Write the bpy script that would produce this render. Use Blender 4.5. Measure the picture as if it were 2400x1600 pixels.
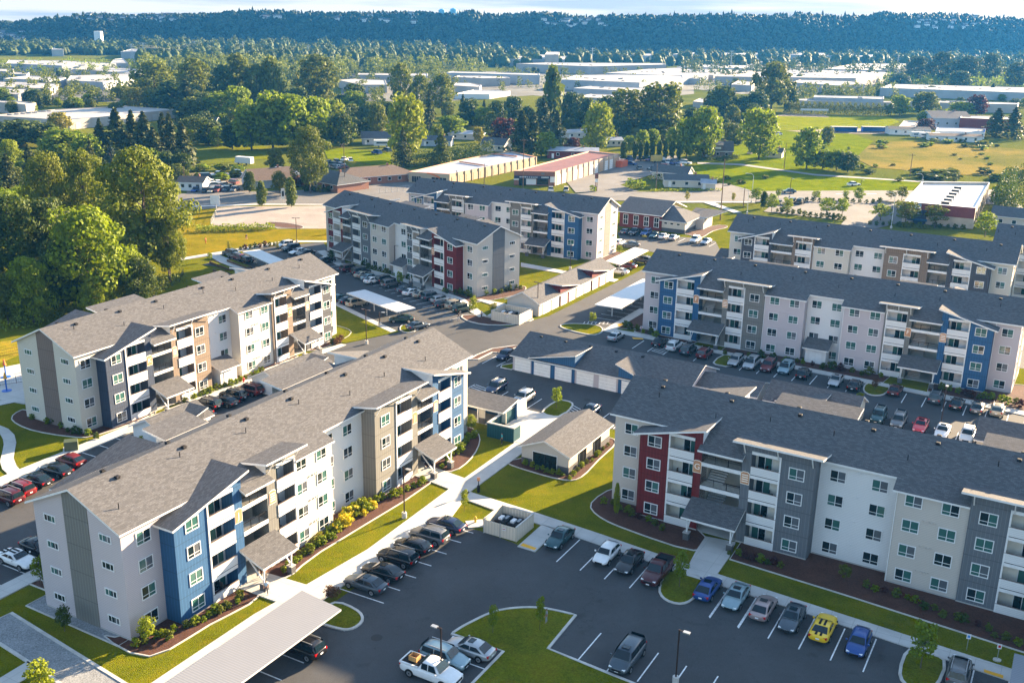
import bpy, bmesh, math, random
import numpy as np
from mathutils import Vector, Matrix

# ------------------------------------------------------------------ scene, camera, world, sun
for o in list(bpy.data.objects): bpy.data.objects.remove(o)
SC = bpy.context.scene
C = SC.collection
rnd = random.Random(7)
R = math.radians
HAZE = .00008
CAM_H, F_PX, PITCH, ROLL = 60.924, 2434.45, 0.30792284, 0.01717118
cam_d = bpy.data.cameras.new("camera"); cam = bpy.data.objects.new("camera", cam_d); C.objects.link(cam)
cam_d.sensor_width = 36; cam_d.lens = 36*F_PX/2400; cam_d.clip_start = 1; cam_d.clip_end = 20000
cam.matrix_world = Matrix.Translation((0, 0, CAM_H)) @ Matrix.Rotation(math.pi/2-PITCH, 4, 'X') @ Matrix.Rotation(ROLL, 4, 'Z')
SC.camera = cam
SUN_AZ, SUN_EL = 42.0, 15.0            # azimuth counter-clockwise from +x, elevation, degrees
sd = Vector((math.cos(R(SUN_AZ))*math.cos(R(SUN_EL)), math.sin(R(SUN_AZ))*math.cos(R(SUN_EL)), math.sin(R(SUN_EL))))
sl = bpy.data.lights.new("sun", 'SUN'); sl.energy = 5.0; sl.angle = R(0.6); sl.color = (1.0, 0.75, 0.47)
so = bpy.data.objects.new("sun", sl); C.objects.link(so); so.rotation_euler = sd.to_track_quat('Z', 'Y').to_euler(); so.location = (0, 0, 300)
W = bpy.data.worlds.new("World"); SC.world = W; W.use_nodes = True
wn, wl = W.node_tree.nodes, W.node_tree.links; wn.clear()
def wnode(t, **k):
    n = wn.new(t)
    for a, b in k.items(): setattr(n, a, b)
    return n
w_out = wnode('ShaderNodeOutputWorld'); w_bg = wnode('ShaderNodeBackground'); w_bg.inputs[1].default_value = 0.07
w_sky = wnode('ShaderNodeTexSky', sky_type='NISHITA', sun_disc=False, sun_elevation=R(SUN_EL), sun_rotation=R(90-SUN_AZ), air_density=1.2, dust_density=0.6, ozone_density=2.0)
w_tc = wnode('ShaderNodeTexCoord'); w_sep = wnode('ShaderNodeSeparateXYZ'); w_abs = wnode('ShaderNodeMath', operation='ABSOLUTE'); w_com = wnode('ShaderNodeCombineXYZ')
wl.new(w_tc.outputs['Generated'], w_sep.inputs[0]); wl.new(w_sep.outputs[2], w_abs.inputs[0])
w_add = wnode('ShaderNodeMath', operation='ADD'); w_add.inputs[1].default_value = 0.02; wl.new(w_abs.outputs[0], w_add.inputs[0])
wl.new(w_sep.outputs[0], w_com.inputs[0]); wl.new(w_sep.outputs[1], w_com.inputs[1]); wl.new(w_add.outputs[0], w_com.inputs[2]); wl.new(w_com.outputs[0], w_sky.inputs[0])
w_map = wnode('ShaderNodeMapping'); w_map.inputs['Scale'].default_value = (3.0, 3.0, 60.0); wl.new(w_tc.outputs['Generated'], w_map.inputs[0])
w_noi = wnode('ShaderNodeTexNoise'); w_noi.inputs['Scale'].default_value = 1.3; w_noi.inputs['Detail'].default_value = 6; wl.new(w_map.outputs[0], w_noi.inputs['Vector'])
w_rmp = wnode('ShaderNodeValToRGB'); e = w_rmp.color_ramp.elements; e[0].position = .40; e[0].color = (0, 0, 0, 1); e[1].position = .56; e[1].color = (1, 1, 1, 1); wl.new(w_noi.outputs[0], w_rmp.inputs[0])
w_cmix = wnode('ShaderNodeMixRGB'); w_cmix.inputs[1].default_value = (1.0, 1.2, 1.5, 1); w_cmix.inputs[2].default_value = (2.1, 2.0, 1.85, 1); wl.new(w_rmp.outputs[0], w_cmix.inputs[0])
w_lo = wnode('ShaderNodeMapRange'); w_lo.inputs[1].default_value = .25; w_lo.inputs[2].default_value = .03; w_lo.inputs[3].default_value = .15; w_lo.inputs[4].default_value = .95; wl.new(w_abs.outputs[0], w_lo.inputs[0])
w_mix = wnode('ShaderNodeMixRGB'); wl.new(w_lo.outputs[0], w_mix.inputs[0]); wl.new(w_sky.outputs[0], w_mix.inputs[1]); wl.new(w_cmix.outputs[0], w_mix.inputs[2])
wl.new(w_mix.outputs[0], w_bg.inputs[0]); wl.new(w_bg.outputs[0], w_out.inputs[0])
vs = SC.view_settings; vs.view_transform = 'Standard'; vs.look = 'None'; vs.gamma = 1; vs.use_curve_mapping = False; vs.exposure = 2.8
SC.render.engine = 'CYCLES'
SC.cycles.max_bounces = 6; SC.cycles.diffuse_bounces = 2; SC.cycles.glossy_bounces = 2; SC.cycles.transmission_bounces = 2; SC.cycles.volume_bounces = 0; SC.cycles.transparent_max_bounces = 6
SC.cycles.use_denoising = True; SC.cycles.caustics_reflective = False; SC.cycles.caustics_refractive = False

# ------------------------------------------------------------------ survey: where a point of the ground (or of a plane z) lies
_cp, _sp, _cr, _sr = math.cos(PITCH), math.sin(PITCH), math.cos(ROLL), math.sin(ROLL)
def ray(x, y):
    a, b = x-1200, y-800
    u, v = _cr*a+_sr*b, -_sr*a+_cr*b
    return (u, F_PX*_cp-v*_sp, -F_PX*_sp-v*_cp)
def at(x, y, z=0.0):
    r = ray(x, y); t = (CAM_H-z)/-r[2]
    return (r[0]*t, r[1]*t)
def height(x, y, ytop):
    b = at(x, y); r = ray(x, ytop); k = (b[0]*r[0]+b[1]*r[1])/(r[0]**2+r[1]**2)
    return CAM_H+r[2]*k
def pxm(x, y):                     # survey pixels per metre at a ground point
    b = at(x, y); return F_PX/math.hypot(b[0], math.hypot(b[1], CAM_H))
def T(ox, oy, s): return lambda x, y: (ox+x/s, oy+y/s)
A1, A2, A3 = T(0, 0, 2.904), T(800, 0, 2.904), T(1600, 0, 2.904)
T1, T2, T3, T4, T5, K4 = T(700, 400, 2.904), T(1400, 450, 2.352), T(0, 1000, 2.614), T(700, 900, 2.24), T(1400, 900, 2.24), T(0, 500, 2.8)
Z7, Z8 = T(1100, 700, 5.8075), T(1100, 880, 5.8075)
B1, B2, L1, L2, L3 = T(400, 380, 3.92), T(1400, 380, 3.92), T(0, 1130, 3.336), T(2000, 1300, 5.2275), T(0, 900, 5.6)

# ------------------------------------------------------------------ materials
MATS = {}
def mat(name, col, rough=.8, metal=0., kind=None, spec=.3, **k):
    if name in MATS: return MATS[name]
    m = bpy.data.materials.new(name); m.use_nodes = True; MATS[name] = m
    nt = m.node_tree; N, L = nt.nodes, nt.links; b = N['Principled BSDF']
    b.inputs['Base Color'].default_value = (*col, 1); b.inputs['Roughness'].default_value = rough; b.inputs['Metallic'].default_value = metal
    b.inputs['Specular IOR Level'].default_value = spec
    def new(t, **kk):
        n = N.new(t)
        for a, c in kk.items(): setattr(n, a, c)
        return n
    tc = new('ShaderNodeTexCoord')
    def noise(scale, detail=4, coord='Object', rgh=.55):
        n = new('ShaderNodeTexNoise'); n.inputs['Scale'].default_value = scale; n.inputs['Detail'].default_value = detail; n.inputs['Roughness'].default_value = rgh
        L.new(tc.outputs[coord], n.inputs['Vector']); return n.outputs['Fac']
    def ramp(src, *st):
        r = new('ShaderNodeValToRGB'); el = r.color_ramp.elements
        while len(el) < len(st): el.new(.5)
        for q, (p, c) in zip(el, st): q.position = p; q.color = (*c, 1)
        L.new(src, r.inputs[0]); return r.outputs[0]
    def mix(f, a, b2, mode='MIX'):
        n = new('ShaderNodeMixRGB', blend_type=mode)
        for i, v in enumerate((f, a, b2)):
            if hasattr(v, 'node'): L.new(v, n.inputs[i])
            else: n.inputs[i].default_value = v if i == 0 else (*v, 1)
        return n.outputs[0]
    def mth(op, a, b2=0.):
        n = new('ShaderNodeMath', operation=op)
        for i, v in enumerate((a, b2)):
            if hasattr(v, 'node'): L.new(v, n.inputs[i])
            else: n.inputs[i].default_value = v
        return n.outputs[0]
    def bump(hh, st, dist):
        n = new('ShaderNodeBump'); n.inputs['Strength'].default_value = st; n.inputs['Distance'].default_value = dist; L.new(hh, n.inputs['Height']); L.new(n.outputs[0], b.inputs['Normal'])
    def setc(o): L.new(o, b.inputs['Base Color'])
    def sc(c, f): return tuple(min(1, x*f) for x in c)
    if kind == 'siding':
        sp = new('ShaderNodeSeparateXYZ'); L.new(tc.outputs['Object'], sp.inputs[0])
        fr = mth('FRACT', mth('DIVIDE', sp.outputs[2], .2))
        line = mth('LESS_THAN', fr, .14)
        c = mix(noise(.35), sc(col, .93), sc(col, 1.05)); c = mix(line, c, sc(col, .72)); setc(c); bump(fr, .5, .02)
    elif kind == 'batten':
        sp = new('ShaderNodeSeparateXYZ'); L.new(tc.outputs['Object'], sp.inputs[0])
        fr = mth('FRACT', mth('DIVIDE', mth('ADD', sp.outputs[0], sp.outputs[1]), .42))
        bt = mth('LESS_THAN', fr, .14)
        flr = mth('LESS_THAN', mth('FRACT', mth('DIVIDE', mth('ADD', sp.outputs[2], .25), 3.05)), .02)
        c = mix(noise(.5), sc(col, .9), sc(col, 1.08)); c = mix(bt, c, sc(col, 1.4)); c = mix(flr, c, sc(col, .55)); setc(c); bump(bt, 1., .045)  # battens coloured paler than the boards, as if catching light
    elif kind == 'shingle':
        br = new('ShaderNodeTexBrick'); br.inputs['Scale'].default_value = 1.; br.inputs['Brick Width'].default_value = .42; br.inputs['Row Height'].default_value = .17; br.inputs['Mortar Size'].default_value = .012
        br.inputs['Color1'].default_value = (*sc(col, .68), 1); br.inputs['Color2'].default_value = (*sc(col, 1.42), 1); br.inputs['Mortar'].default_value = (*sc(col, .45), 1); br.inputs['Bias'].default_value = -.15
        L.new(tc.outputs['Object'], br.inputs['Vector'])
        c = mix(.35, br.outputs[0], ramp(noise(11., 2), (.35, sc(col, .7)), (.7, sc(col, 1.35)))); c = mix(ramp(noise(.12, 3), (.3, (0, 0, 0)), (.75, (.2, .2, .2))), c, sc(col, .75)); setc(c)
        bump(br.outputs[1], .35, .02)
    elif kind == 'asphalt':
        sp_ = ramp(noise(1.4, 3), (.66, (0, 0, 0)), (.72, (1, 1, 1)))
        c = ramp(noise(.09, 8, rgh=.7), (.33, sc(col, .68)), (.5, col), (.66, sc(col, 1.45))); c = mix(.5, c, ramp(noise(14., 2), (.3, sc(col, .6)), (.7, sc(col, 1.5))))
        st = ramp(noise(.33, 3), (.62, (0, 0, 0)), (.72, (1, 1, 1))); c = mix(mth('MULTIPLY', st, .5), c, sc(col, .5)); vo = new('ShaderNodeTexVoronoi', feature='DISTANCE_TO_EDGE'); vo.inputs['Scale'].default_value = .07; nv = new('ShaderNodeTexNoise'); nv.inputs['Scale'].default_value = .5; nv.inputs['Detail'].default_value = 5; L.new(tc.outputs['Object'], nv.inputs['Vector']); va = new('ShaderNodeVectorMath', operation='MULTIPLY_ADD'); L.new(nv.outputs['Color'], va.inputs[0]); va.inputs[1].default_value = (9, 9, 0); L.new(tc.outputs['Object'], va.inputs[2]); L.new(va.outputs[0], vo.inputs['Vector']); c = mix(mth('MULTIPLY', mth('LESS_THAN', vo.outputs['Distance'], .004), .35), c, sc(col, .45)); c = mix(mth('MULTIPLY', sp_, .45), c, sc(col, .4)); setc(c); bump(noise(30., 2), .15, .01)
    elif kind == 'concrete':
        c = ramp(noise(.3, 4), (.3, sc(col, .85)), (.7, sc(col, 1.1)))
        br = new('ShaderNodeTexBrick'); br.offset = 0; br.inputs['Scale'].default_value = 1.; br.inputs['Brick Width'].default_value = 2.4; br.inputs['Row Height'].default_value = 2.4; br.inputs['Mortar Size'].default_value = .03
        mp = new('ShaderNodeMapping'); mp.inputs['Rotation'].default_value = (0, 0, R(29)); L.new(tc.outputs['Object'], mp.inputs[0]); L.new(mp.outputs[0], br.inputs['Vector'])
        c = mix(mth('MULTIPLY', br.outputs[1], .45), c, sc(col, .45)); setc(c)
    elif kind == 'lawn':
        c = ramp(noise(.16, 9, rgh=.72), (.36, sc(col, .55)), (.5, col), (.62, (col[0]*1.7, col[1]*1.3, col[2]*1.5)))
        c = mix(ramp(noise(.55, 5), (.52, (0, 0, 0)), (.68, (.8, .8, .8))), c, (col[0]*1.7, col[1]*1.15, col[2]*1.5)); c = mix(.5, c, ramp(noise(6., 3), (.33, sc(col, .35)), (.67, sc(col, 1.65)))); setc(c); bump(noise(9., 3), .9, .15)
    elif kind == 'field':
        c = ramp(noise(.012, 8, rgh=.7), (.36, (.045, .075, .015)), (.48, (.11, .13, .025)), (.55, col), (.68, sc(col, 1.3)))
        c = mix(.4, c, ramp(noise(1.2, 4), (.3, sc(col, .4)), (.7, sc(col, 1.4)))); setc(c); bump(noise(2.5, 4), .8, .3)
    elif kind == 'mulch':
        c = ramp(noise(8., 4), (.3, sc(col, .4)), (.7, sc(col, 1.5))); c = mix(.3, c, ramp(noise(.5, 3), (.4, sc(col, .6)), (.7, sc(col, 1.3)))); setc(c); bump(noise(14., 3), .8, .05)
    elif kind == 'noise':
        c = ramp(noise(k.get('s', 1.), 4), (.3, sc(col, k.get('lo', .8))), (.7, sc(col, k.get('hi', 1.15)))); setc(c)
    elif kind == 'corr':
        sp = new('ShaderNodeSeparateXYZ'); L.new(tc.outputs['Object'], sp.inputs[0])
        s = mth('SINE', mth('MULTIPLY', sp.outputs[0], 2*math.pi/.3)); c = mix(ramp(s, (.2, (0, 0, 0)), (.9, (1, 1, 1))), sc(col, .86), col); c = mix(ramp(noise(.4, 3), (.4, (0, 0, 0)), (.8, (.3, .3, .3))), c, sc(col, .8)); setc(c); bump(s, .12, .02)
    elif kind == 'brickwall':
        br = new('ShaderNodeTexBrick'); br.inputs['Scale'].default_value = 3.; br.inputs['Color1'].default_value = (*col, 1); br.inputs['Color2'].default_value = (*sc(col, .7), 1); br.inputs['Mortar'].default_value = (*sc(col, 1.6), 1)
        mp = new('ShaderNodeMapping'); mp.inputs['Rotation'].default_value = (R(90), 0, 0); L.new(tc.outputs['Object'], mp.inputs[0]); L.new(mp.outputs[0], br.inputs['Vector']); setc(br.outputs[0])
    elif kind == 'leaf':
        oi = new('ShaderNodeObjectInfo'); ge = new('ShaderNodeNewGeometry')
        c = mix(ge.outputs['Random Per Island'], sc(col, .6), (min(1, col[0]*1.5), min(1, col[1]*1.35), col[2]*1.1))
        c = mix(mth('MULTIPLY', oi.outputs['Random'], .45), c, (col[0]*.8, col[1]*.92, col[2]*.8))
        setc(c)
        tr = new('ShaderNodeBsdfTranslucent'); L.new(mix(.5, c, (col[0]*1.6, col[1]*1.5, col[2]*.5)), tr.inputs[0]); ms = new('ShaderNodeMixShader'); ms.inputs[0].default_value = k.get('tr', .35)
        out = N['Material Output']; L.new(b.outputs[0], ms.inputs[1]); L.new(tr.outputs[0], ms.inputs[2]); L.new(ms.outputs[0], out.inputs[0])
    elif kind == 'paint':
        b.inputs['Coat Weight'].default_value = .35; b.inputs['Coat Roughness'].default_value = .06
        setc(ramp(noise(2., 2), (.3, sc(col, .94)), (.7, sc(col, 1.04))))
    elif kind == 'emit':
        b.inputs['Emission Color'].default_value = (*col, 1); b.inputs['Emission Strength'].default_value = k.get('e', 1.)
    elif kind is None:
        c = ramp(noise(1.7, 3), (.3, sc(col, .93)), (.7, sc(col, 1.05))); setc(c)
    return m
def wall(name, col, kind='siding'): return mat(name, col, .75, kind=kind)
M_lilac = wall('lilac siding', (.50, .45, .47)); M_white = wall('white siding', (.68, .68, .68)); M_beige = wall('beige siding', (.53, .48, .43)); M_cream = wall('cream siding', (.56, .525, .46))
M_red = wall('red board siding', (.125, .013, .014), 'batten'); M_blue = wall('blue board siding', (.026, .09, .20), 'batten'); M_sage = wall('sage board siding', (.162, .16, .148), 'batten')
M_grey = wall('grey board siding', (.125, .135, .15), 'batten'); M_brown = wall('brown board siding', (.19, .145, .11), 'batten'); M_char = wall('charcoal board siding', (.06, .065, .08), 'batten'); M_navy = wall('navy board siding', (.035, .05, .085), 'batten')
M_taupe = wall('taupe board siding', (.17, .13, .115), 'batten')
M_trim = mat('white trim', (.70, .70, .70), .6); M_shingle = mat('roof shingle', (.112, .112, .118), .9, kind='shingle', spec=.15)
M_shingle_dark = mat('dark roof shingle', (.10, .105, .11), .9, kind='shingle', spec=.15)
M_dark = mat('black metal', (.015, .015, .017), .75, spec=.15); M_conc = mat('concrete', (.48, .47, .45), .85, kind='concrete'); M_found = mat('foundation concrete', (.4, .38, .36), .9)
M_interior = mat('stair interior paint', (.72, .67, .58), .8); M_orange = mat('orange sign panel', (.50, .24, .12), .5); M_letter = mat('sign lettering', (.85, .80, .70), .5)
M_asph = mat('asphalt', (.056, .057, .060), .85, kind='asphalt'); M_road = mat('old road asphalt', (.13, .125, .12), .9, kind='asphalt'); M_line = mat('road paint white', (.75, .75, .75), .6, kind='noise', s=3., lo=.7)
M_yel = mat('road paint yellow', (.75, .38, .03), .7); M_kerb = mat('kerb concrete', (.50, .48, .45), .85, kind='noise', s=.8)
M_lawn = mat('lawn grass', (.115, .128, .008), .95, kind='lawn', spec=.0); M_field = mat('dry field grass', (.13, .135, .018), .95, kind='field', spec=.0)
M_bright = mat('sunny grass', (.125, .165, .001), .95, kind='lawn', spec=.0); M_mulch = mat('bark mulch', (.085, .035, .022), .95, kind='mulch'); M_gravel = mat('grey gravel', (.26, .27, .28), .95, kind='mulch'); M_dirt = mat('bare dirt', (.22, .17, .12), .95, kind='mulch')
M_glassT = mat('window glass green blind', (.04, .12, .105), .12, spec=.8); M_glassD = mat('window glass dark', (.010, .02, .024), .08, spec=.6); M_glassG = mat('window glass grey blind', (.10, .11, .125), .15, spec=.8)
M_corr = mat('corrugated white metal', (.25, .26, .285), .6, kind='corr', spec=.1); M_carpw = mat('carport white metal', (.56, .56, .57), .45)
M_door = mat('garage door white', (.80, .79, .77), .6); M_slate = mat('slate base tile', (.09, .09, .095), .8, kind='brickwall')
M_flatroof = mat('pale flat roof', (.34, .33, .32), .85, kind='noise', s=.06, lo=.85); M_tilt = mat('warehouse wall', (.36, .33, .30), .85, kind='noise', s=.1, lo=.9); M_tilt2 = mat('warehouse grey wall', (.32, .34, .36), .85, kind='noise', s=.1, lo=.9)
M_redroof = mat('red metal roof', (.19, .075, .065), .6, kind='noise', s=.3); M_blueroof = mat('bluish flat roof', (.28, .31, .38), .7, kind='noise', s=.3); M_brickw = mat('brown brick', (.25, .12, .08), .9, kind='brickwall'); M_redbrick = mat('red brick', (.15, .03, .022), .9, kind='brickwall')
M_steel = mat('galvanised steel', (.42, .43, .44), .4, metal=.6); M_wood = mat('weathered wood pole', (.14, .09, .06), .9); M_bark = mat('tree bark', (.13, .10, .075), .95, kind='noise', s=3., lo=.6)
M_tyre = mat('tyre rubber', (.012, .012, .012), .8); M_rim = mat('wheel rim', (.45, .45, .46), .3, metal=.8); M_cglass = mat('car glass', (.008, .018, .025), .08, spec=.5); M_tail = mat('tail lamp red', (.45, .01, .01), .2); M_head = mat('head lamp', (.75, .78, .8), .1); M_plate = mat('number plate', (.75, .77, .8), .5)
M_skin = mat('skin', (.35, .19, .13), .6); M_teal = mat('dark teal panel', (.01, .06, .075), .6, kind='batten'); M_tan = mat('tan vinyl fence', (.60, .52, .42), .7, kind='batten')
def leaf(name, col, tr=.28): return mat(name, col, .7, kind='leaf', spec=.2, tr=tr)
LF = dict(cotton=leaf('cottonwood leaves', (.125, .155, .012), .3), bright=leaf('bright maple leaves', (.15, .21, .008), .35), dark=leaf('dark green leaves', (.056, .086, .013), .25), fir=leaf('fir needles', (.062, .078, .02), .2),
          spruce=leaf('blue spruce needles', (.04, .07, .06), .15), oak=leaf('oak leaves', (.105, .13, .014)), poplar=leaf('poplar leaves', (.10, .135, .02)), yellow=leaf('yellow blossom leaves', (.50, .42, .02)), purple=leaf('purple leaves', (.07, .022, .022)), gold=leaf('golden leaves', (.21, .205, .025)),
          rust=leaf('rusty leaves', (.12, .06, .03)), lime=leaf('lime leaves', (.19, .235, .01)), haze=leaf('far tree leaves', (.06, .085, .022), .2), hill=leaf('hill forest leaves', (.017, .034, .016), .0))

# ------------------------------------------------------------------ mesh helpers
class MB:
    def __init__(s): s.v = []; s.f = []; s.m = []; s.mats = []
    def mi(s, m):
        if m not in s.mats: s.mats.append(m)
        return s.mats.index(m)
    def face(s, pts, m):
        n = len(s.v); s.v += [tuple(p) for p in pts]; s.f.append(tuple(range(n, n+len(pts)))); s.m.append(s.mi(m)); return s
    def box(s, x0, x1, y0, y1, z0, z1, m):
        n = len(s.v); s.v += [(x, y, z) for z in (z0, z1) for y in (y0, y1) for x in (x0, x1)]
        for q in ((0, 2, 3, 1), (4, 5, 7, 6), (0, 1, 5, 4), (2, 6, 7, 3), (0, 4, 6, 2), (1, 3, 7, 5)): s.f.append(tuple(n+i for i in q)); s.m.append(s.mi(m))
        return s
    def hexa(s, a, b, m):        # a: 4 bottom pts ccw, b: 4 top pts
        n = len(s.v); s.v += [tuple(p) for p in a]+[tuple(p) for p in b]
        for q in ((3, 2, 1, 0), (4, 5, 6, 7), (0, 1, 5, 4), (1, 2, 6, 5), (2, 3, 7, 6), (3, 0, 4, 7)): s.f.append(tuple(n+i for i in q)); s.m.append(s.mi(m))
        return s
    def prism(s, poly, z0, z1, m, side=None):
        n = len(s.v); k = len(poly); s.v += [(p[0], p[1], z0) for p in poly]+[(p[0], p[1], z1) for p in poly]
        s.f.append(tuple(n+k+i for i in range(k))); s.m.append(s.mi(m))
        for i in range(k): j = (i+1) % k; s.f.append((n+i, n+j, n+k+j, n+k+i)); s.m.append(s.mi(side or m))
        return s
    def tube(s, p, q, r, m, n=6, r2=None, cap=True):
        p, q = Vector(p), Vector(q); d = (q-p).normalized(); a = d.orthogonal().normalized(); b = d.cross(a); r2 = r if r2 is None else r2
        k = len(s.v)
        for c, rr in ((p, r), (q, r2)):
            for i in range(n): t = 2*math.pi*i/n; s.v.append(tuple(c+a*math.cos(t)*rr+b*math.sin(t)*rr))
        for i in range(n): j = (i+1) % n; s.f.append((k+i, k+j, k+n+j, k+n+i)); s.m.append(s.mi(m))
        if cap: s.f.append(tuple(k+n+i for i in range(n))); s.m.append(s.mi(m)); s.f.append(tuple(k+n-1-i for i in range(n))); s.m.append(s.mi(m))
        return s
    def mesh(s, name, smooth=False):
        me = bpy.data.meshes.new(name); me.from_pydata(s.v, [], s.f)
        for m in s.mats: me.materials.append(m)
        me.polygons.foreach_set('material_index', s.m)
        if smooth: me.polygons.foreach_set('use_smooth', [True]*len(s.f))
        me.update(); return me
    def build(s, name, parent=None, smooth=False, **k):
        return obj(name, s.mesh(name, smooth), parent, **k)
def obj(name, me, parent=None, loc=None, rz=0., scale=None, label=None, cat=None, group=None, kind=None):
    o = bpy.data.objects.new(name, me); C.objects.link(o)
    if parent is not None: o.parent = parent
    if loc is not None: o.location = loc
    if rz: o.rotation_euler = (0, 0, rz)
    if scale is not None: o.scale = scale
    if label: o['label'] = label
    if cat: o['category'] = cat
    if group: o['group'] = group
    if kind: o['kind'] = kind
    return o
def empty(name, loc, rz=0., label=None, cat=None, group=None):
    return obj(name, None, None, loc, rz, None, label, cat, group)
KIDS = {}
def copy_tree(o, parent=None):
    c = o.copy(); C.objects.link(c); c.parent = parent
    for ch in [x for x in o.children]: copy_tree(ch, c)
    return c
def smooth_pts(pts, n=5, closed=True):
    out = []; k = len(pts)
    for i in range(k if closed else k-1):
        g = (lambda j: pts[j % k]) if closed else (lambda j: pts[max(0, min(k-1, j))])
        p0, p1, p2, p3 = g(i-1), g(i), g(i+1), g(i+2)
        for t in range(n):
            t /= n
            out.append(tuple(.5*((2*p1[a])+(-p0[a]+p2[a])*t+(2*p0[a]-5*p1[a]+4*p2[a]-p3[a])*t*t+(-p0[a]+3*p1[a]-3*p2[a]+p3[a])*t**3) for a in (0, 1)))
    if not closed: out.append(pts[-1])
    return out
def sheet(name, pts, z, m, kind='structure', smooth=0, thick=0):
    if smooth: pts = smooth_pts(pts, smooth)
    bm = bmesh.new(); vs_ = [bm.verts.new((p[0], p[1], z)) for p in pts]; f = bm.faces.new(vs_); f.normal_update()
    if f.normal.z < 0: f.normal_flip()
    if thick:
        r = bmesh.ops.extrude_face_region(bm, geom=[f]); 
        for v in [e for e in r['geom'] if isinstance(e, bmesh.types.BMVert)]: v.co.z -= 0
        for v in vs_: v.co.z = z-thick
    bmesh.ops.triangulate(bm, faces=[f for f in bm.faces if len(f.verts) > 4])
    me = bpy.data.meshes.new(name); bm.to_mesh(me); bm.free(); me.materials.append(m)
    return obj(name, me, kind=kind)
def PX(l, z=0): return [at(x, y, z) for x, y in l]
def ribbon(name, pts, w, z0, z1, m, closed=False, kind='structure'):
    mb = MB(); n = len(pts); L_, R_ = [], []
    for i in range(n):
        a = pts[(i-1) % n] if (closed or i > 0) else pts[i]; b = pts[(i+1) % n] if (closed or i < n-1) else pts[i]
        dx, dy = b[0]-a[0], b[1]-a[1]; l = math.hypot(dx, dy) or 1; nx, ny = -dy/l*w/2, dx/l*w/2
        L_.append((pts[i][0]+nx, pts[i][1]+ny)); R_.append((pts[i][0]-nx, pts[i][1]-ny))
    for i in range(n if closed else n-1):
        j = (i+1) % n
        mb.face([(*R_[i], z1), (*R_[j], z1), (*L_[j], z1), (*L_[i], z1)], m); mb.face([(*R_[i], z0), (*R_[j], z0), (*R_[j], z1), (*R_[i], z1)], m); mb.face([(*L_[j], z0), (*L_[i], z0), (*L_[i], z1), (*L_[j], z1)], m)
    return mb.build(name, kind=kind)

# ------------------------------------------------------------------ apartment buildings
FL, WD, ZE, SL = 3.05, 12.8, 12.5, .45
YB, YM = -2.1, -1.9
zr = lambda y: ZE+SL*(y if y < WD/2 else WD-y)
def slab(mb, p, th, mt, ms):
    n = len(mb.v); k = len(p); mb.v += [tuple(q) for q in p]+[(q[0], q[1], q[2]-th) for q in p]
    mb.f.append(tuple(n+i for i in range(k))); mb.m.append(mb.mi(mt)); mb.f.append(tuple(n+2*k-1-i for i in range(k))); mb.m.append(mb.mi(ms))
    for i in range(k): j = (i+1) % k; mb.f.append((n+j, n+i, n+k+i, n+k+j)); mb.m.append(mb.mi(ms))
def win_frame(w, h, cross=.3, thirds=False, nm='window'):
    mb = MB(); t = .1
    for x0, x1, z0, z1 in ((-w/2, w/2, 0, t), (-w/2, w/2, h-t, h), (-w/2, -w/2+t, t, h-t), (w/2-t, w/2, t, h-t)): mb.box(x0, x1, -.075, 0, z0, z1, M_trim)
    if thirds:
        for x in (-w/6-.05, w/6+.05): mb.box(x-.03, x+.03, -.06, 0, t, h-t, M_trim)
    else:
        mb.box(-.035, .035, -.06, 0, t, h-t, M_trim); mb.box(-w/2+t, w/2-t, -.055, 0, h*cross-.03, h*cross+.03, M_trim)
    return mb.mesh(nm)
def win_pane(w, h, a, b): 
    mb = MB()
    for x0, x1, m in ((-w/2+.08, 0, a), (0, w/2-.08, b)): mb.face([(x0, -.03, .08), (x1, -.03, .08), (x1, -.03, h-.08), (x0, -.03, h-.08)], m)
    return mb.mesh('pane')
WF, WFS = win_frame(1.85, 1.5), win_frame(1.75, .85, thirds=True)
combos = [(M_glassT, M_glassT), (M_glassD, M_glassT), (M_glassD, M_glassD), (M_glassT, M_glassG), (M_glassD, M_glassG), (M_glassT, M_glassD)]
WP = [win_pane(1.85, 1.5, a, b) for a, b in combos]; WPS = [win_pane(1.75, .85, a, b) for a, b in combos]
def add_window(root, x, y, z, small=False, rz=0.):
    o = obj('window', WFS if small else WF, root, (x, y, z), rz); obj('pane', (WPS if small else WP)[rnd.randrange(6)], o)
def vent_mesh():
    mb = MB(); mb.box(-.22, .22, -.2, .2, -.12, .12, M_dark); mb.hexa([(-.28, -.26, .1), (.28, -.26, .1), (.28, .26, .1), (-.28, .26, .1)], [(-.2, -.18, .2), (.2, -.18, .2), (.2, .18, .2), (-.2, .18, .2)], M_dark); return mb.mesh('roof_vent')
VM = vent_mesh(); PM = MB().tube((0, 0, -.1), (0, 0, .62), .055, M_dark, 6).mesh('vent_pipe')
def glyph(ch, size, m, name='letter'):
    cu = bpy.data.curves.new(name, 'FONT'); cu.body = ch; cu.size = size; cu.align_x = 'CENTER'; cu.align_y = 'CENTER'; cu.extrude = .01; cu.materials.append(m)
    o = bpy.data.objects.new(name, cu); C.objects.link(o); dg = bpy.context.evaluated_depsgraph_get(); me = bpy.data.meshes.new_from_object(o.evaluated_get(dg)); me.name = name
    bpy.data.objects.remove(o); bpy.data.curves.remove(cu); me.transform(Matrix.Rotation(R(90), 4, 'X')); return me
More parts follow.
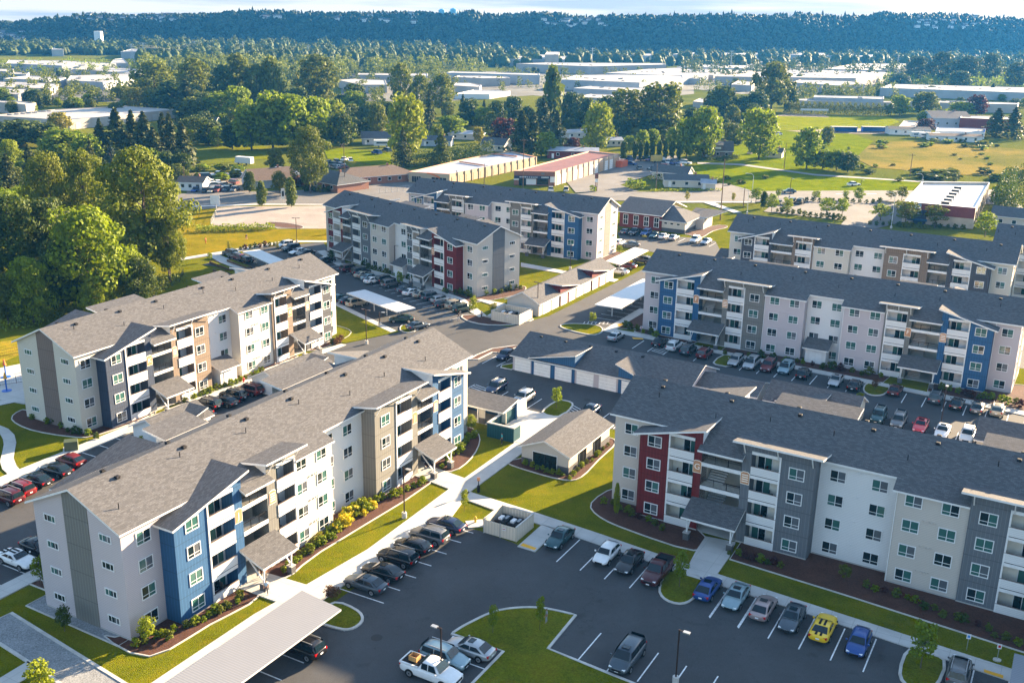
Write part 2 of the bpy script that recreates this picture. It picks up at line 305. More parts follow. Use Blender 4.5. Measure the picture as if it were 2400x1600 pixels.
def sign_plate(root, x, y, z, letter):
    mb = MB(); w, h = .5, .75
    arch = [(-w, -h), (w, -h), (w, h*.8), (w*.5, h), (-w*.5, h), (-w, h*.8)]
    for sc_, yy, m in ((1.1, -.04, M_letter), (1., -.055, M_orange)):
        P = [(a*sc_, b*sc_) for a, b in arch]; mb.face([(a, yy, b) for a, b in P], m)
        for i in range(6): j = (i+1) % 6; mb.face([(P[i][0], yy, P[i][1]), (P[i][0], 0, P[i][1]), (P[j][0], 0, P[j][1]), (P[j][0], yy, P[j][1])], m)
    s = mb.build('sign_plate', root, loc=(x, y, z))
    if letter: obj('letter', glyph(letter, 1.05, M_letter), s, (0, -.06, -.02))
    else:
        l = MB()
        for k in range(4): l.box(-.38, .38, -.07, -.056, -.5+k*.28, -.38+k*.28, M_letter)
        l.build('lettering', s)
def balcony_bay(root, b0, b1, flip, m_block, m_in):
    yf, yb = YB-.1, YB+1.7; w = b1-b0
    mb = MB(); mb.face([(b0, yb, 0), (b1, yb, 0), (b1, yb, 11.9), (b0, yb, 11.9)], m_in)
    mb.face([(b0, YB, 0), (b0, yb, 0), (b0, yb, 11.9), (b0, YB, 11.9)], m_in if not flip else m_block); mb.face([(b1, yb, 0), (b1, YB, 0), (b1, YB, 11.9), (b1, yb, 11.9)], m_block)
    mb.build('balcony_wall', root)
    q = MB(); q.box(.02, w-.02, yf+.06, yb, -.12, .03, M_trim); q.box(0, w, yf, yf+.1, .05, 1.08, M_white); q.box(.01, w-.01, yf+.03, yf+.09, -.04, .05, M_dark); q.box(0, w, yf+.005, yf+.1, 2.62, FL-.045, M_trim)
    q.box(-.02, w+.02, yf-.02, yf+.12, 1.08, 1.13, M_taupe); px = (-.02 if not flip else w-.16); q.box(px, px+.18, yf-.01, yf+.17, -.04, FL-.05, M_trim)
    me = q.mesh('balcony')
    d = MB(); d.box(0, 1.8, -.05, 0, 0, 2.1, M_trim)
    d.face([(.08, -.06, .08), (.86, -.06, .08), (.86, -.06, 2.02), (.08, -.06, 2.02)], M_glassT); d.face([(.94, -.06, .08), (1.72, -.06, .08), (1.72, -.06, 2.02), (.94, -.06, 2.02)], M_glassD)
    dm = d.mesh('sliding_door'); d2 = MB(); d2.box(0, 1.8, -.05, 0, 0, 2.1, M_trim); d2.face([(.08, -.06, .08), (.86, -.06, .08), (.86, -.06, 2.02), (.08, -.06, 2.02)], M_glassD); d2.face([(.94, -.06, .08), (1.72, -.06, .08), (1.72, -.06, 2.02), (.94, -.06, 2.02)], M_glassT); dm2 = d2.mesh('sliding_door')
    for k in range(4):
        o = obj('balcony', me, root, (b0, 0, k*FL)); obj('sliding_door', rnd.choice((dm, dm2)), o, (.25 if flip else w-2.05, yb, .04))
        if rnd.random() < .75:
            c = MB(); x = rnd.uniform(.5, w-1.); t = rnd.random(); cm = rnd.choice((M_brown, M_dark, M_red, M_teal, M_wood))
            c.box(x, x+.45, -.9, -.45, .4, .46, cm); c.box(x, x+.05, -.9, -.45, .46, .95, cm)
            for a in (x, x+.4):
                for b in (-.9, -.5): c.box(a, a+.05, b, b+.05, .03, .4, cm)
            c.build('chair', o)
def pieces(s0, s1, items, f, zt):
    """front wall of a block: full height beside balconies, only the head above them"""
    bs = sorted([(i[1], i[2]) for i in items if i[0] == 'b']); x = s0; out = []
    for b0, b1 in bs:
        if b0 > x+.01: out.append((x, b0, 0))
        out.append((b0, b1, 11.7)); x = b1
    if s1 > x+.01: out.append((x, s1, 0))
    for a, b, z0 in out: f([(a, YB, z0), (b, YB, z0), (b, YB, zt(b)), (a, YB, zt(a))])
def apartment(name, label, org, ang, L, segs, m_acc, letter, m_base, end_win=True, canopy_side=1):
    root = empty(name, (*org, 0), R(ang), label, 'apartment building', 'four-storey apartment blocks')
    def W_(x, y, k, **kw): add_window(root, x, y, k*FL+.6, **kw)
    roof = MB()
    for i, sg in enumerate(segs):
        typ, s0, s1, m = sg[:4]; items = sg[4] if len(sg) > 4 else []; opt = sg[5] if len(sg) > 5 else ''
        first, last = i == 0, i == len(segs)-1
        yf = {'wing': 0, 'white': 0, 'mid': YM, 'stair': YB, 'wedge': 0, 'shed': 0}[typ]
        ov = {'wing': .6, 'white': .55, 'mid': .42, 'stair': .95}.get(typ, 0)
        ex0, ex1 = s0-(.55 if first else 0), s1+(.55 if last else 0)
        if typ == 'stair': ex0 -= .3; ex1 += .3
        for mir in (0, 1):
            Y = (lambda y: WD-y) if mir else (lambda y: y)
            y0 = yf-ov; z0 = ZE+SL*y0; zt = ZE+SL*WD/2
            P = [(ex0, Y(y0), z0), (ex1, Y(y0), z0), (ex1, WD/2, zt), (ex0, WD/2, zt)]
            if mir: P = P[::-1]
            th = .22 if typ != 'stair' else .24
            if typ == 'stair':            # main part stays in line, the eave strip is wider
                P1 = [(s0, Y(.3), zr(.3)), (s1, Y(.3), zr(.3)), (s1, WD/2, zt), (s0, WD/2, zt)]; P2 = [(ex0, Y(y0), z0), (ex1, Y(y0), z0), (ex1, Y(YB-.02), zr(YB-.02)), (ex0, Y(YB-.02), zr(YB-.02))]; P3 = [(s0, Y(YB-.02), zr(YB-.02)), (s1, Y(YB-.02), zr(YB-.02)), (s1, Y(.3), zr(.3)), (s0, Y(.3), zr(.3))]
                for Q in (P1, P2, P3): slab(roof, Q[::-1] if mir else Q, th, M_shingle, M_trim)
            else:
                slab(roof, P, th, M_shingle, M_trim)
                if typ == 'mid':
                    for cond, xa, xb in ((segs[i-1][0] == 'white', s0-.35, s0), (segs[i+1][0] == 'white', s1, s1+.35)):
                        if cond: Q = [(xa, Y(y0), z0), (xb, Y(y0), z0), (xb, Y(-.56), zr(-.56)), (xa, Y(-.56), zr(-.56))]; slab(roof, Q[::-1] if mir else Q, th, M_shingle, M_trim)
        # walls
        for mir in (0, 1):
            Y = (lambda y: WD-y) if mir else (lambda y: y)
            mb = MB()
            def F(p, mm=m): mb.face([(x, Y(y), z) for x, y, z in (p[::-1] if mir else p)], mm)
            if typ in ('wing', 'white', 'mid'):
                zt = zr(yf)-.2; F([(s0, yf, 0), (s1, yf, 0), (s1, yf, zt), (s0, yf, zt)])
                if typ == 'mid':
                    for x in (s0, s1): F([(x, yf, 0), (x, .3, 0), (x, .3, zr(.3)-.2), (x, yf, zt)])
                if not mir: mb.box(s0+.02, s1-.02, yf-.03, yf+.05, -.1, .22, M_found)
            elif typ == 'stair':
                if mir: F([(s0, YB, 0), (s1, YB, 0), (s1, YB, zr(YB)-.2), (s0, YB, zr(YB)-.2)], M_interior)
                else:
                    F([(s0, 3.2, 0), (s1, 3.2, 0), (s1, 3.2, 12.6), (s0, 3.2, 12.6)], M_interior)
                    for x in (s0, s1): F([(x, YB, 0), (x, 3.2, 0), (x, 3.2, zr(3.2)-.25), (x, YB, zr(YB)-.25)], M_interior)
            else:
                if typ == 'wedge':
                    lo, hi = 11.2, 13.3
                    zt = (lambda s: lo+(hi-lo)*(s-s0)/(s1-s0)) if opt == 'L' else (lambda s: lo+(hi-lo)*(s1-s)/(s1-s0))
                    if mir: F([(s0, YB, 0), (s1, YB, 0), (s1, YB, zt(s1)), (s0, YB, zt(s0))])
                    else: pieces(s0, s1, items, lambda p: F(p), zt)
                    xh, xl = (s1, s0) if opt == 'L' else (s0, s1)
                    ym = (hi-ZE)/SL
                    F([(xh, YB, zr(YB)+.05), (xh, ym, hi), (xh, YB, hi)], M_trim); F([(xh, YB, 0), (xh, 0, 0), (xh, 0, ZE), (xh, YB, zr(YB)+.05)])
                    F([(xl, YB, 0), (xl, .05, 0), (xl, .05, lo), (xl, YB, lo)])
                    e = .75; xm0 = s0+(ZE-.24-lo)/(hi-lo)*(s1-s0) if opt == 'L' else s1-(ZE-.24-lo)/(hi-lo)*(s1-s0); xa, xb = (s0, xm0+.4) if opt == 'L' else (xm0-.4, s1)
                    Q = [(xa, Y(-.6), zr(-.6)), (xb, Y(-.6), zr(-.6)), (xb, Y(.3), zr(.3)+.004), (xa, Y(.3), zr(.3)+.004)]; slab(roof, Q[::-1] if mir else Q, .22, M_shingle, M_trim); F([(xa, .01, 9), (xb, .01, 9), (xb, .01, ZE-.1), (xa, .01, ZE-.1)], segs[0][3] if opt == 'L' else segs[-1][3])
                    xs0, xs1 = s0-(e if opt == 'L' else .6), s1+(.6 if opt == 'L' else e); zz = lambda s: (lo+(hi-lo)*(s-s0)/(s1-s0) if opt == 'L' else lo+(hi-lo)*(s1-s)/(s1-s0))+.24
                    yb_ = lambda s: max(.02, (zz(s)-ZE)/SL)
                    xm = s0+(ZE-.24-lo)/(hi-lo)*(s1-s0) if opt == 'L' else s1-(ZE-.24-lo)/(hi-lo)*(s1-s0)
                    Q = [(xs0, YB-.75, zz(xs0)), (xs1, YB-.75, zz(xs1)), (xs1, yb_(xs1), zz(xs1)), (xm, .02, zz(xm)), (xs0, yb_(xs0), zz(xs0))]
                    if opt == 'L': pass
                    rb = MB(); Q = [(x, Y(y), z) for x, y, z in Q]; slab(rb, Q[::-1] if mir else Q, .24, M_shingle, M_trim); rb.build('roof', root)
                else:
                    zf, zb = 13.0, None; sl2 = .16
                    zs = lambda y: zf-sl2*(y-YB)     # underside, falls towards the ridge
                    if mir: F([(s0, YB, 0), (s1, YB, 0), (s1, YB, zf), (s0, YB, zf)])
                    else: pieces(s0, s1, items, lambda p: F(p), lambda s: zf)
                    ym = (zf+sl2*YB-ZE)/(SL+sl2)
                    sidem = M_trim if opt == 'w' else m
                    for x in (s0, s1):
                        F([(x, YB, zr(YB)), (x, ym, zs(ym)), (x, YB, zf)], sidem if x == (s0 if i < len(segs)/2 else s1) or opt != 'w' else m); F([(x, YB, 0), (x, .3, 0), (x, .3, zr(.3)), (x, YB, zr(YB))])
                    yo = YB-1.15; rb = MB(); y2 = ym+.35
                    Q = [(s0-1., yo, zs(yo)+.26), (s1+1., yo, zs(yo)+.26), (s1+1., y2, zs(y2)+.26), (s0-1., y2, zs(y2)+.26)]
                    Q = [(x, Y(y), z) for x, y, z in Q]; slab(rb, Q[::-1] if mir else Q, .24, M_shingle, M_trim); rb.build('roof', root)
                    if not mir:
                        for x in (s0+.3, (s0+s1)/2, s1-.3):
                            b = MB(); b.hexa([(x-.06, YB-.02, zf-1.25), (x+.06, YB-.02, zf-1.25), (x+.06, YB-.12, zf-1.25), (x-.06, YB-.12, zf-1.25)][::-1], [(x-.06, YB-.85, zf+.1), (x+.06, YB-.85, zf+.1), (x+.06, YB-.97, zf+.1), (x-.06, YB-.97, zf+.1)][::-1], M_trim); b.box(x-.06, x+.06, YB-.9, YB-.02, zf-.02, zf+.1, M_trim); b.build('roof_bracket', root)
                if not mir: mb.box(s0+.02, s1-.02, YB-.04, YB+.05, -.1, .2, M_found)
            if mb.f: mb.build('wall', root)
        if typ in ('mid', 'wing', 'white') and i:
            dp = MB(); dp.box(s0+.06, s0+.15, yf-.1, yf, .1, zr(yf)-.3, M_trim); dp.build('downspout', root)
        # small wall vents between the window columns
        if typ in ('white', 'mid') and s1-s0 > 5:
            for k in range(4):
                v = MB(); yv = (0 if typ == 'white' else YM); xm_ = (s0+s1)/2; zv = k*FL+2.25
                for dx_ in ((0,) if typ == 'white' else (-.7, -.1, .25, .6)): v.box(xm_+dx_-.09, xm_+dx_+.09, yv-.13, yv, zv, zv+.16, m)
                v.build('wall_vent', root)
        # openings
        for it in items:
            if it[0] == 'w':
                y = {'wing': 0, 'white': 0, 'mid': YM}.get(typ, YB)
                for k in range(4):
                    if len(it) > 2 and k < it[2]: continue
                    W_(it[1], y, k)
            elif it[0] == 'b': balcony_bay(root, it[1], it[2], it[3], m, M_interior if m in (M_red, M_grey) else M_white)
            elif it[0] == 's': sign_plate(root, it[1], YB, 8.55, letter if it[2] else None)
            elif it[0] == 'hut':          # meter room with a small lean-to roof
                x = it[1]; h = MB(); h.box(x-1.9, x+1.9, -2.6, 0, 0, 2.9, M_white); h.box(x-1.1, x-.05, -2.66, -2.6, .1, 2.25, M_trim); h.box(x+.05, x+1.1, -2.66, -2.6, .1, 2.25, M_trim); hh = h.build('meter_room', root)
                q = MB(); slab(q, [(x-2.4, -3.3, 2.95), (x+2.4, -3.3, 2.95), (x+2.4, .0, 4.2), (x-2.4, .0, 4.2)], .2, M_shingle, M_trim); q.build('roof', hh)
        if typ == 'stair':
            w = s1-s0; e = MB()
            for k in (1, 2, 3):
                e.box(s0, s1, YB+.05, YB+1.7, k*FL-.3, k*FL, M_interior); e.box(s0+.02, s1-.02, YB-.02, YB+.05, k*FL-.38, k*FL+.1, M_trim); e.box(s0+.1, s1-.1, 1.9, 3.2, k*FL-1.55, k*FL-1.4, M_interior)
            e.box(s0, s1, YB, 3.2, -.05, .05, M_conc); e.build('stair_landing', root)
            st = MB()
            for k in range(3):
                z = k*FL; x0 = s0+.25; x1 = s0+w*.48
                for a, b, c, d in ((x0, x1, z, z+1.5), (s0+w*.52, s1-.25, z+1.5, z+FL)):
                    n = 7
                    for j in range(n): 
                        t0, zz_ = j/n, c+(d-c)*(j+1)/n; ya, yb2 = (-.4+2.3*t0, -.4+2.3*(t0+1/n)) if a == x0 else (1.9-2.3*(t0+1/n), 1.9-2.3*t0)
                        st.box(a, b, ya, yb2, zz_-.2, zz_, M_found)
            st.build('stairs', root)
            for k in (2, 3):
                r = MB(); z = k*FL; r.box(s0+.05, s1-.05, YB+.1, YB+.15, z+1.02, z+1.08, M_dark); r.box(s0+.05, s1-.05, YB+.1, YB+.14, z+.14, z+.18, M_dark)
                nb = int(w/.16)
                for j in range(nb+1): x = s0+.08+(w-.16)*j/nb; r.box(x-.011, x+.011, YB+.11, YB+.135, z+.14, z+1.05, M_dark)
                for x in (s0+w*.33, s0+w*.66): r.box(x-.03, x+.03, YB+.09, YB+.16, z+.1, z+1.1, M_dark)
                r.build('railing', root)
            # entry canopy
            c = MB(); xc0, xc1 = s0-.9, s1+.9; slab(c, [(xc0, YB-3.4, 3.15), (xc1, YB-3.4, 3.15), (xc1, YB+.03, 4.5), (xc0, YB+.03, 4.5)], .25, M_shingle, M_trim)
            can = c.build('entry_canopy', root)
            for x in (s0-.25, s1+.25):
                p = MB(); p.box(x-.35, x+.35, YB-3.1, YB-2.4, -.02, .95, M_slate); p.box(x-.4, x+.4, YB-3.15, YB-2.35, .95, 1.03, M_found); p.tube((x, YB-2.75, 1.), (x, YB-2.9, 3.), .11, M_trim, 4); p.tube((x, YB-2.75, 1.1), (x, YB-.15, 3.9), .09, M_trim, 4); p.build('canopy_post', can)
    roof.build('roof', root)
    # gable ends
    for x, sgn, m in ((0, -1, segs[0][3]), (L, 1, segs[-1][3])):
        mb = MB(); P = [(x, 0, 0), (x, 0, ZE-.2), (x, WD/2, zr(WD/2)-.2), (x, WD, ZE-.2), (x, WD, 0)]; mb.face(P if sgn > 0 else P[::-1], m)
        xx = x+.05*sgn; a, b = 4.5, 8.1; Q = [(xx, a, .05), (xx, b, .05), (xx, b, zr(b)-.24), (xx, WD/2, zr(WD/2)-.24), (xx, a, zr(a)-.24)]; mb.face(Q if sgn > 0 else Q[::-1], m_acc)
        for y in (a, b): mb.face([(x, y, .05), (xx, y, .05), (xx, y, zr(y)-.24), (x, y, zr(y)-.24)], m_acc)
        mb.box(min(x, x+.03*sgn), max(x, x+.03*sgn), .02, WD-.02, -.1, .2, M_found); mb.build('wall', root)
        for k in range(4):
            for y in (2.2, 10.4): add_window(root, x, y, k*FL+1.35, small=True, rz=R(90*sgn))
    # things on the roof
    n = max(5, int(L/8))
    for j in range(n):
        for mir in (0, 1):
            x = (j+.5)*L/n+rnd.uniform(-1, 1); y = 5.2; obj('roof_vent', VM, root, (x, WD-y if mir else y, zr(y)+.08))
        x = (j+.3)*L/n+rnd.uniform(-2, 2); y = rnd.uniform(2., 4.5); obj('vent_pipe', PM, root, (x, y, zr(y)))
    return root

def shift(o, ang, dx, dy=0): c, s = math.cos(R(ang)), math.sin(R(ang)); return (o[0]+c*dx-s*dy, o[1]+s*dx+c*dy)
b_, w_, s_ = (lambda a, b, f=0: ('b', a, b, f)), (lambda x, *a: ('w', x, *a)), (lambda x, l: ('s', x, l))
oJ, oK, oG, oR = at(308, 1502), at(194.6, 1016), at(1433.5, 1170), at(1505.4, 771)
oM = shift(at(1118.4, 696.8), -46.8, -60); oB = shift(at(1397.3, 610.7), -28.6, -58); oR2 = shift(oR, -29.1, 1.8, 48)
apartment('apartment_block', 'lilac and blue apartment block with tan sunlit roof nearest the camera, beside the corrugated carport', oJ, 60.8, 63.9, [
    ('wing', 0, 4.7, M_lilac, [w_(2.7)]), ('wedge', 4.7, 14.3, M_blue, [w_(7.1), b_(9.2, 13, 0), s_(13.65, 1)], 'L'), ('stair', 14.3, 18.2, M_interior), ('shed', 18.2, 23, M_sage, [s_(19., 0), b_(19.8, 22.9, 1)], 'w'),
    ('mid', 23, 29.6, M_cream, [w_(24.2), w_(27.8)]), ('white', 29.6, 38.2, M_white, [w_(31.4), w_(35.2)]), ('shed', 38.2, 47.7, M_sage, [w_(40.4), b_(42.7, 46.3, 0), s_(47., 1)], 'w'),
    ('stair', 47.7, 51.4, M_interior), ('wedge', 51.4, 59.5, M_blue, [s_(52.1, 0), b_(52.8, 56.1, 1), w_(57.7)], 'R'), ('wing', 59.5, 63.9, M_cream, [w_(61.6)])], M_sage, 'J', M_found)
apartment('apartment_block', 'cream and brown apartment block with navy end bay, behind the nearest block by the woods', oK, 60.6, 59.4, [
    ('wing', 0, 3.6, M_cream, [w_(1.7)]), ('wedge', 3.6, 12.3, M_navy, [w_(5.5), b_(7.2, 11, 0), s_(11.65, 1)], 'L'), ('stair', 12.3, 16.2, M_interior), ('shed', 16.2, 24.2, M_brown, [s_(16.8, 0), b_(17.4, 20.7, 1), w_(22.2)], 'w'),
    ('white', 24.2, 31.2, M_white, [w_(25.4), w_(29.4, 1), ('hut', 27.5)]), ('mid', 31.2, 39.3, M_cream, [w_(33.8), w_(37.6)]), ('shed', 39.3, 44.6, M_brown, [b_(39.9, 43.2, 0), s_(43.9, 1)], 'w'),
    ('stair', 44.6, 48.1, M_interior), ('wedge', 48.1, 55.4, M_char, [s_(48.7, 0), b_(49.3, 52.8, 1), w_(54.1)], 'R'), ('wing', 55.4, 59.4, M_cream, [w_(57.5)])], M_taupe, 'K', M_found)
apartment('apartment_block', 'beige apartment block with dark red bay and G sign, facing the front car row', oG, -30.6, 68, [
    ('wing', 0, 4.4, M_beige, [w_(2.3)]), ('wedge', 4.4, 12.6, M_red, [w_(6.4), b_(8.3, 11.6, 0), s_(12.1, 1)], 'L'), ('stair', 12.6, 17.6, M_interior), ('shed', 17.6, 26.2, M_grey, [s_(18.1, 0), b_(18.7, 22.2, 1), w_(24.1)], ''),
    ('white', 26.2, 35.1, M_white, [w_(28.3), w_(33.)]), ('mid', 35.1, 42.7, M_beige, [w_(37.), w_(40.8)]), ('shed', 42.7, 51.2, M_grey, [w_(44.6), b_(46.6, 50.2, 0), s_(50.7, 1)], ''),
    ('stair', 51.2, 55.4, M_interior), ('wedge', 55.4, 63.6, M_red, [s_(56., 0), b_(56.5, 60, 1), w_(61.6)], 'R'), ('wing', 63.6, 68, M_beige, [w_(65.8)])], M_grey, 'G', M_found)
apartment('apartment_block', 'long lilac and blue apartment block at the right facing the middle car park', oR, -30.2, 68.3, [
    ('wing', 0, 4.1, M_lilac, [w_(2.2)]), ('wedge', 4.1, 12.3, M_blue, [w_(5.9), b_(7.6, 11.1, 0), s_(11.7, 1)], 'L'), ('stair', 12.3, 17., M_interior), ('shed', 17., 25., M_sage, [s_(17.5, 0), b_(18., 21.2, 1), w_(23.1)], ''),
    ('mid', 25., 32.5, M_lilac, [w_(26.9), w_(30.6)]), ('white', 32.5, 39.4, M_white, [w_(34.2), w_(37.8), ('hut', 35.5)]), ('mid', 39.4, 46.6, M_lilac, [w_(41.4), w_(45.)]), ('shed', 46.6, 51.2, M_sage, [b_(46.9, 50.4, 0), s_(50.8, 1)], ''),
    ('stair', 51.2, 56., M_interior), ('wedge', 56., 64.3, M_blue, [s_(56.6, 0), b_(57.1, 60.6, 1), w_(62.4)], 'R'), ('wing', 64.3, 68.3, M_lilac, [w_(66.3)])], M_sage, 'F', M_found)
apartment('apartment_block', 'beige and dark red apartment block with grey striped gable end behind the small white carport', oM, -46.8, 60, [
    ('wing', 0, 4.2, M_beige, []), ('wedge', 4.2, 10.7, M_red, [w_(5.4), b_(6.6, 9.9, 0), s_(10.3, 0)], 'L'), ('stair', 10.7, 14.3, M_interior), ('shed', 14.3, 22.4, M_grey, [b_(15.2, 18.6, 1), w_(20.5)], 'w'),
    ('mid', 22.4, 30., M_beige, [w_(24.2), w_(28.)]), ('white', 30., 37.3, M_white, [w_(33.3), ('hut', 34.3)]), ('shed', 37.3, 42.4, M_grey, [w_(38.4), b_(39.5, 42.1, 0)], 'w'),
    ('stair', 42.4, 46.6, M_interior), ('wedge', 46.6, 55.2, M_red, [s_(47., 1), b_(47.5, 51., 1), w_(53.1)], 'R'), ('wing', 55.2, 60, M_beige, [w_(57.5)])], M_grey, 'C', M_found)
apartment('apartment_block', 'white and blue apartment block with sunlit right end, behind the red and beige block', oB, -28.6, 58, [
    ('wing', 0, 3.4, M_lilac, [w_(1.7)]), ('wedge', 3.4, 10.6, M_blue, [w_(5.), b_(6.4, 9.8, 0)], 'L'), ('stair', 10.6, 14.8, M_interior), ('shed', 14.8, 19.6, M_sage, [b_(15.6, 19.3, 1)], ''),
    ('mid', 19.6, 26.8, M_lilac, [w_(21.4), w_(25.)]), ('white', 26.8, 33.6, M_white, [w_(28.8), w_(32.2)]), ('shed', 33.6, 40.6, M_sage, [w_(35.2), b_(36.9, 40., 0)], ''),
    ('stair', 40.6, 44.8, M_interior), ('wedge', 44.8, 53.6, M_blue, [b_(46., 49.6, 1), w_(51.6)], 'R'), ('wing', 53.6, 58, M_lilac, [w_(55.8)])], M_sage, 'D', M_found)
apartment('apartment_block', 'cream and charcoal apartment block showing its two upper floors behind the long blue one', oR2, -29.5, 61.3, [
    ('wing', 0, 3.6, M_cream, [w_(2.)]), ('wedge', 3.6, 10.6, M_char, [w_(5.1), b_(6.6, 10., 0)], 'L'), ('stair', 10.6, 15.4, M_interior), ('shed', 15.4, 20.2, M_brown, [b_(16.2, 19.8, 1)], ''),
    ('mid', 20.2, 28.2, M_cream, [w_(22.), w_(26.)]), ('white', 28.2, 35.6, M_white, [w_(30.), w_(34.)]), ('shed', 35.6, 44.9, M_brown, [w_(37.6), b_(39.6, 43.2, 0)], ''),
    ('stair', 44.9, 48.8, M_interior), ('wedge', 48.8, 57.2, M_char, [b_(49.8, 53.4, 1), w_(55.4)], 'R'), ('wing', 57.2, 61.3, M_cream, [w_(59.3)])], M_taupe, 'E', M_found)
apartment('apartment_block', 'dark red apartment block cut by the right edge of the photo behind the cream one', shift(oR2, -29.1, 55.5, 23.), -29.1, 20, [
    ('wing', 0, 2, M_beige, []), ('wedge', 2, 10, M_red, [w_(3.8), b_(5.4, 9., 0)], 'L'), ('stair', 10, 14, M_interior), ('shed', 14, 20, M_grey, [b_(15, 18, 1)], '')], M_grey, 'A', M_found)

# ------------------------------------------------------------------ ground, in the site grid (u along the nearest block, v to its right)
E1 = (math.cos(R(60.8)), math.sin(R(60.8))); E2 = (E1[1], -E1[0])
UV = lambda u, v: (oJ[0]+E1[0]*u+E2[0]*v, oJ[1]+E1[1]*u+E2[1]*v)
UVL = lambda l: [UV(*q) for q in l]
sheet('ground', [(-900, -60), (900, -60), (1500, 1500), (-1500, 1500)], -.12, M_field)
def lawn(l, z=.02, sm=0, m=None, name='lawn'): return sheet(name, UVL(l), z, m or M_lawn, smooth=sm)
lawn([(-70, -120), (-70, 130), (262, 110), (262, -60), (176, -180), (60, -200), (0, -150)], 0.)
sheet('dry_or_sunlit_lawn', PX([(410, 490), (520, 492), (480, 540), (770, 536), (770, 566), (640, 578), (420, 603), (395, 560)]), .012, mat('dry lawn grass', (.175, .15, .009), .95, kind='lawn', spec=.0))
# asphalt
sheet('parking_lot', UVL([(-60, 11.6), (38, 13.2), (38, 18.7), (37.5, 23), (36.8, 26.3), (44.8, 26.3), (43.5, 40), (40, 75), (37, 125), (-60, 125)]), .02, M_asph)
sheet('parking_lot', UVL([(-60, -19.8), (75, -19.8), (75, -43), (-60, -43)]), .02, M_asph)
sheet('parking_lot', UVL([(76.5, 27.5), (76.5, -12), (74.9, -19.8), (74.9, -43), (88, -43), (100.4, -38.3), (111, -63), (121, -90), (147, -98), (138, -84), (133, -60.3), (125.5, -43), (117, -30.5), (114.3, -26), (115.2, -22), (122.4, -19.8), (126.3, -18.7), (160.2, -18.3), (195, -18), (197, -32), (214, -42), (220, -20), (219, -14), (206, -8), (200, 3), (175, 3), (143, -2), (141, -4.6), (123, -4.6), (122.6, 4), (121, 21), (118.8, 50), (117, 72), (111, 125), (76, 125)]), .02, M_asph)
sheet('parking_lot', UVL([(120, -112), (143, -113), (157, -104), (139, -85), (122, -94)]), .024, M_asph)
sheet('parking_lot', UVL([(143, 4), (143, 72), (176, 72), (176, 4)]), .02, M_asph)
sheet('road', [at(380, 500), at(390, 455), at(900, 440), *PX([B2(-200, 290), B2(0, 275), B2(1300, 268), B2(2352, 262), A3(1560, 1298), A3(2150, 1290)]), *PX([A3(2323, 1420), A3(2100, 1390), A3(1340, 1372), B2(1450, 368), B2(970, 362), B2(0, 352), B2(-200, 352), B1(1400, 388), B1(800, 385)])], .03, M_road)
sheet('forecourt', PX([B2(-200, 280), B2(250, 272), B2(380, 270), B2(210, 210), B2(560, 95), B2(0, -60), B2(-350, 100)]), .035, M_road)
sheet('forecourt', PX([(700, 452), (1010, 442), (1190, 385), (1160, 380), (960, 400), (830, 430)]), .035, M_road)
sheet('old_paved_pad', PX([B1(360, 590), B1(430, 425), B1(600, 408), B1(1440, 400), B1(1440, 612), B1(980, 612), B1(960, 600)]), .03, mat('weathered pad asphalt', (.27, .23, .20), .9, kind='asphalt'))
sheet('parking_lot', PX([A3(550, 1440), A3(650, 1365), A3(1340, 1372), A3(1560, 1400), A3(1545, 1500), A3(1300, 1560), A3(1050, 1560), A3(1110, 1490), A3(1040, 1495)]), .04, M_road)
sheet('path', PX([A3(100, 1105), A3(400, 1115), A3(900, 1185), A3(1600, 1232), A3(1900, 1240), A3(1600, 1240), A3(900, 1196), A3(400, 1127), A3(100, 1116)]), .05, mat('path asphalt', (.25, .24, .22), .9))
# sidewalks (raised)
def walk(l, name='sidewalk', z=.13, m=None): return sheet(name, UVL(l), z, m or M_conc, thick=.2)
walk([(-60, 6.5), (10, 7.2), (16.1, 7.9), (27.1, 9.0), (45.7, 8.4), (64.2, 8.2), (64.2, 11), (46.5, 11.2), (38, 13.3), (19, 11.6), (-60, 11.6)])
walk([(46.5, 11), (45.9, 20), (44.9, 30.6), (43.4, 43.3), (42, 61), (40.6, 78.5), (37.8, 122), (35, 122), (38.4, 78), (39.9, 61), (41., 46), (42.6, 29.3), (43.2, 23.8), (43.7, 16), (44.4, 11.1)])
walk([(43.3, 23.7), (43.2, 26.2), (36.9, 26.2), (36.9, 23.8)], 'walkway')
walk([(12.9, 2.2), (16.9, 2.2), (17.3, 9), (12.9, 8.4)], 'walkway', .135); walk([(46.8, 2.2), (50.6, 2.2), (49.6, 9), (45.7, 9)], 'walkway', .135)
walk([(47.2, 42.5), (41., 43.2), (40.9, 46.5), (47.6, 46.4), (51.5, 45.9), (51, 42.3)], 'walkway', .135)
walk([(64, 7.8), (64.2, 12), (77, 12), (79, 9), (76.5, 8.8), (76.6, 1.8), (68.5, 1.8), (68.5, 4), (64, 7.8)], 'concrete_apron')
walk([(-2, -18), (75, -17.6), (75, -19.8), (-2, -20.4)]); walk([(-10, -18.2), (-2, -18), (-2, -20.4), (-60, -20.4), (-60, -18.2)])
walk([(-60, -45), (75, -45), (80, -44.6), (88, -43.2), (88, -42), (75, -42.6), (-60, -42.6)])
walk([(111.3, -63.6), (100.4, -39.2), (99, -39.6), (109.8, -63.8)])
walk([(147, -98), (138, -84.5), (133.2, -60.3), (125.8, -43.), (117.5, -30.5), (119.3, -29.6), (128, -40.5), (135.6, -60.3), (140.5, -84), (149, -97)])
walk([(119.3, -29.6), (122.5, -29.9), (127, -32.5), (128.8, -38), (130, -37.5), (129.6, -31), (124, -27.5), (118.3, -27.5)], 'walkway')
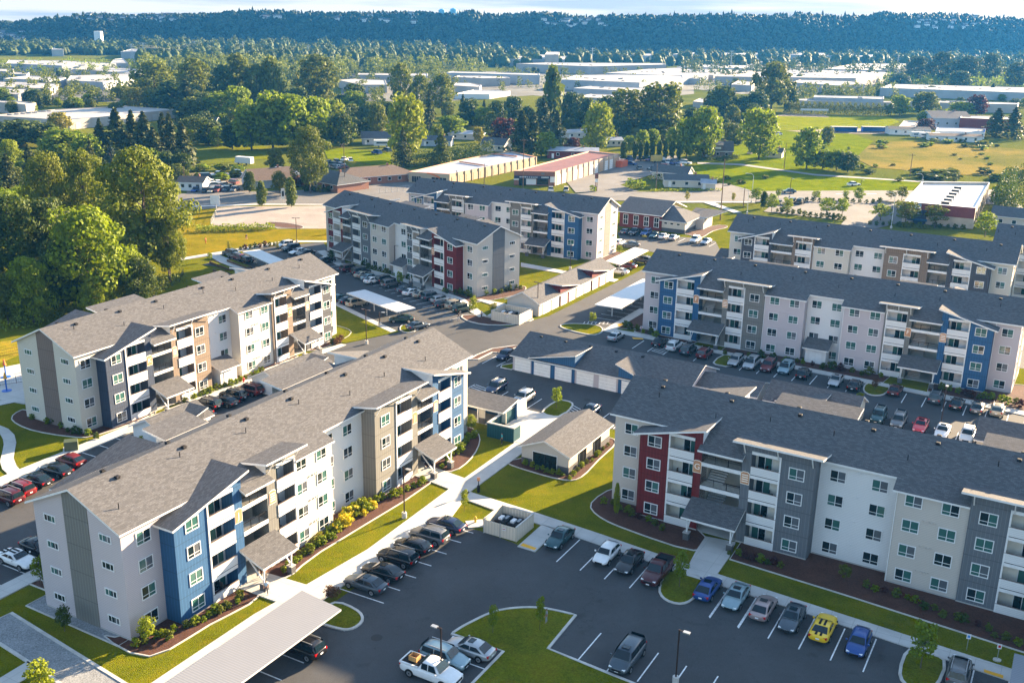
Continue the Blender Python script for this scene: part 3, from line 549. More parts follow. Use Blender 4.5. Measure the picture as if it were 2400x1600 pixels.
walk([(123, -4.7), (142, -4.7), (142, -3), (125, -2.6), (124.8, 5), (122.8, 22), (120.6, 51), (118.8, 72), (113, 122), (111, 122), (117, 72), (118.9, 50), (121, 21), (122.6, 4), (122.6, -4)])
walk([(161.7, -45), (160.9, -32), (160.3, -19), (163, -19), (163.6, -33), (165.3, -47)], 'walkway', .12)
walk([(37, -90), (37, -74), (41, -70), (39.6, -64), (36.5, -66), (35.2, -74), (34, -90)], 'path'); 
sheet('path', [at(*L3(x, y)) for x, y in ((-40, 640), (0, 660), (40, 730), (50, 800), (30, 900), (0, 1020), (30, 1120), (160, 1235), (310, 1175), (220, 1080), (180, 980), (195, 880), (215, 770), (190, 670), (110, 590), (0, 545), (-40, 540))], .1, M_conc)
sheet('path', [at(*B1(x, y)) for x, y in ((80, 885), (450, 825), (700, 780), (980, 735), (1200, 722), (1440, 724), (1440, 738), (1200, 738), (990, 750), (850, 785), (480, 850), (350, 865), (90, 905))], .1, M_conc)
sheet('path', [at(*B1(x, y)) for x, y in ((350, 865), (430, 845), (1000, 1100), (760, 1100))], .105, M_conc)
sheet('path', [at(*B2(x, y)) for x, y in ((960, 368), (1060, 368), (1200, 420), (1330, 465), (1260, 470), (1130, 425))], .1, M_conc)
sheet('sidewalk', [at(*B2(x, y)) for x, y in ((560, 362), (960, 362), (1450, 368), (1450, 376), (960, 374), (560, 374))], .11, M_conc)
sheet('sidewalk', [at(*B1(x, y)) for x, y in ((180, 405), (800, 385), (1400, 388), (1400, 396), (800, 396), (180, 416))], .11, M_conc)
# lawns that lie inside the asphalt
def bed(l, m, name, z=.1, sm=0, kerb=True, kw=.16):
    p = UVL(l); q = smooth_pts(p, sm) if sm else p
    s = sheet(name, q, z, m, thick=.15)
    if kerb: ribbon('kerb', q, kw, 0, z+.06, M_kerb, closed=True)
    return s
isl = smooth_pts([(17.5, 26.9), (20., 27.4), (23.8, 28.9), (26.4, 32.2), (27.2, 36.3)], 5, closed=False)
isl += [(20.3, 36.6), (19.9, 41), (19.3, 48), (18.6, 62), (-8, 62), (-8, 33.2), (17.6, 33.)]
bed(isl, M_lawn, 'lawn_island', kw=.3)
bed([(88.6, -43), (100.2, -38.5), (110.9, -63), (87.3, -61)], M_lawn, 'lawn', kerb=False)
bed([(41.2, 41.6), (37, 41.9), (35.1, 43.2), (35, 45), (36.8, 45.9), (41.1, 45.8)], M_lawn, 'lawn_island', sm=3, kw=.25)
bed([(39.1, 68.2), (34.2, 68), (32.4, 69.4), (33.4, 71.2), (38.8, 71.4)], M_lawn, 'lawn_island', sm=3, kw=.3)
bed([(12.5, 13), (12.3, 16.2), (13., 17.6), (14.8, 17.6), (16, 16), (16, 13)], M_lawn, 'lawn_island', sm=3, kw=.3)
bed([(76.9, 6), (82.3, 5.6), (83.5, 7), (82.3, 8.7), (76.9, 9.2)], M_lawn, 'lawn_island', sm=3, kw=.3)
bed([(93.1, -17.7), (96, -17.9), (100.7, -17.4), (104.6, -14.8), (105.3, -13.4), (99.4, -14.9), (99, -16.3), (94, -16.4)], M_mulch, 'planting_island', kw=.3)
bed([(93.4, -11), (92.3, -10.6), (92.3, -8.4), (95.5, -8.4), (95.5, -9.8)], M_lawn, 'lawn_island', kw=.2)
bed([(115.2, -33), (113.7, -30), (113.8, -26), (116.4, -22.2), (118.5, -21.2), (122.4, -20.2), (122.4, -27.5), (118.2, -27.7), (119, -31), (117, -34)], M_mulch, 'planting_bed', sm=2, kw=.25)
bed([(120.6, -13), (119, -8.5), (119.3, -4.7), (123, -4.7), (125.5, -7.4), (123.4, -12.5)], M_lawn, 'lawn_island', sm=3, kw=.25)
bed([(120.9, 21.3), (115.4, 21.1), (114.6, 22.8), (115.3, 24.4), (120.7, 24.6)], M_lawn, 'lawn_island', sm=2, kw=.25)
bed([(119.2, 47.9), (115, 48), (113.4, 49.6), (114.8, 51.3), (119, 51.4)], M_lawn, 'lawn_island', sm=3, kw=.25)
bed([(104, 44), (101, 44), (100, 46.5), (101, 49), (104, 49)], M_lawn, 'lawn_island', sm=3, kw=.25)
bed([(104.5, -40.6), (101.4, -39), (100.6, -36.6), (103.5, -36.2), (105, -38)], M_lawn, 'lawn_island', sm=2, kw=.2)
# mulch beds round the blocks
def mulch(l, sm=3, kerb=True, m=None): return bed(l, m or M_mulch, 'planting_bed', z=.06, sm=sm, kerb=kerb, kw=.14)
mulch([(-.9, 3.6), (6, 4.6), (12.8, 5.1), (12.8, 0), (1, -1), (-.8, -3)]); mulch([(17.3, 5.0), (23.8, 4.6), (46, 5.2), (46.6, 1), (32, -1), (17.3, 1)]); mulch([(50.6, 5.6), (56, 5.6), (62.3, 3.2), (65.4, 0), (63.6, -2), (50.6, 1)])
bed([(-1.3, -.4), (-1.2, -14.6), (3, -14.6), (3, -.4)], M_gravel, 'gravel_strip', z=.05, kw=.14); mulch([(1.8, -18), (1.9, -13), (3, -13), (3, -17.8)], 0)
mulch([(65, -17), (65, -12), (0, -12.6), (3, -17.4)], 0)
mulch([(52, 26.4), (49, 29), (47.6, 34), (47, 42.2), (51, 42.2), (58, 33), (58, 27.5)]); mulch([(47.2, 46.6), (46.2, 60), (44.3, 80), (44, 100), (53, 100), (55, 60), (54, 46.4)], 0)
mulch([(57.3, 10.6), (56.4, 15), (56.4, 20.2), (58.4, 21.8), (65, 21.4), (72, 20.9), (72, 18), (60, 12)])
mulch([(34.4, -64), (31.4, -62), (30.2, -56), (31.5, -49), (34, -45.9), (44.8, -45.6), (44.8, -50), (35, -50), (35, -62)]); mulch([(49.9, -45.4), (78, -45.2), (78, -50), (49.9, -50)], 0); mulch([(82, -45), (88, -44.4), (95, -46.2), (97, -52), (96.2, -60), (92, -60), (92, -48), (82, -49)])
mulch([(127.5, 1), (126, -2.8), (141.5, -2.8), (141.5, 1.2)], 0); mulch([(125.6, 1), (123.6, 13.9), (127, 14.2), (129, 1)], 0); mulch([(122.9, 20), (120.9, 50), (125, 50.5), (127, 20)], 0); mulch([(120.5, 57.5), (118.7, 76), (123, 78), (134, 74), (127, 57)], 0)
mulch([(146, -98), (142.5, -87), (150, -87), (152, -94)], 0); mulch([(141.6, -82.5), (136.6, -60), (135, -56), (138, -56), (146, -82)], 0); mulch([(131.2, -51), (126.2, -40), (128.6, -36.2), (137.5, -32.7), (144, -33.8), (144, -36.5), (133, -41), (133, -51)])
mulch([(60.1, -33), (60.1, -44), (34, -44), (34, -32)][::-1], 0, kerb=False, m=M_asph) if False else None
mulch([(176, -32), (178, -29.6), (190, -29.6), (191, -32)], 0); mulch([(222, -22), (218.8, -20), (222, -18.8), (232, -19.2), (240, -17.5), (242.2, -20.4), (232, -24), (224, -25)])
mulch([(169.5, -135), (171.5, -130), (170.5, -123), (167.5, -121), (165.5, -126), (166.5, -132)])
# bocce court and splash court at the left
def pxbed(l, m, name, z=.06, kerb=True, kw=.3): 
    p = [at(*q) for q in l]; s = sheet(name, p, z, m); 
    if kerb: ribbon('kerb', p, kw, 0, z+.09, M_kerb, closed=True)
bed([(-2.9, -14.7), (-5.1, 4.8), (-6, 16), (-10.5, 16), (-7.7, -4), (-7, -10.7), (-6.8, -15)], M_gravel, 'bocce_court', z=.06, kw=.35)
walk([(-7.5, -5.8), (-7.8, -3.7), (-16, -3.4), (-16, -5.6)], 'path', .12)
pxbed([K4(-60, 1000), K4(0, 1015), K4(150, 985), K4(215, 985), K4(215, 1160), K4(0, 1190), K4(-60, 1195)], M_conc, 'splash_court', .06, False)
pxbed([K4(-60, 1235), K4(0, 1230), K4(140, 1200), K4(230, 1192), K4(230, 1215), K4(0, 1262), K4(-60, 1270)], M_conc, 'path', .1, False)
pxbed([K4(-60, 850), K4(60, 835), K4(165, 830), K4(180, 905), K4(0, 985), K4(-60, 995)], mat('sunlit edge grass', (.24, .20, .02), .95, kind='lawn', spec=0.), 'dry_or_sunlit_lawn', .02, False)  # paler grass colour painted in for sunlight along this edge
# yellow ramps, stall lines, hatching
def lines(name, segs, w=.14, m=None, z=.035):
    mb = MB()
    for a, b in segs:
        a, b = UV(*a), UV(*b); dx, dy = b[0]-a[0], b[1]-a[1]; l = math.hypot(dx, dy); nx, ny = -dy/l*w/2, dx/l*w/2
        mb.face([(a[0]+nx, a[1]+ny, z), (a[0]-nx, a[1]-ny, z), (b[0]-nx, b[1]-ny, z), (b[0]+nx, b[1]+ny, z)], m or M_line)
    return mb.build(name, kind='structure')
sheet('ramp_mat', UVL([(37.9, 24), (37.7, 26), (37.1, 26), (37.2, 24)]), .14, M_yel); sheet('ramp_mat', PX([L2(1600, 1395), L2(1840, 1470), L2(1835, 1510), L2(1600, 1430)], .14), .14, M_yel)
sheet('ramp_mat', PX([T2(110, 730), T2(140, 718), T2(150, 728), T2(120, 742)], .14), .14, M_yel); sheet('ramp_mat', PX([T2(190, 800), T2(250, 805), T2(255, 812), T2(200, 810)], .14), .14, M_yel)
S_ = []
for i in range(8): v = 29.4+3.2*i; S_.append(((42.4-.075*(v-29.4), v), (36.2-.1*(v-29.4), v))) if v < 40 or v > 47 else None
for i in range(6): v = 48.7+3.22*i; S_.append(((40.6-.085*(v-48.7), v), (34.1-.085*(v-48.7), v)))
for v in (74.2, 77.4, 80.6): S_.append(((38.7, v), (33, v)))
for u in (18.6, 21.6, 24.7, 27.8, 31, 34.2, 37): S_.append(((u, 11.6+.085*(u-18)), (u+.1, 17.5)))
for u in (12.4, 9.2, 6, 2.8, -.4, -3.6, -6.8): S_.append(((u, 11.6), (u, 17.2)))
for v in (40, 43.2, 46.4, 49.6, 52.8, 56, 59.2): S_.append(((25.6-.03*(v-40), v), (20., v))) if v < 47 else S_.append(((24.8, v), (18.9, v)))
for u in (14.2, 11, 7.8): S_.append(((u, 27.2), (u, 32.9)))
for v in (-10, -6.6, -3.4, -.1, 3., 12., 15.2, 18.4, 21.6, 24.8): S_.append(((76.8, v), (82.4, v)))
for v in (-14.6, -11.6): S_.append(((92.5, v), (98, v)))
for v in (5, 8.2, 11.4, 17.5, 26.4, 29.6, 32.8, 36, 39.2, 42.3, 45.4, 54.6, 57.8, 61, 64.2, 67.4, 70.6, 76): S_.append(((121.6-.075*v, v), (115.6-.06*v, v)))
for v in (55, 58.2, 61.4, 64.6, 67.8, 71, 74): S_.append(((98.5, v), (103.6, v)))
for t in range(22):
    f = t/21; a = (117.6+f*24, -33-f*52); S_.append((a, (a[0]-5.2*.93, a[1]-5.2*-.30-3.2)))
for u in range(10, 74, 3): S_.append(((u, -20.4), (u, -25.4))); S_.append(((u+.6, -42.6), (u+.6, -37.4)))
for u in (-18, -15, -12, -9, -6, -3, 0, 3, 6): S_.append(((u, -20.4), (u, -26))); S_.append(((u, -42.6), (u, -37)))
for i in range(10): a = UV(0, 0); S_.append(((219.2-i*.3, -41+i*3.1), (213.6-i*.3, -41+i*3.1)))
for i in range(8): S_.append(((124.5+i*3.1, -4.7), (124.5+i*3.1, -10)))
lines('parking_lines', S_)
H_ = []
for i in range(7): H_.append(((82.3-.8*i, 8.9), (81.4-.8*i, 10.6)))
for i in range(8): H_.append(((121.8-.8*i, 8.6), (121.-.8*i, 11.2))); H_.append(((82.4-.75*i, -9.8), (81.6-.75*i, -6.9))); H_.append(((117.4-.8*i, 73), (116.6-.8*i, 76)))
for i in range(7): H_.append(((125+.4*i, -10+.7*i), (126.6+.4*i, -10.4+.7*i)))
lines('parking_hatching', H_, .16)
sheet('blue_parking_pad', UVL([(134.6, -62), (131.4, -61), (131, -63.6), (133.6, -64.6)]), .03, mat('blue parking paint', (.05, .22, .45), .7))
lines('road_lines', [], .2) if False else None
mb = MB()
for k in range(16):
    a, b = at(1960+k*70, 455-.1*k), at(1985+k*70, 455-.1*k); mb.face([(a[0], a[1], .05), (b[0], b[1], .05), (b[0], b[1]+.5, .05), (a[0], a[1]+.5, .05)], M_line)
mb.build('road_markings', kind='structure')
for x, y in (T4(410, 1330), Z8(1605, 330)):
    p = at(x, y); mb = MB(); mb.prism([(p[0]+.6*math.cos(t), p[1]+.6*math.sin(t)) for t in np.linspace(0, 2*math.pi, 17)[:-1]], .02, .035, mat('iron cover', (.03, .03, .03), .7)); mb.build('manhole_cover', kind='structure')
# fields and distant ground
F_ = lambda n, l, m, z, t=A3: sheet(n, PX([t(*q) for q in l]), z, m)
F_('grass_strip', [(0, 1180), (100, 1116), (400, 1128), (900, 1197), (1620, 1242), (1560, 1297), (500, 1300), (250, 1255), (0, 1200)], M_bright, .0)
F_('grass_field', [(100, 1104), (300, 1040), (420, 930), (620, 880), (1050, 880), (1300, 960), (1150, 1100), (900, 1184), (400, 1114)], M_bright, .01)
F_('ball_field', [(560, 800), (700, 786), (1400, 795), (1480, 830), (1380, 868), (640, 890), (420, 880), (300, 860)], mat('ball field grass', (.17, .20, .002), .95, kind='lawn', spec=.0), .03)
F_('infield_dirt', [(620, 790), (700, 775), (960, 780), (1000, 800)], M_dirt, .05); F_('infield_dirt', [(700, 892), (1380, 868), (1440, 880), (1380, 915), (900, 905)], M_dirt, .05)
F_('dry_field', [(1220, 1000), (1400, 965), (1700, 960), (2323, 1020), (2500, 1040), (2500, 1230), (2323, 1210), (1900, 1190), (1300, 1140), (1180, 1080)], mat('tawny dry grass', (.24, .185, .045), .95, kind='field', spec=.0), .0)
F_('meadow', [(1340, 930), (1500, 925), (1820, 1000), (1840, 1080), (1280, 1130), (1260, 1080), (1340, 1010)], mat('meadow grass', (.15, .16, .006), .95, kind='field', spec=.0), .01, A1)
F_('meadow', [(0, 1010), (330, 1040), (350, 1120), (200, 1120), (0, 1075)], M_bright, .01, A2); F_('meadow', [(2200, 1010), (2323, 1010), (2323, 1090), (2230, 1080)], M_bright, .012, A1)
F_('car_yard', [(1340, 900), (1500, 890), (1500, 925), (1330, 925)], M_dirt, .02, A1); F_('car_yard', [(1280, 1180), (1680, 1170), (1700, 1310), (1270, 1320)], M_dirt, .022, A1); F_('car_yard', [(1880, 1060), (2300, 1060), (2300, 1170), (1980, 1180), (1880, 1130)], M_road, .022, A2)
F_('driveway', [(110, 1240), (300, 1250), (480, 1300), (200, 1305), (130, 1300)], M_road, .04)
for l, t in (([(-60, 430), (900, 430), (900, 700), (600, 690), (300, 680), (-60, 690)], A1), ([(0, 500), (1500, 480), (2400, 470), (2400, 640), (1900, 690), (1300, 650), (700, 690), (0, 690)], A2), ([(0, 400), (1600, 420), (1500, 560), (900, 640), (400, 640), (0, 600)], A3)):
    F_('industrial_paving', l, mat('industrial paving', (.12, .12, .105), .95, kind='noise', s=.02, lo=.6), -.05+.03*(t is A2)+.015*(t is A3), t)

# ------------------------------------------------------------------ garages, sheds, carports
def gable(name, label, org, ang, L, D, eave, rise, m_wall, oh=.45, cat='garage', group=None, base=None, m_roof=None, front=None, hip=False):
    """long low building: front on y=0, depth D, ridge along x"""
    root = empty(name, (*org, 0), R(ang), label, cat, group)
    mb = MB(); zt = eave+rise; mr = m_roof or M_shingle
    mb.face([(0, 0, 0), (L, 0, 0), (L, 0, eave), (0, 0, eave)], m_wall); mb.face([(L, D, 0), (0, D, 0), (0, D, eave), (L, D, eave)], m_wall)
    for x in (0, L):
        P = [(x, 0, 0), (x, D, 0), (x, D, eave), (x, D/2, zt-.02), (x, 0, eave)] if not hip else [(x, 0, 0), (x, D, 0), (x, D, eave), (x, 0, eave)]
        mb.face(P[::-1] if x == 0 else P, m_wall)
    if base: mb.box(-.04, L+.04, -.04, D+.04, 0, base, M_slate)
    mb.build('wall', root)
    s = rise/(D/2); rf = MB(); e = eave-s*oh+.12; x0, x1 = -oh, L+oh; t = zt+.12
    if hip:
        h = D/2; A = [(x0, -oh, e), (x1, -oh, e), (x1, D+oh, e), (x0, D+oh, e)]; r0, r1 = (h, D/2, t), (L-h, D/2, t)
        for q in ([A[0], A[1], r1, r0], [A[2], A[3], r0, r1], [A[1], A[2], r1], [A[3], A[0], r0]): slab(rf, q, .16, mr, M_trim)
    else:
        slab(rf, [(x0, -oh, e), (x1, -oh, e), (x1, D/2, t), (x0, D/2, t)], .2, mr, M_trim); slab(rf, [(x1, D+oh, e), (x0, D+oh, e), (x0, D/2, t), (x1, D/2, t)], .2, mr, M_trim)
    r = rf.build('roof', root); root['eave'] = eave
    return root, r
def gdoor(root, x, y=0, w=2.5, h=2.25):
    mb = MB(); mb.box(x-w/2-.1, x+w/2+.1, y-.05, y, 0, h+.12, M_trim); mb.face([(x-w/2, y-.056, .02), (x+w/2, y-.056, .02), (x+w/2, y-.056, h), (x-w/2, y-.056, h)], M_door)
    for k in range(1, 4): mb.box(x-w/2, x+w/2, y-.062, y-.058, h*k/4-.015, h*k/4+.015, M_found)
    mb.build('garage_door', root)
def dormer(root, x0, x1, lo, hi, lowleft, eave, s, m, y0=-.12):
    z = lambda x: lo+(hi-lo)*((x-x0)/(x1-x0) if lowleft else (x1-x)/(x1-x0))
    mb = MB(); mb.face([(x0, y0, 0), (x1, y0, 0), (x1, y0, z(x1)), (x0, y0, z(x0))], m); xh = x1 if lowleft else x0
    mb.face([(xh, y0, 0), (xh, .1, 0), (xh, (hi-eave)/s, hi), (xh, y0, hi)], m); mb.face([(x0+x1-xh, y0, 0), (x0+x1-xh, .1, 0), (x0+x1-xh, .1, lo), (x0+x1-xh, y0, lo)], m); mb.build('wall', root)
    r = MB(); a0, a1 = x0-.4, x1+.4; zz = lambda x: z(x)+.2; yb = lambda x: max(.05, (zz(x)-eave)/s)
    xm = x0+(eave-lo)/(hi-lo)*(x1-x0) if lowleft else x1-(eave-lo)/(hi-lo)*(x1-x0)
    Q = [(a0, -.7, zz(a0)), (a1, -.7, zz(a1)), (a1, yb(a1), zz(a1)), (xm, .05, zz(xm)), (a0, yb(a0), zz(a0))]; slab(r, Q, .16, M_shingle, M_trim); r.build('roof', root)
# blue garage row facing us (front faces -E1)
g, _ = gable('garage_row', 'lilac and blue garage row with white doors in the middle of the site', UV(92.6, -8.3), -29.2-2.2, 33, 13.2, 2.85, 2.5, M_lilac)
for x in (2.05, 6.1, 10.3, 14.5, 18.8, 23.1, 27.4): gdoor(g, x, -.13 if 4 < x < 12.4 or x > 21 else 0, 3.1)
dormer(g, 3.9, 12.5, 3., 4.9, True, 2.85, 2.5/6.6, M_blue); dormer(g, 20.8, 26, 3., 4.9, False, 2.85, 2.5/6.6, M_blue)
for x in (2.5, 7.5, 12.5, 17.5, 22.5): obj('roof_vent', VM, g, (x, 5.6, 5.1))
# garage row beside the red and grey striped gable
g, _ = gable('garage_row', 'beige garage row with dark red dormers along the drive by the dumpster enclosure', UV(124.9, -20.3), 60.8, 38, 7.6, 2.85, 1.9, M_beige)
for k in range(9): gdoor(g, 3.4+4.*k, -.13 if k in (2, 3, 6, 7) else 0, 2.9)
dormer(g, 9.6, 17.6, 3., 4.5, False, 2.85, .5, M_red); dormer(g, 25.6, 33.6, 3., 4.5, False, 2.85, .5, M_red)
# two tan roofs in the lot between the left blocks, two low roofs behind the front right block
for (u, v, L, lab) in ((35.2, -33.1, 9., 'small garage with tan roof, left of two in the lot behind the nearest block'), (60., -33.1, 12.6, 'longer garage with tan roof, right of two in the lot behind the nearest block')):
    g, _ = gable('garage', lab, UV(u, v), 60.8, L, 6.4, 2.6, 1.5, M_white, group='garages between the left blocks')
    for k in range(int(L/4)): gdoor(g, 2.3+4*k, 0)
    dormer(g, L*.35, L*.85, 2.8, 3.9, True, 2.6, .47, M_char)
g, _ = gable('garage', 'low white garage behind the front right block, next to the blue garage row', UV(95.3, 25.2), -29.6, 9.6, 7.4, 2.7, 1.2, M_white); gdoor(g, 3); gdoor(g, 7)
g, _ = gable('garage', 'low dark roofed garage behind the front right block, beside the kerbed lawn island', UV(95., 36.6), -30.2, 13.8, 7.8, 2.7, 2.0, M_cream); [gdoor(g, 2.5+4*k) for k in range(3)]; dormer(g, 2, 9, 2.9, 4.2, True, 2.7, .5, M_cream)
g, _ = gable('garage', 'garage with dark slate roof cut by the right edge, behind the front right block', UV(95.5, 67.8), -30.2, 16, 7.8, 2.7, 2.0, M_cream); [gdoor(g, 2.5+4*k) for k in range(4)]
g, _ = gable('garage', 'cream garage with tan roof in front of the cream and charcoal block', UV(168.5, -1.5), -29.5, 9, 7, 2.6, 1.8, M_cream); gdoor(g, 3); gdoor(g, 7)
g, _ = gable('garage', 'garage with white end wall beside the left end of the cream and charcoal block', UV(181, -1.), -29.5, 3.6, 8, 4.4, 1.4, M_white); gdoor(g, 1.8)
g, _ = gable('garden_shed', 'small shed with tan roof beside the raised vegetable beds', UV(101, -74.), 60.8, 12, 6, 2.6, 1.4, M_white)
# pavilion with barred openings
g, _ = gable('bike_pavilion', 'cream pavilion with slate base and black barred openings between the two front blocks', UV(58.3, 19.9), 60.8, 13.6, 7.4, 2.75, 1.5, M_beige, cat='pavilion', base=1.0)
def opening(root, p, w, h, rz, z0=.05, m=None):
    o = empty_part = MB(); o.box(-w/2-.1, w/2+.1, -.07, -.02, 0, h+.12, M_trim); o.face([(-w/2, -.075, .02), (w/2, -.075, .02), (w/2, -.075, h), (-w/2, -.075, h)], m or M_glassD)
    n = int(w/.16)
    for i in range(n+1): x = -w/2+w*i/n; o.box(x-.012, x+.012, -.1, -.08, .02, h, M_dark)
    o.box(-.05, .05, -.11, -.08, 0, h, M_dark); return o.build('barred_gate', root, loc=(*p, z0), rz=rz)
opening(g, (-.0, 3.7), 3.7, 2.2, R(-90)); opening(g, (4.3, -.05), 2.1, 2.1, 0); opening(g, (9.2, -.05), 2.1, 2.1, 0)
# open storage shed and teal enclosure
g = empty('open_shed', (*UV(67.9, -4.5), 0), R(-29.2), 'open shed with dark roof and white posts beside the teal enclosure', 'shed'); mb = MB(); slab(mb, [(-5, -.3, 2.75), (8.6, -.3, 2.75), (8.6, 4.6, 3.4), (-5, 4.6, 3.4)], .25, M_shingle, M_trim); mb.build('roof', g)
for x in (-3.5, .2, 3.9, 7.6):
    mb = MB(); mb.box(x-.1, x+.1, 0, .2, 0, 2.6, M_trim); mb.build('post', g); mb = MB(); mb.box(x+.2, x+1.3, .05, .2, .95, 2.6, M_cream); mb.box(x+.2, x+1.3, .0, .22, 0, .95, M_slate); mb.build('panel', g)
mb = MB(); mb.box(-5, 8.5, 4.1, 4.3, 0, 3., M_blue); mb.box(-5, 8.5, 0., 4.2, .0, .08, M_conc); mb.build('wall', g)
g = empty('teal_enclosure', (*UV(64., 3.4), 0), R(-29.2), 'dark teal walled enclosure with pale top edges behind the person in a turquoise top', 'enclosure'); mb = MB()
for x0, x1, y0, y1 in ((0, 4.6, 0, .25), (0, .25, .25, 8.6), (4.35, 4.6, .25, 2.)): mb.box(x0, x1, y0, y1, 0, 2.2, M_teal); mb.box(x0-.05, x1+.05, y0-.05, y1+.05, 2.2, 2.35, M_kerb)
mb.build('wall', g)
mb = MB(); mb.box(-.2, .2, 8.6, 12, 0, 2.2, M_cream); mb.box(-.25, .25, 8.6, 12.05, 2.2, 2.35, M_trim); mb.build('fence_panel', g)
def bin_enclosure(label, u, v, ang, w, d, h):
    g = empty('dumpster_enclosure', (*UV(u, v), 0), R(ang), label, 'enclosure', 'dumpster enclosures'); mb = MB()
    for x0, x1, y0, y1 in ((0, .15, 0, d), (w-.15, w, 0, d), (.15, w-.15, d-.15, d)): mb.box(x0, x1, y0, y1, 0, h, M_tan); mb.box(x0-.03, x1+.03, y0-.03, y1+.03, h, h+.07, M_kerb)
    mb.build('wall', g)
    for x in (0, w/2): m2 = MB(); m2.box(x+.05, x+w/2-.05, -.1, -.02, .1, h-.05, M_tan); m2.box(x, x+.12, -.12, 0, 0, h, M_found); m2.build('gate', g)
    for k, x in enumerate((.8, 2.5)):
        b = MB(); b.hexa([(x, d*.35, .15), (x+1.3, d*.35, .15), (x+1.3, d*.75, .15), (x, d*.75, .15)], [(x-.1, d*.3, 1.3), (x+1.4, d*.3, 1.3), (x+1.4, d*.8, 1.3), (x-.1, d*.8, 1.3)], M_dark); b.box(x+.2, x+.7, d*.4, d*.6, 1.3, 1.55, M_trim); b.box(x+.8, x+1.2, d*.5, d*.7, 1.3, 1.45, M_glassG)
        q = b.build('dumpster', None, loc=g.location, rz=g.rotation_euler.z); q['label'] = 'dark open dumpster '+('left' if k == 0 else 'right')+' of two inside the '+label.split(' with')[0]; q['category'] = 'dumpster'; q['group'] = 'dumpsters in the enclosures'
    s = MB(); s.box(-.25, .25, -.14, -.11, h-.75, h-.4, M_trim); s.box(-.2, .2, -.15, -.14, h-.6, h-.52, M_tail); s.build('notice', g, loc=(w/2+.6, 0, 0))
bin_enclosure('tan front car park enclosure with double gate and red notice', 37.9, 18.5, -29.2, 4.6, 4.4, 1.9)
bin_enclosure('tan enclosure with piled white bags next to the beige garage row', 117.2, -27.3, -29.2, 6.6, 5.6, 2.1)
def carport(label, quad, h, m, group='flat white carports', posts=4):
    """roof quad as ground-grid corners (A front-left, B front-right, C back-right, D back-left)"""
    A, B, Cc, D = quad; o = empty('carport', (*A, 0), math.atan2(D[1]-A[1], D[0]-A[0]), label, 'carport', group)
    L = math.hypot(D[0]-A[0], D[1]-A[1]); a = math.atan2(D[1]-A[1], D[0]-A[0]); loc = lambda p: ((p[0]-A[0])*math.cos(a)+(p[1]-A[1])*math.sin(a), -(p[0]-A[0])*math.sin(a)+(p[1]-A[1])*math.cos(a))
    b = loc(B); mb = MB(); q = [(0, 0, h), (L, 0, h), (L+b[0], b[1], h), (b[0], b[1], h)]
    if b[1] < 0: q = q[::-1]
    slab(mb, q, .2, m, M_carpw); mb.build('roof', o)
    for i in range(posts):
        x = L*(i+.5)/posts; p = MB(); p.box(x-.1, x+.1, b[1]*.5-.1, b[1]*.5+.1, 0, h-.2, M_carpw); p.box(x-.08, x+.08, min(0, b[1])+.3, max(0, b[1])-.3, h-.42, h-.2, M_carpw); p.build('post', o)
carport('long corrugated carport roof running off the bottom edge beside the nearest block', (at(650-610, 1413+500, 2.8), at(586-140, 1850, 2.8), at(*T3(2091, 1115), 2.8), at(*T3(1850, 1000), 2.8)), 2.8, M_corr, 'carports', 9) if False else None
cA, cB = at(*T3(1850, 1000), 2.8), at(*T3(2091, 1115), 2.8); dx, dy = cA[0]-at(*T3(1010, 1568), 2.8)[0], cA[1]-at(*T3(1010, 1568), 2.8)[1]; k_ = 34/math.hypot(dx, dy)
carport('long corrugated silver carport roof running off the bottom edge beside the nearest block', ((cA[0]-dx*k_, cA[1]-dy*k_), (cB[0]-dx*k_, cB[1]-dy*k_), cB, cA), 2.8, M_corr, 'carports', 8)
carport('white carport before the red and beige block, beige minivan at its left end', (at(*T1(325, 832), 2.8), at(*T1(450, 808), 2.8), at(*T1(800, 932), 2.8), at(*T1(668, 960), 2.8)), 2.8, M_carpw, 'carports', 4)
carport('white carport over empty bays left of the long lilac and blue block', (at(1393.6, 713, 2.8), at(1454.7, 722.4, 2.8), shift(at(1454.7, 722.4, 2.8), 60.8, 26), shift(at(1393.6, 713, 2.8), 60.8, 26)), 2.8, M_carpw, 'carports', 5)
carport('white carport over a red car behind the beige garage row', (at(1421, 611.6, 2.8), at(1455, 620, 2.8), at(1530, 588, 2.8), at(1487, 579, 2.8)), 2.8, M_carpw, 'carports', 3)
carport('white carport at the end of the lawn behind the cream and brown block', (at(*K4(1590, 250), 2.8), at(*K4(1700, 235), 2.8), at(*K4(1890, 305), 2.8), at(*K4(1790, 340), 2.8)), 2.8, M_carpw, 'carports', 3)
carport('corner of a corrugated white carport at the bottom right edge', (at(*T5(2190, 1410), 2.8), shift(at(*T5(2190, 1410), 2.8), -29, 12), shift(at(*T5(2190, 1410), 2.8), -35, 13.5, -6), shift(at(*T5(2190, 1410), 2.8), -119, 6)), 2.8, M_corr, 'carports', 2)
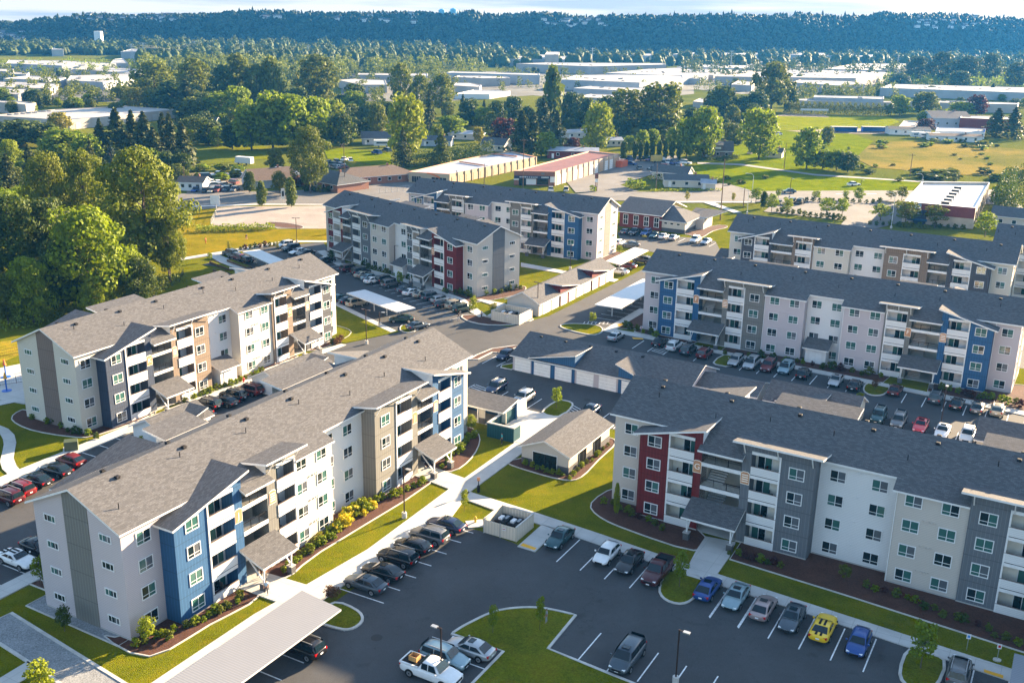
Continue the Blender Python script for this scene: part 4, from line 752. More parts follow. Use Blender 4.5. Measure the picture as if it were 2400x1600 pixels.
# brick clubhouse
cl, _ = gable('clubhouse', 'clubhouse with dark red brick wing and slate hipped roof by the car row', UV(223., -25.4), 150.8, 1, 1, 1, 1, M_cream, cat='clubhouse') if False else (empty('clubhouse', (*UV(223.6, -45.5), 0), R(-29.2), 'clubhouse with dark red brick wing and slate hipped roof behind a row of parked cars', 'clubhouse'), None)
mb = MB(); mb.box(0, 13.4, -.3, 10, 0, 4.6, M_redbrick); mb.build('wall', cl); mb = MB(); mb.box(13.4, 20.6, 0, 12, 1.1, 3.4, M_cream); mb.box(13.35, 20.65, -.05, 12.05, 0, 1.1, M_slate); mb.build('wall', cl)
mb = MB(); mb.box(18.4, 23, 9, 17, 0, 3.2, M_beige); mb.build('wall', cl)
rf = MB(); slab(rf, [(-1., -1.6, 4.75), (14, -1.6, 4.75), (14, 9, 7.6), (-1, 9, 7.6)], .25, M_shingle, M_trim); slab(rf, [(14, 19, 4.5), (-1, 19, 4.5), (-1, 9, 7.6), (14, 9, 7.6)], .25, M_shingle, M_trim); rf.build('roof', cl)
rf = MB(); E_ = 3.4; A_ = [(12.6, -.8, E_), (21.4, -.8, E_), (21.4, 13, E_), (12.6, 13, E_)]; ap = (14.2, 6.4, 7.)
for q in ([A_[0], A_[1], ap], [A_[1], A_[2], ap], [A_[2], A_[3], ap], [A_[3], A_[0], ap]): slab(rf, q, .2, M_shingle, M_trim)
rf.build('roof', cl); rf = MB(); slab(rf, [(17.5, 10, 3.5), (24, 10, 3.5), (27, 18.5, 4.6), (17, 18.5, 4.6)], .2, M_shingle, M_trim); rf.build('roof', cl)
for x in (2., 5.3, 8.6, 11.8):
    w = MB(); w.box(-.8, .8, -.38, -.3, 0, 3, M_trim)
    for a, b in ((-.65, -.05), (.05, .65)):
        for c, d in ((.15, 1.4), (1.55, 2.85)): w.face([(a, -.385, c), (b, -.385, c), (b, -.385, d), (a, -.385, d)], M_glassD)
    w.build('window', cl, loc=(x, 0, .9))
for x in (14.6, 16.5, 18.5): w = MB(); w.box(-.55, .55, -.06, 0, 0, .6, M_trim); w.face([(-.45, -.065, .08), (.45, -.065, .08), (.45, -.065, .52), (-.45, -.065, .52)], M_glassD); w.build('window', cl, loc=(x, 0, 2.2))
# utility box, vegetable beds, play pieces
def thing(mb, name, p, label, cat, rz=0, group=None, z=0): return mb.build(name, None, loc=(p[0], p[1], z), rz=rz, label=label, cat=cat, group=group)
mb = MB(); mb.box(-1.15, 1.15, -1, 1, 0, .15, M_kerb); mb.box(-.9, .9, -.75, .75, .15, 1.45, mat('transformer green', (.07, .09, .05), .5)); mb.box(-.92, .92, -.78, -.1, 1.0, 1.5, mat('transformer green', (.07, .09, .05), .5)); thing(mb, 'transformer_box', at(*T3(440, 140)), 'green transformer box on a concrete pad on the left lawn', 'utility box', R(20))
for k, (x, y) in enumerate(((1415, 340), (1530, 330), (1440, 395))):
    mb = MB(); 
    for a, b, c, d in ((-5, 5, -.7, -.6), (-5, 5, .6, .7), (-5, -4.9, -.6, .6), (4.9, 5, -.6, .6)): mb.box(a, b, c, d, 0, .6, M_wood)
    mb.box(-4.9, 4.9, -.6, .6, .3, .5, M_lawn); thing(mb, 'vegetable_bed', at(*K4(x+40, y+10)), ('raised wooden vegetable bed nearest the lawn', 'raised wooden vegetable bed beside the parked cars', 'raised wooden vegetable bed nearest the tan roof')[k], 'planter', R(-47), 'raised vegetable beds')
for k, (x, y, c, lab) in enumerate(((40, 1075, (.75, .16, .05), 'orange topped splash play post on the pale splash court'), (45, 1165, (.7, .35, .05), 'yellow and blue splash play flower nearest the fence'), (178, 1040, (.03, .12, .4), 'blue arched splash hoop at the corner of the court'))):
    mb = MB(); cm = mat('play colour %d' % k, c, .4); bl = mat('play blue', (.03, .14, .5), .4); mb.tube((0, 0, 0), (0, 0, 2.6), .12, bl, 8); mb.tube((0, 0, 2.2), (0, 0, 3.2), .35, cm, 8, .08); mb.prism([(.8*math.cos(t), .8*math.sin(t)) for t in np.linspace(0, 6.283, 13)[:-1]], .07, .1, bl); thing(mb, 'play_feature', at(*K4(x, y)), lab, 'play feature', group='splash court play features')
# ------------------------------------------------------------------ fences
def fence(label, pts, h, m, step=2.4, name='fence', cat='fence'):
    o = empty(name, (*pts[0], 0), 0, label, cat); P = [(p[0]-pts[0][0], p[1]-pts[0][1]) for p in pts]; mb = MB(); ps = MB()
    for a, b in zip(P, P[1:]):
        l = math.hypot(b[0]-a[0], b[1]-a[1]); n = max(1, int(l/step))
        for z in (.15, h*.5, h-.05): mb.tube((*a, z), (*b, z), .025, m, 4, cap=False)
        for i in range(n+1): f = i/n; x, y = a[0]+(b[0]-a[0])*f, a[1]+(b[1]-a[1])*f; ps.tube((x, y, 0), (x, y, h+.05), .045, m, 5)
        k = int(l/.35)
        for i in range(k): f = i/k; x, y = a[0]+(b[0]-a[0])*f, a[1]+(b[1]-a[1])*f; mb.tube((x, y, .1), (x, y, h-.05), .008, m, 3, cap=False)
    mb.build('mesh_panel', o); ps.build('fence_post', o)
fence('black metal fence round the splash court', PX([K4(-40, 1140), K4(0, 1130), K4(215, 1100)]), 1.3, M_dark); fence('black metal fence along the edge of the woods behind the left lawn', PX([K4(-40, 950), K4(130, 915), K4(180, 920)]), 1.3, M_dark)
fence('black chain fence curving below the tall trees to the lawn', PX([K4(1000, 540), K4(1080, 500), K4(1180, 450), K4(1205, 400), K4(1180, 385)]), 1.4, M_dark)
fence('pale metal fence at the left end of the cracked paved pad', PX([B1(370, 575), B1(420, 480), B1(425, 415)]), 1.6, M_steel); fence('chain link fence in front of the yellow storage row', PX([B1(1920, 290), B1(2190, 260)]), 1.8, M_steel)
fence('fence behind the sports field', PX([A3(660, 885), A3(900, 895), A3(1330, 868)]), 2.5, M_steel, 8)
# ------------------------------------------------------------------ lamps, poles, signs
def lamp(label, p, h=6.9, heads=1, rz=0., m=None, mast=False):
    o = empty('street_lamp' if mast else 'lamp_post', (*p, 0), rz, label, 'lamp', 'lamp posts'); m = m or mat('dark bronze paint', (.035, .02, .016), .5)
    b = MB(); b.prism([(.32*math.cos(t), .32*math.sin(t)) for t in np.linspace(0, 6.283, 13)[:-1]], 0, .75, M_kerb); b.build('concrete_base', o)
    q = MB(); q.tube((0, 0, .7), (0, 0, h), .085, m, 8)
    if mast:
        pr = [(0, 0, h), (.1, 0, h+.5), (.5, 0, h+.9), (1.1, 0, h+1.1), (2.2, 0, h+1.15)]
        for a, c in zip(pr, pr[1:]): q.tube(a, c, .06, m, 6)
    q.build('pole', o)
    for s in ((1, -1) if heads == 2 else (1,)):
        l = MB()
        if mast: l.box(2., 2.8, -.15, .15, h+1.05, h+1.2, M_steel)
        else: l.box(min(0, .5*s), max(0, .5*s), -.04, .04, h-.12, h-.05, m); l.box(min(.4*s, 1.05*s), max(.4*s, 1.05*s), -.2, .2, h-.14, h-.02, M_steel if heads == 1 else m)
        l.build('lamp_head', o)
lamp('dark lamp post on the front lawn strip beside the nearest block', at(*T4(555, 700)), 6.9, 1, R(-30)); lamp('dark lamp post on the lawn right of the cream and brown block', at(*T1(462, 1180)), 6.9, 2, R(-30)); lamp('lamp post standing in the front car park at the bottom edge', at(*T5(410, 1568)), 5.9, 1, R(-29)); lamp('lamp post by the beige garage row and its enclosure', at(*T1(1625, 975)), 6.9, 2, R(-40))
lamp('lamp post before the white section of the red and beige block', at(*T1(655, 700)), 6.9, 1, R(40)); lamp('lamp post in the middle car park beyond the front right roof', at(*T5(1800, 232)), 6.9, 1, R(60)); lamp('lamp post on the lawn before the blue and white block', at(*T1(1848, 675)), 6.2, 1, R(60)); lamp('lamp post by the curved path on the far lawn', at(*B1(1160, 742)), 6.9, 2, 0)
lamp('lamp post in the front left car park partly behind the white pickup', at(*T4(748, 1540)), 5.5, 1, R(150)); lamp('thin lamp post at the end of the corrugated carport', at(*T1(552, 1058)), 3., 1, 0)
mw = mat('white lamp mast', (.6, .6, .6), .4)
for x, y, yt, lab in ((B2(1375, 478)[0], B2(0, 478)[1], B2(0, 250)[1], 'pale curved street lamp at the road beside the clipped trees, shorter of two'), (B2(1415, 372)[0], B2(0, 372)[1], B2(0, 108)[1], 'tall pale curved street lamp standing by the road'), (A3(1418, 0)[0], A3(0, 1555)[1], A3(0, 1310)[1], 'pale street lamp in front of the brick shop with the flat white roof'), (A3(1632, 0)[0], A3(0, 1235)[1], A3(0, 1185)[1], 'short pale curved lamp behind the brick shop')):
    lamp(lab, at(x, y), height(x, y, yt)-1, 1, R(180), mw, True)
lamp('dark lamp behind the road next to the parked cars', at(*A3(727, 1345)), height(*A3(727, 1345), A3(0, 1215)[1]), 1, 0); lamp('dark lamp near the hoarding on the bright grass', at(*A3(1210, 1290)), height(*A3(1210, 1290), A3(0, 1225)[1]), 1, 0)
def upole(label, x, y, yt, arms=1, r=.16):
    h = height(x, y, yt); o = empty('utility_pole', (*at(x, y), 0), R(-10), label, 'utility pole', 'utility poles'); q = MB(); q.tube((0, 0, 0), (0, 0, h), r, M_wood, 7, r*.7); q.build('pole', o)
    for k in range(arms): c = MB(); c.box(-1.3, 1.3, -.06, .06, h-.7-k*1.4, h-.58-k*1.4, M_wood); [c.tube((a, 0, h-.58-k*1.4), (a, 0, h-.35-k*1.4), .05, M_found, 5) for a in (-1.2, -.5, .5, 1.2)]; c.build('crossarm', o)
upole('tall wooden utility pole on the clubhouse lawn', *B2(1128, 535), B2(0, 0)[1]-8, 0, .2); upole('tall wooden utility pole in front of the red-roofed storage row', *A2(1236, 1290), A2(0, 945)[1], 1); upole('wooden utility pole left of the brown-roofed shop building', *B1(1603, 255), 335, 1); upole('wooden pole between two roofs, before the yellow storage row', *A2(972, 1262), A2(0, 1115)[1], 1)
upole('short brown pole on the lawn by the street lamps', *B2(1340, 415), B2(0, 225)[1], 0); upole('wooden pole at the dry field edge', *A3(1545, 1205), A3(0, 1045)[1], 1); upole('slanted wooden pole on the bright grass by the old house', *A3(690, 1150), A3(0, 975)[1], 0); upole('bare wooden pole at the lower left road side by the used cars', *B1(133, 250), B1(0, 40)[1], 0)
upole('thin pole by the white sign and the low house', *B2(537, 262), B2(0, 10)[1], 0); upole('pole behind the small low house with the storage row', *A2(785, 1240), A2(0, 1160)[1], 0)
def signpost(label, p, h, w, hh, m, rz=0., face=None, base=False):
    o = empty('sign', (*p, 0), rz, label, 'sign'); q = MB(); q.tube((0, 0, 0), (0, 0, h), .035, M_steel, 5)
    if base: q.prism([(.4*math.cos(t), .3*math.sin(t)) for t in np.linspace(0, 6.283, 13)[:-1]], 0, .15, M_kerb)
    q.build('pole', o); b = MB(); b.box(-w/2, w/2, -.05, -.02, h-hh, h, m); s = b.build('sign_panel', o)
    if face: f = MB(); f.box(-w*.28, w*.28, -.06, -.052, h-hh*.75, h-hh*.25, face); f.build('symbol', s)
hb = mat('sign blue', (.05, .25, .6), .5)
signpost('white sign with blue disabled parking symbol on the front right lawn', at(*T5(1938, 1395)), 1.9, .42, .55, M_trim, R(-15), hb); signpost('white sign with red circle on a concrete foot at the lower right', at(*T5(2098, 1448)), 1.9, .42, .55, M_trim, R(-15), M_tail, True)
signpost('small sign in the mulch before the long lilac block, left one', at(*T2(240, 790)), 1.9, .4, .5, M_trim, 0, M_tail); signpost('small blue sign in the mulch before the long lilac block', at(*T2(315, 800)), 1.9, .4, .5, M_trim, 0, hb); signpost('blank white roadside board by the left lawn', at(*B1(412, 425)), 4.2, 3, 3, M_trim, 0); signpost('tall pole sign between the two small road trees', at(*B1(1036, 395)), height(*B1(1036, 395), B1(0, 240)[1]), 1.2, 3.5, M_white, .6, M_dark)
mb = MB(); mb.tube((0, 0, 0), (0, 0, .9), .2, M_dark, 8); mb.tube((0, 0, .9), (0, 0, 1.7), .06, M_dark, 6); mb.box(-.2, .2, -.05, .05, 1.6, 2.1, M_orange); thing(mb, 'pet_waste_station', at(*T4(944, 565)), 'black pet waste bin with a small orange sign beside the main walkway', 'bin')
yh = mat('hydrant yellow', (.7, .45, .04), .5); rh = mat('hydrant red', (.6, .02, .02), .5)
for p, m, lab in ((T4(928, 728), yh, 'yellow fire hydrant on a small concrete pad beside the front enclosure'), (K4(1600, 1110), rh, 'red fire hydrant in the bed in front of the white block section')):
    mb = MB(); mb.tube((0, 0, 0), (0, 0, .75), .14, m, 8); mb.tube((0, 0, .75), (0, 0, .95), .17, m, 8, .06); mb.tube((-.28, 0, .55), (.28, 0, .55), .08, m, 6); o = thing(mb, 'fire_hydrant', at(*p), lab, 'fire hydrant')
mb = MB(); mb.box(-1.1, 1.1, -.9, .9, 0, .14, M_kerb); mb.build('hydrant_pad', loc=(*at(*T4(928, 735)), 0), rz=R(15), kind='structure')
# ------------------------------------------------------------------ cars
def loft(st, name, mats, sub=1):
    """st: list of (x, [(y,z)...half section from bottom centre to top centre])"""
    bm = bmesh.new(); rows = []
    for x, sec in st: rows.append([bm.verts.new((x, y, z)) for y, z in sec]+[bm.verts.new((x, -y, z)) for y, z in sec[::-1] if abs(y) > 1e-6])
    n = len(rows[0])
    for a, b in zip(rows, rows[1:]):
        for i in range(n): j = (i+1) % n; bm.faces.new((a[i], a[j], b[j], b[i]))
    bm.faces.new(rows[0][::-1]); bm.faces.new(rows[-1]); bmesh.ops.recalc_face_normals(bm, faces=bm.faces)
    me = bpy.data.meshes.new(name); bm.to_mesh(me); bm.free()
    for m in mats: me.materials.append(m)
    o = bpy.data.objects.new('t', me); C.objects.link(o); md = o.modifiers.new('s', 'SUBSURF'); md.levels = sub
    dg = bpy.context.evaluated_depsgraph_get(); me2 = bpy.data.meshes.new_from_object(o.evaluated_get(dg)); me2.name = name; bpy.data.objects.remove(o)
    me2.polygons.foreach_set('use_smooth', [True]*len(me2.polygons)); return me2
CARS = {  # length, width, belt z, roof z, [x of hood start/windscreen base, roof front, roof rear, rear glass base], tail deck z, hood z
    'sedan': (4.75, 1.83, .92, 1.44, (.95, .25, -1.15, -1.85), .98, .86), 'suv': (4.65, 1.88, 1.05, 1.70, (1.05, .5, -1.95, -2.2), 1.08, 1.0), 'minivan': (5.05, 1.96, 1.05, 1.74, (1.5, .85, -2.1, -2.38), 1.08, .98),
    'hatchback': (4.3, 1.79, .95, 1.5, (1.0, .4, -1.35, -1.95), 1.0, .9), 'coupe': (4.8, 1.92, .92, 1.36, (.75, .05, -.95, -1.75), 1.0, .92), 'wagon': (4.75, 1.8, .95, 1.5, (1.0, .4, -1.9, -2.2), 1.0, .88), 'pickup': (5.7, 1.98, 1.15, 1.88, (1.35, .8, -.55, -.75), 1.15, 1.12)}
def car_meshes(k):
    Ln, Wd_, zb, zr_, (xw, xf, xr, xb), zd, zh = CARS[k]; w = Wd_/2; xn, xt = Ln/2, -Ln/2; st = []
    def sec(ww, z0, zt): return [(0, z0), (ww*.82, z0), (ww*.97, z0+.14), (ww, .55), (ww*.99, zt-.16), (ww*.9, zt-.02), (ww*.5, zt+.015), (0, zt+.03)]
    for x, ww, z0, zt in ((xt, w*.80, .42, zd-.12), (xt+.1, w*.9, .3, zd-.03), (xt+.6, w*.99, .24, zd), (xb, w, .2, zd), ((xb+xw)/2, w, .2, zb), (xw, w, .2, zb), (xw+.25, w*.99, .22, zh+.02), (xn-.5, w*.95, .24, zh-.1), (xn-.12, w*.86, .3, zh-.22), (xn, w*.74, .4, zh-.32)): st.append((x, sec(ww, z0, zt)))
    body = loft(st, 'body', [M_trim])
    # cabin
    zt, wr = zr_, w*.74; wb = w*.9
    def csec(wl, wh, z0, z1): return [(0, z0), (wl, z0), (wl*.99, z0+(z1-z0)*.1), (wh*1.04, z0+(z1-z0)*.82), (wh*.9, z1-.01), (0, z1+.02)]
    cab = loft([(xb-.05, csec(wb*.93, wb*.86, zb-.1, zb+.02)), (xb+.06, csec(wb*.95, wb*.88, zb-.1, zb+.14)), (xr, csec(wb, wr, zb-.1, zt-.02)), ((xr+xf)/2, csec(wb, wr*1.03, zb-.1, zt)), (xf, csec(wb, wr, zb-.1, zt-.03)), (xw-.1, csec(wb*.96, wb*.86, zb-.1, zb+.12)), (xw+.02, csec(wb*.93, wb*.8, zb-.1, zb+.0))], 'cabin', [M_trim])
    G = {}
    def q(pts, nm): mb = MB(); mb.face(pts, M_cglass); G.setdefault(nm, []).append(mb.mesh(nm))
    zl = zb+.04; e = .035; zu = zt-.1
    def wscr(xa, xc, nm, s):
        y0, y1 = wb*.84, wr*.84; e2 = .07 if s > 0 else .1; p = [(xa+s*e2, -y0, zl+.05), (xa+s*e2, y0, zl+.05), (xc+s*e2, y1, zu+.05), (xc+s*e2, -y1, zu+.05)]; q(p if s > 0 else p[::-1], nm)
    wscr(xw-.04, xf+.03, 'windshield', 1); wscr(xb+.04, xr-.03, 'rear_window', -1)
    xm = (xf+xr)/2+.05
    for s in (1, -1):
        y0, y1 = s*(wb*.985+.012), s*(wr*1.05+.025)
        for a0, a1, b0, b1 in ((xm+.05, xw-.3, xm+.05, xf-.02), (max(xb+.25, xr-.5), xm-.05, xr+.08, xm-.05)):
            p = [(a0, y0, zl+.03), (a1, y0, zl+.03), (b1, y1, zu), (b0, y1, zu)]; q(p[::-1] if s > 0 else p, 'side_window')
    L_ = MB(); 
    def lampm(nm, xs, ys, z0, z1, m, dx=.1, wd=.3): mb = MB(); mb.box(xs-dx/2, xs+dx/2, ys-wd/2, ys+wd/2, z0, z1, m); return mb.mesh(nm)
    hl = [lampm('headlight', xn-.2, s*w*.64, zh-.32, zh-.22, M_head, .24, .28) for s in (1, -1)]; tl = [lampm('taillight', xt+.12, s*w*.68, zd-.3, zd-.1, M_tail, .16, .36) for s in (1, -1)]
    pl = [lampm('number_plate', xt+.02, 0, zd-.42, zd-.28, M_plate, .06, .34), lampm('number_plate', xn-.01, 0, .42, .54, M_plate, .05, .34)]
    gr = lampm('grille', xn-.06, 0, zh-.5, zh-.32, M_dark, .16, w*.9)
    r = .34 if k not in ('pickup', 'suv') else .38; wm = MB(); wm.tube((0, -.11, 0), (0, .11, 0), r, M_tyre, 16); wm.tube((0, -.115, 0), (0, .115, 0), r*.66, M_rim, 12); wm.tube((0, -.118, 0), (0, .118, 0), r*.2, M_dark, 6); wm = wm.mesh('wheel')
    wx = (Ln*.30, -Ln*.295); arch = MB()
    for x in wx:
        for s in (1, -1):
            P = [(x+(r+.06)*math.cos(t), s*(w+.004), r+(r+.06)*math.sin(t)) for t in np.linspace(-.3, math.pi+.3, 13)]; arch.face(P if s < 0 else P[::-1], M_tyre)
    am = arch.mesh('wheel_arch'); mir = MB(); mir = [MB().box(xw-.3, xw-.18, s*(w+.02)-(.0 if s > 0 else .16), s*(w+.02)+(.16 if s > 0 else 0), zb+.02, zb+.16, M_trim).mesh('mirror') for s in (1, -1)]
    ex = []
    if k == 'coupe':
        b = MB()
        for s in (1, -1):
            b.box((xr+xf)/2-.45, (xr+xf)/2+.5, s*.22-.1, s*.22+.1, zt+.0, zt+.035, M_dark); b.box(xt+.15, xb-.02, s*.22-.1, s*.22+.1, zd-.02, zd+.045, M_dark)
        ex.append(b.mesh('racing_stripe'))
    if k in ('sedan', 'minivan', 'suv'): b = MB(); b.box(xf-.75, xf-.2, -.36, .36, zt-.01, zt+.03, M_cglass); ex.append(b.mesh('sunroof')) if k != 'suv' else None
    if k == 'pickup':
        b = MB(); x0, x1 = xt+.12, xr-.35; b.face([(x0, -w*.8, zd+.035), (x1, -w*.8, zd+.035), (x1, w*.8, zd+.035), (x0, w*.8, zd+.035)], M_dark)
        for a in ((x0, x1, w*.78, w*.92), (x0, x1, -w*.92, -w*.78), (x0-.06, x0+.06, -w*.9, w*.9)): b.box(a[0], a[1], a[2], a[3], zd-.05, zd+.1, M_trim)
        ex.append(b.mesh('cargo_bed'))
    if k == 'suv': b = MB(); [b.box(xr+.2, xf-.1, s*wr*.86-.03, s*wr*.86+.03, zt+.01, zt+.07, M_steel) for s in (1, -1)]; ex.append(b.mesh('roof_rack'))
    return dict(body=body, cab=cab, glass=G, hl=hl, tl=tl, pl=pl, gr=gr, wheel=wm, wx=wx, r=r, w=w, arch=am, mir=mir, ex=ex)
CM = {k: car_meshes(k) for k in CARS}
PAINT = {n: mat('car paint '+n, c, r, me, kind='paint', spec=.5) for n, c, r, me in (('black', (.012, .012, .014), .25, 0), ('white', (.72, .72, .72), .3, 0), ('silver', (.42, .43, .44), .3, .5), ('grey', (.14, .145, .15), .3, .4), ('slate', (.06, .08, .10), .3, .3), ('red', (.13, .008, .008), .3, 0), ('maroon', (.06, .006, .008), .3, .1),
    ('blue', (.012, .06, .24), .3, .2), ('navy', (.012, .022, .06), .3, .2), ('teal', (.02, .07, .08), .3, .3), ('green', (.02, .045, .03), .3, .2), ('beige', (.42, .37, .28), .3, .3), ('yellow', (.78, .50, .01), .3, 0), ('pale blue', (.22, .32, .36), .3, .3), ('rose silver', (.36, .28, .27), .3, .4), ('bright red', (.5, .02, .03), .3, 0))}
PROTO = {}
CSC = 1.1
def set_mat(o, m):
    for s in o.material_slots: s.link = 'OBJECT'; s.material = m
def near_car(kind, col):
    key = (kind, col)
    if key in PROTO: return copy_tree(PROTO[key])
    c = CM[kind]; o = empty(kind if kind != 'suv' else 'sport_utility_car', (0, 0, 0)); pm = PAINT[col]
    def add(nm, me, paint=False, par=o, loc=None): q = obj(nm, me, par, loc); (set_mat(q, pm) if paint else None); return q
    b = add('body', c['body'], True); add('wheel_arch', c['arch'], par=b); r = add('cabin', c['cab'], True)
    for nm, l in c['glass'].items():
        for me in l: add(nm, me)
    for me in c['hl']: add('headlight', me)
    for me in c['tl']: add('taillight', me)
    for me in c['pl']: add('number_plate', me)
    for me in c['mir']: add('mirror', me, True)
    add('grille', c['gr'], par=b)
    for me in c['ex']: q = add(me.name.split('.')[0], me); (setattr(q.material_slots[1], 'link', 'OBJECT'), setattr(q.material_slots[1], 'material', pm)) if me.name.startswith('cargo') else None
    for x in c['wx']:
        for s in (1, -1): add('wheel', c['wheel'], loc=(x, s*(c['w']-.08), c['r']))
    PROTO[key] = o; return o
FARM = {}
def far_mesh(kind, col):
    if (kind, col) in FARM: return FARM[(kind, col)]
    Ln, Wd_, zb, zr_, (xw, xf, xr, xb), zd, zh = CARS[kind]; w = Wd_/2; mb = MB(); pm = PAINT[col]
    mb.hexa([(-Ln/2, -w, .3), (Ln/2, -w*.9, .3), (Ln/2, w*.9, .3), (-Ln/2, w, .3)], [(-Ln/2+.1, -w*.9, zb), (Ln/2-.15, -w*.8, zh-.15), (Ln/2-.15, w*.8, zh-.15), (-Ln/2+.1, w*.9, zb)], pm)
    mb.hexa([(xb, -w*.88, zb-.02), (xw, -w*.88, zb-.06), (xw, w*.88, zb-.06), (xb, w*.88, zb-.02)], [(xr, -w*.74, zr_-.06), (xf, -w*.74, zr_-.06), (xf, w*.74, zr_-.06), (xr, w*.74, zr_-.06)], M_cglass)
    mb.box(xr, xf, -w*.76, w*.76, zr_-.06, zr_, pm)
    for x in (Ln*.3, -Ln*.3):
        for s in (1, -1): mb.tube((x, s*w-.08, .33), (x, s*w+.02, .33), .33, M_tyre, 8)
    FARM[(kind, col)] = mb.mesh(kind); return FARM[(kind, col)]
def car(kind, col, px, py, head, label, group, far=False, z=.55, gz=.03):
    p = at(px, py, z)
    if far: o = obj(kind if kind != 'suv' else 'sport_utility_car', far_mesh(kind, col), None, (*p, gz), R(head))
    else: o = near_car(kind, col); o.location = (*p, gz); o.rotation_euler = (0, 0, R(head))
    o.scale = (CSC, CSC, CSC)
    o['label'] = label; o['category'] = 'car' if kind != 'pickup' else 'pickup truck'; o['group'] = group; return o
ORD = ['first', 'second', 'third', 'fourth', 'fifth', 'sixth', 'seventh', 'eighth', 'ninth', 'tenth', 'eleventh', 'twelfth', 'thirteenth', 'fourteenth', 'fifteenth', 'sixteenth']
def row(t, where, group, lst, far=False, gz=.03):
    for i, (k, c, x, y, h) in enumerate(lst):
        kk = 'SUV' if k == 'suv' else k
        car(k, c, *t(x, y), h, f"{c} {kk}, {ORD[i]} car {where}", group, far, gz=gz)
N1, N2, S1, S2 = 151, -29, -119, 61
row(T4, 'from the bottom in the row beside the nearest block', 'cars parked beside the nearest block', [('sedan', 'slate', 350, 1048, N1), ('sedan', 'black', 440, 985, N1), ('suv', 'black', 520, 912, N1), ('hatchback', 'black', 598, 852, N1), ('suv', 'grey', 685, 798, N1), ('sedan', 'navy', 772, 740, N1)])
row(T4, 'from the left in the row facing the red and grey block', 'cars in the front right row', [('sedan', 'teal', 1370, 808, S1), ('hatchback', 'white', 1617, 893, S1)])
row(T5, 'right of the white one in the front right row', 'cars in the front right row', [('sedan', 'black', 168, 935, S1), ('pickup', 'maroon', 318, 985, S1), ('sedan', 'blue', 580, 1072, S2), ('sedan', 'pale blue', 727, 1117, S1), ('sedan', 'rose silver', 873, 1173, S2), ('sedan', 'slate', 1022, 1228, S1), ('coupe', 'yellow', 1186, 1278, S2), ('hatchback', 'blue', 1372, 1358, S1), ('suv', 'grey', 1898, 1510, S2)])
car('minivan', 'slate', *T5(158, 1430), S1, 'slate minivan with roof window alone in the marked bays by the lawn island', 'cars in the front car park')
car('sedan', 'silver', *T4(900, 1388), N1, 'silver sedan with open sunroof beside the lawn island tip', 'cars in the front car park'); car('suv', 'pale blue', *T4(768, 1437), N2, 'silver blue SUV between the white pickup and the silver sedan', 'cars in the front car park')
pk = car('pickup', 'white', *T4(697, 1512), N2, 'white pickup truck with a wooden crate in its dark bed', 'cars in the front car park'); car('suv', 'black', *T3(1848, 1352), N1, 'black SUV half under the corrugated carport', 'cars in the front car park')
mb = MB(); 
for a, b, c, d in ((-.45, .45, -.4, -.34), (-.45, .45, .34, .4), (-.45, -.39, -.34, .34), (.39, .45, -.34, .34)): mb.box(a, b, c, d, 0, .5, mat('crate wood', (.5, .27, .1), .8))
mb.box(-.4, .4, -.35, .35, 0, .05, M_wood); q = shift((pk.location.x, pk.location.y), N2, -1.9); thing(mb, 'wooden_crate', q, 'open wooden crate in the bed of the white pickup', 'crate', R(N2), z=1.35)
row(T3, 'from the left edge in the lot behind the nearest block', 'cars behind the nearest block', [('suv', 'maroon', 45, 432, N1), ('suv', 'red', 115, 385, N1), ('sedan', 'black', 220, 325, N1), ('sedan', 'black', 345, 265, N1), ('hatchback', 'red', 432, 210, N1)])
car('coupe', 'white', *T3(112, 812), N2, 'white sedan with dark sunroof at the left edge', 'cars behind the nearest block'); car('sedan', 'black', *T3(240, 740), N2, 'black sedan half hidden by the near gable end', 'cars behind the nearest block')
row(T4, 'from the open shed in the bays by the concrete apron', 'cars in the middle car park', [('suv', 'navy', 1036, 22, S1), ('suv', 'silver', 1180, 76, S1), ('sedan', 'navy', 1530, 142, S1)])
car('hatchback', 'navy', *Z7(490, 772), S1, 'dark blue hatchback in the bay beside the blue garage row', 'cars in the middle car park'); car('sedan', 'silver', *T2(103, 797), S2, 'silver sedan between painted hatchings near the small lawn island', 'cars in the middle car park')
row(T2, 'from the left before the long lilac and blue block', 'cars before the long right block', [('sedan', 'black', 348, 828, S2), ('suv', 'white', 425, 850, S2), ('suv', 'slate', 502, 872, S2), ('suv', 'red', 592, 892, S2), ('wagon', 'silver', 762, 930, S1), ('minivan', 'silver', 850, 947, S1), ('suv', 'red', 943, 962, S1), ('minivan', 'pale blue', 1040, 972, S1), ('hatchback', 'black', 1137, 1003, S2), ('sedan', 'silver', 1315, 1040, S1), ('sedan', 'black', 1420, 1065, S2), ('sedan', 'maroon', 1642, 1092, S2), ('suv', 'slate', 1865, 1135, S2), ('sedan', 'black', 1982, 1167, S2), ('sedan', 'grey', 2095, 1187, S2), ('suv', 'beige', 2205, 1203, S2)])
row(T2, 'from the left behind the front right roof', 'cars behind the front right block', [('suv', 'teal', 1550, 1238, S1), ('suv', 'grey', 1660, 1265, S1), ('sedan', 'bright red', 1782, 1288, S1)])
row(T5, 'right of the bright red one behind the front right roof', 'cars behind the front right block', [('sedan', 'white', 1812, 248, S1), ('suv', 'white', 1942, 272, S1)])
MH = 43.2
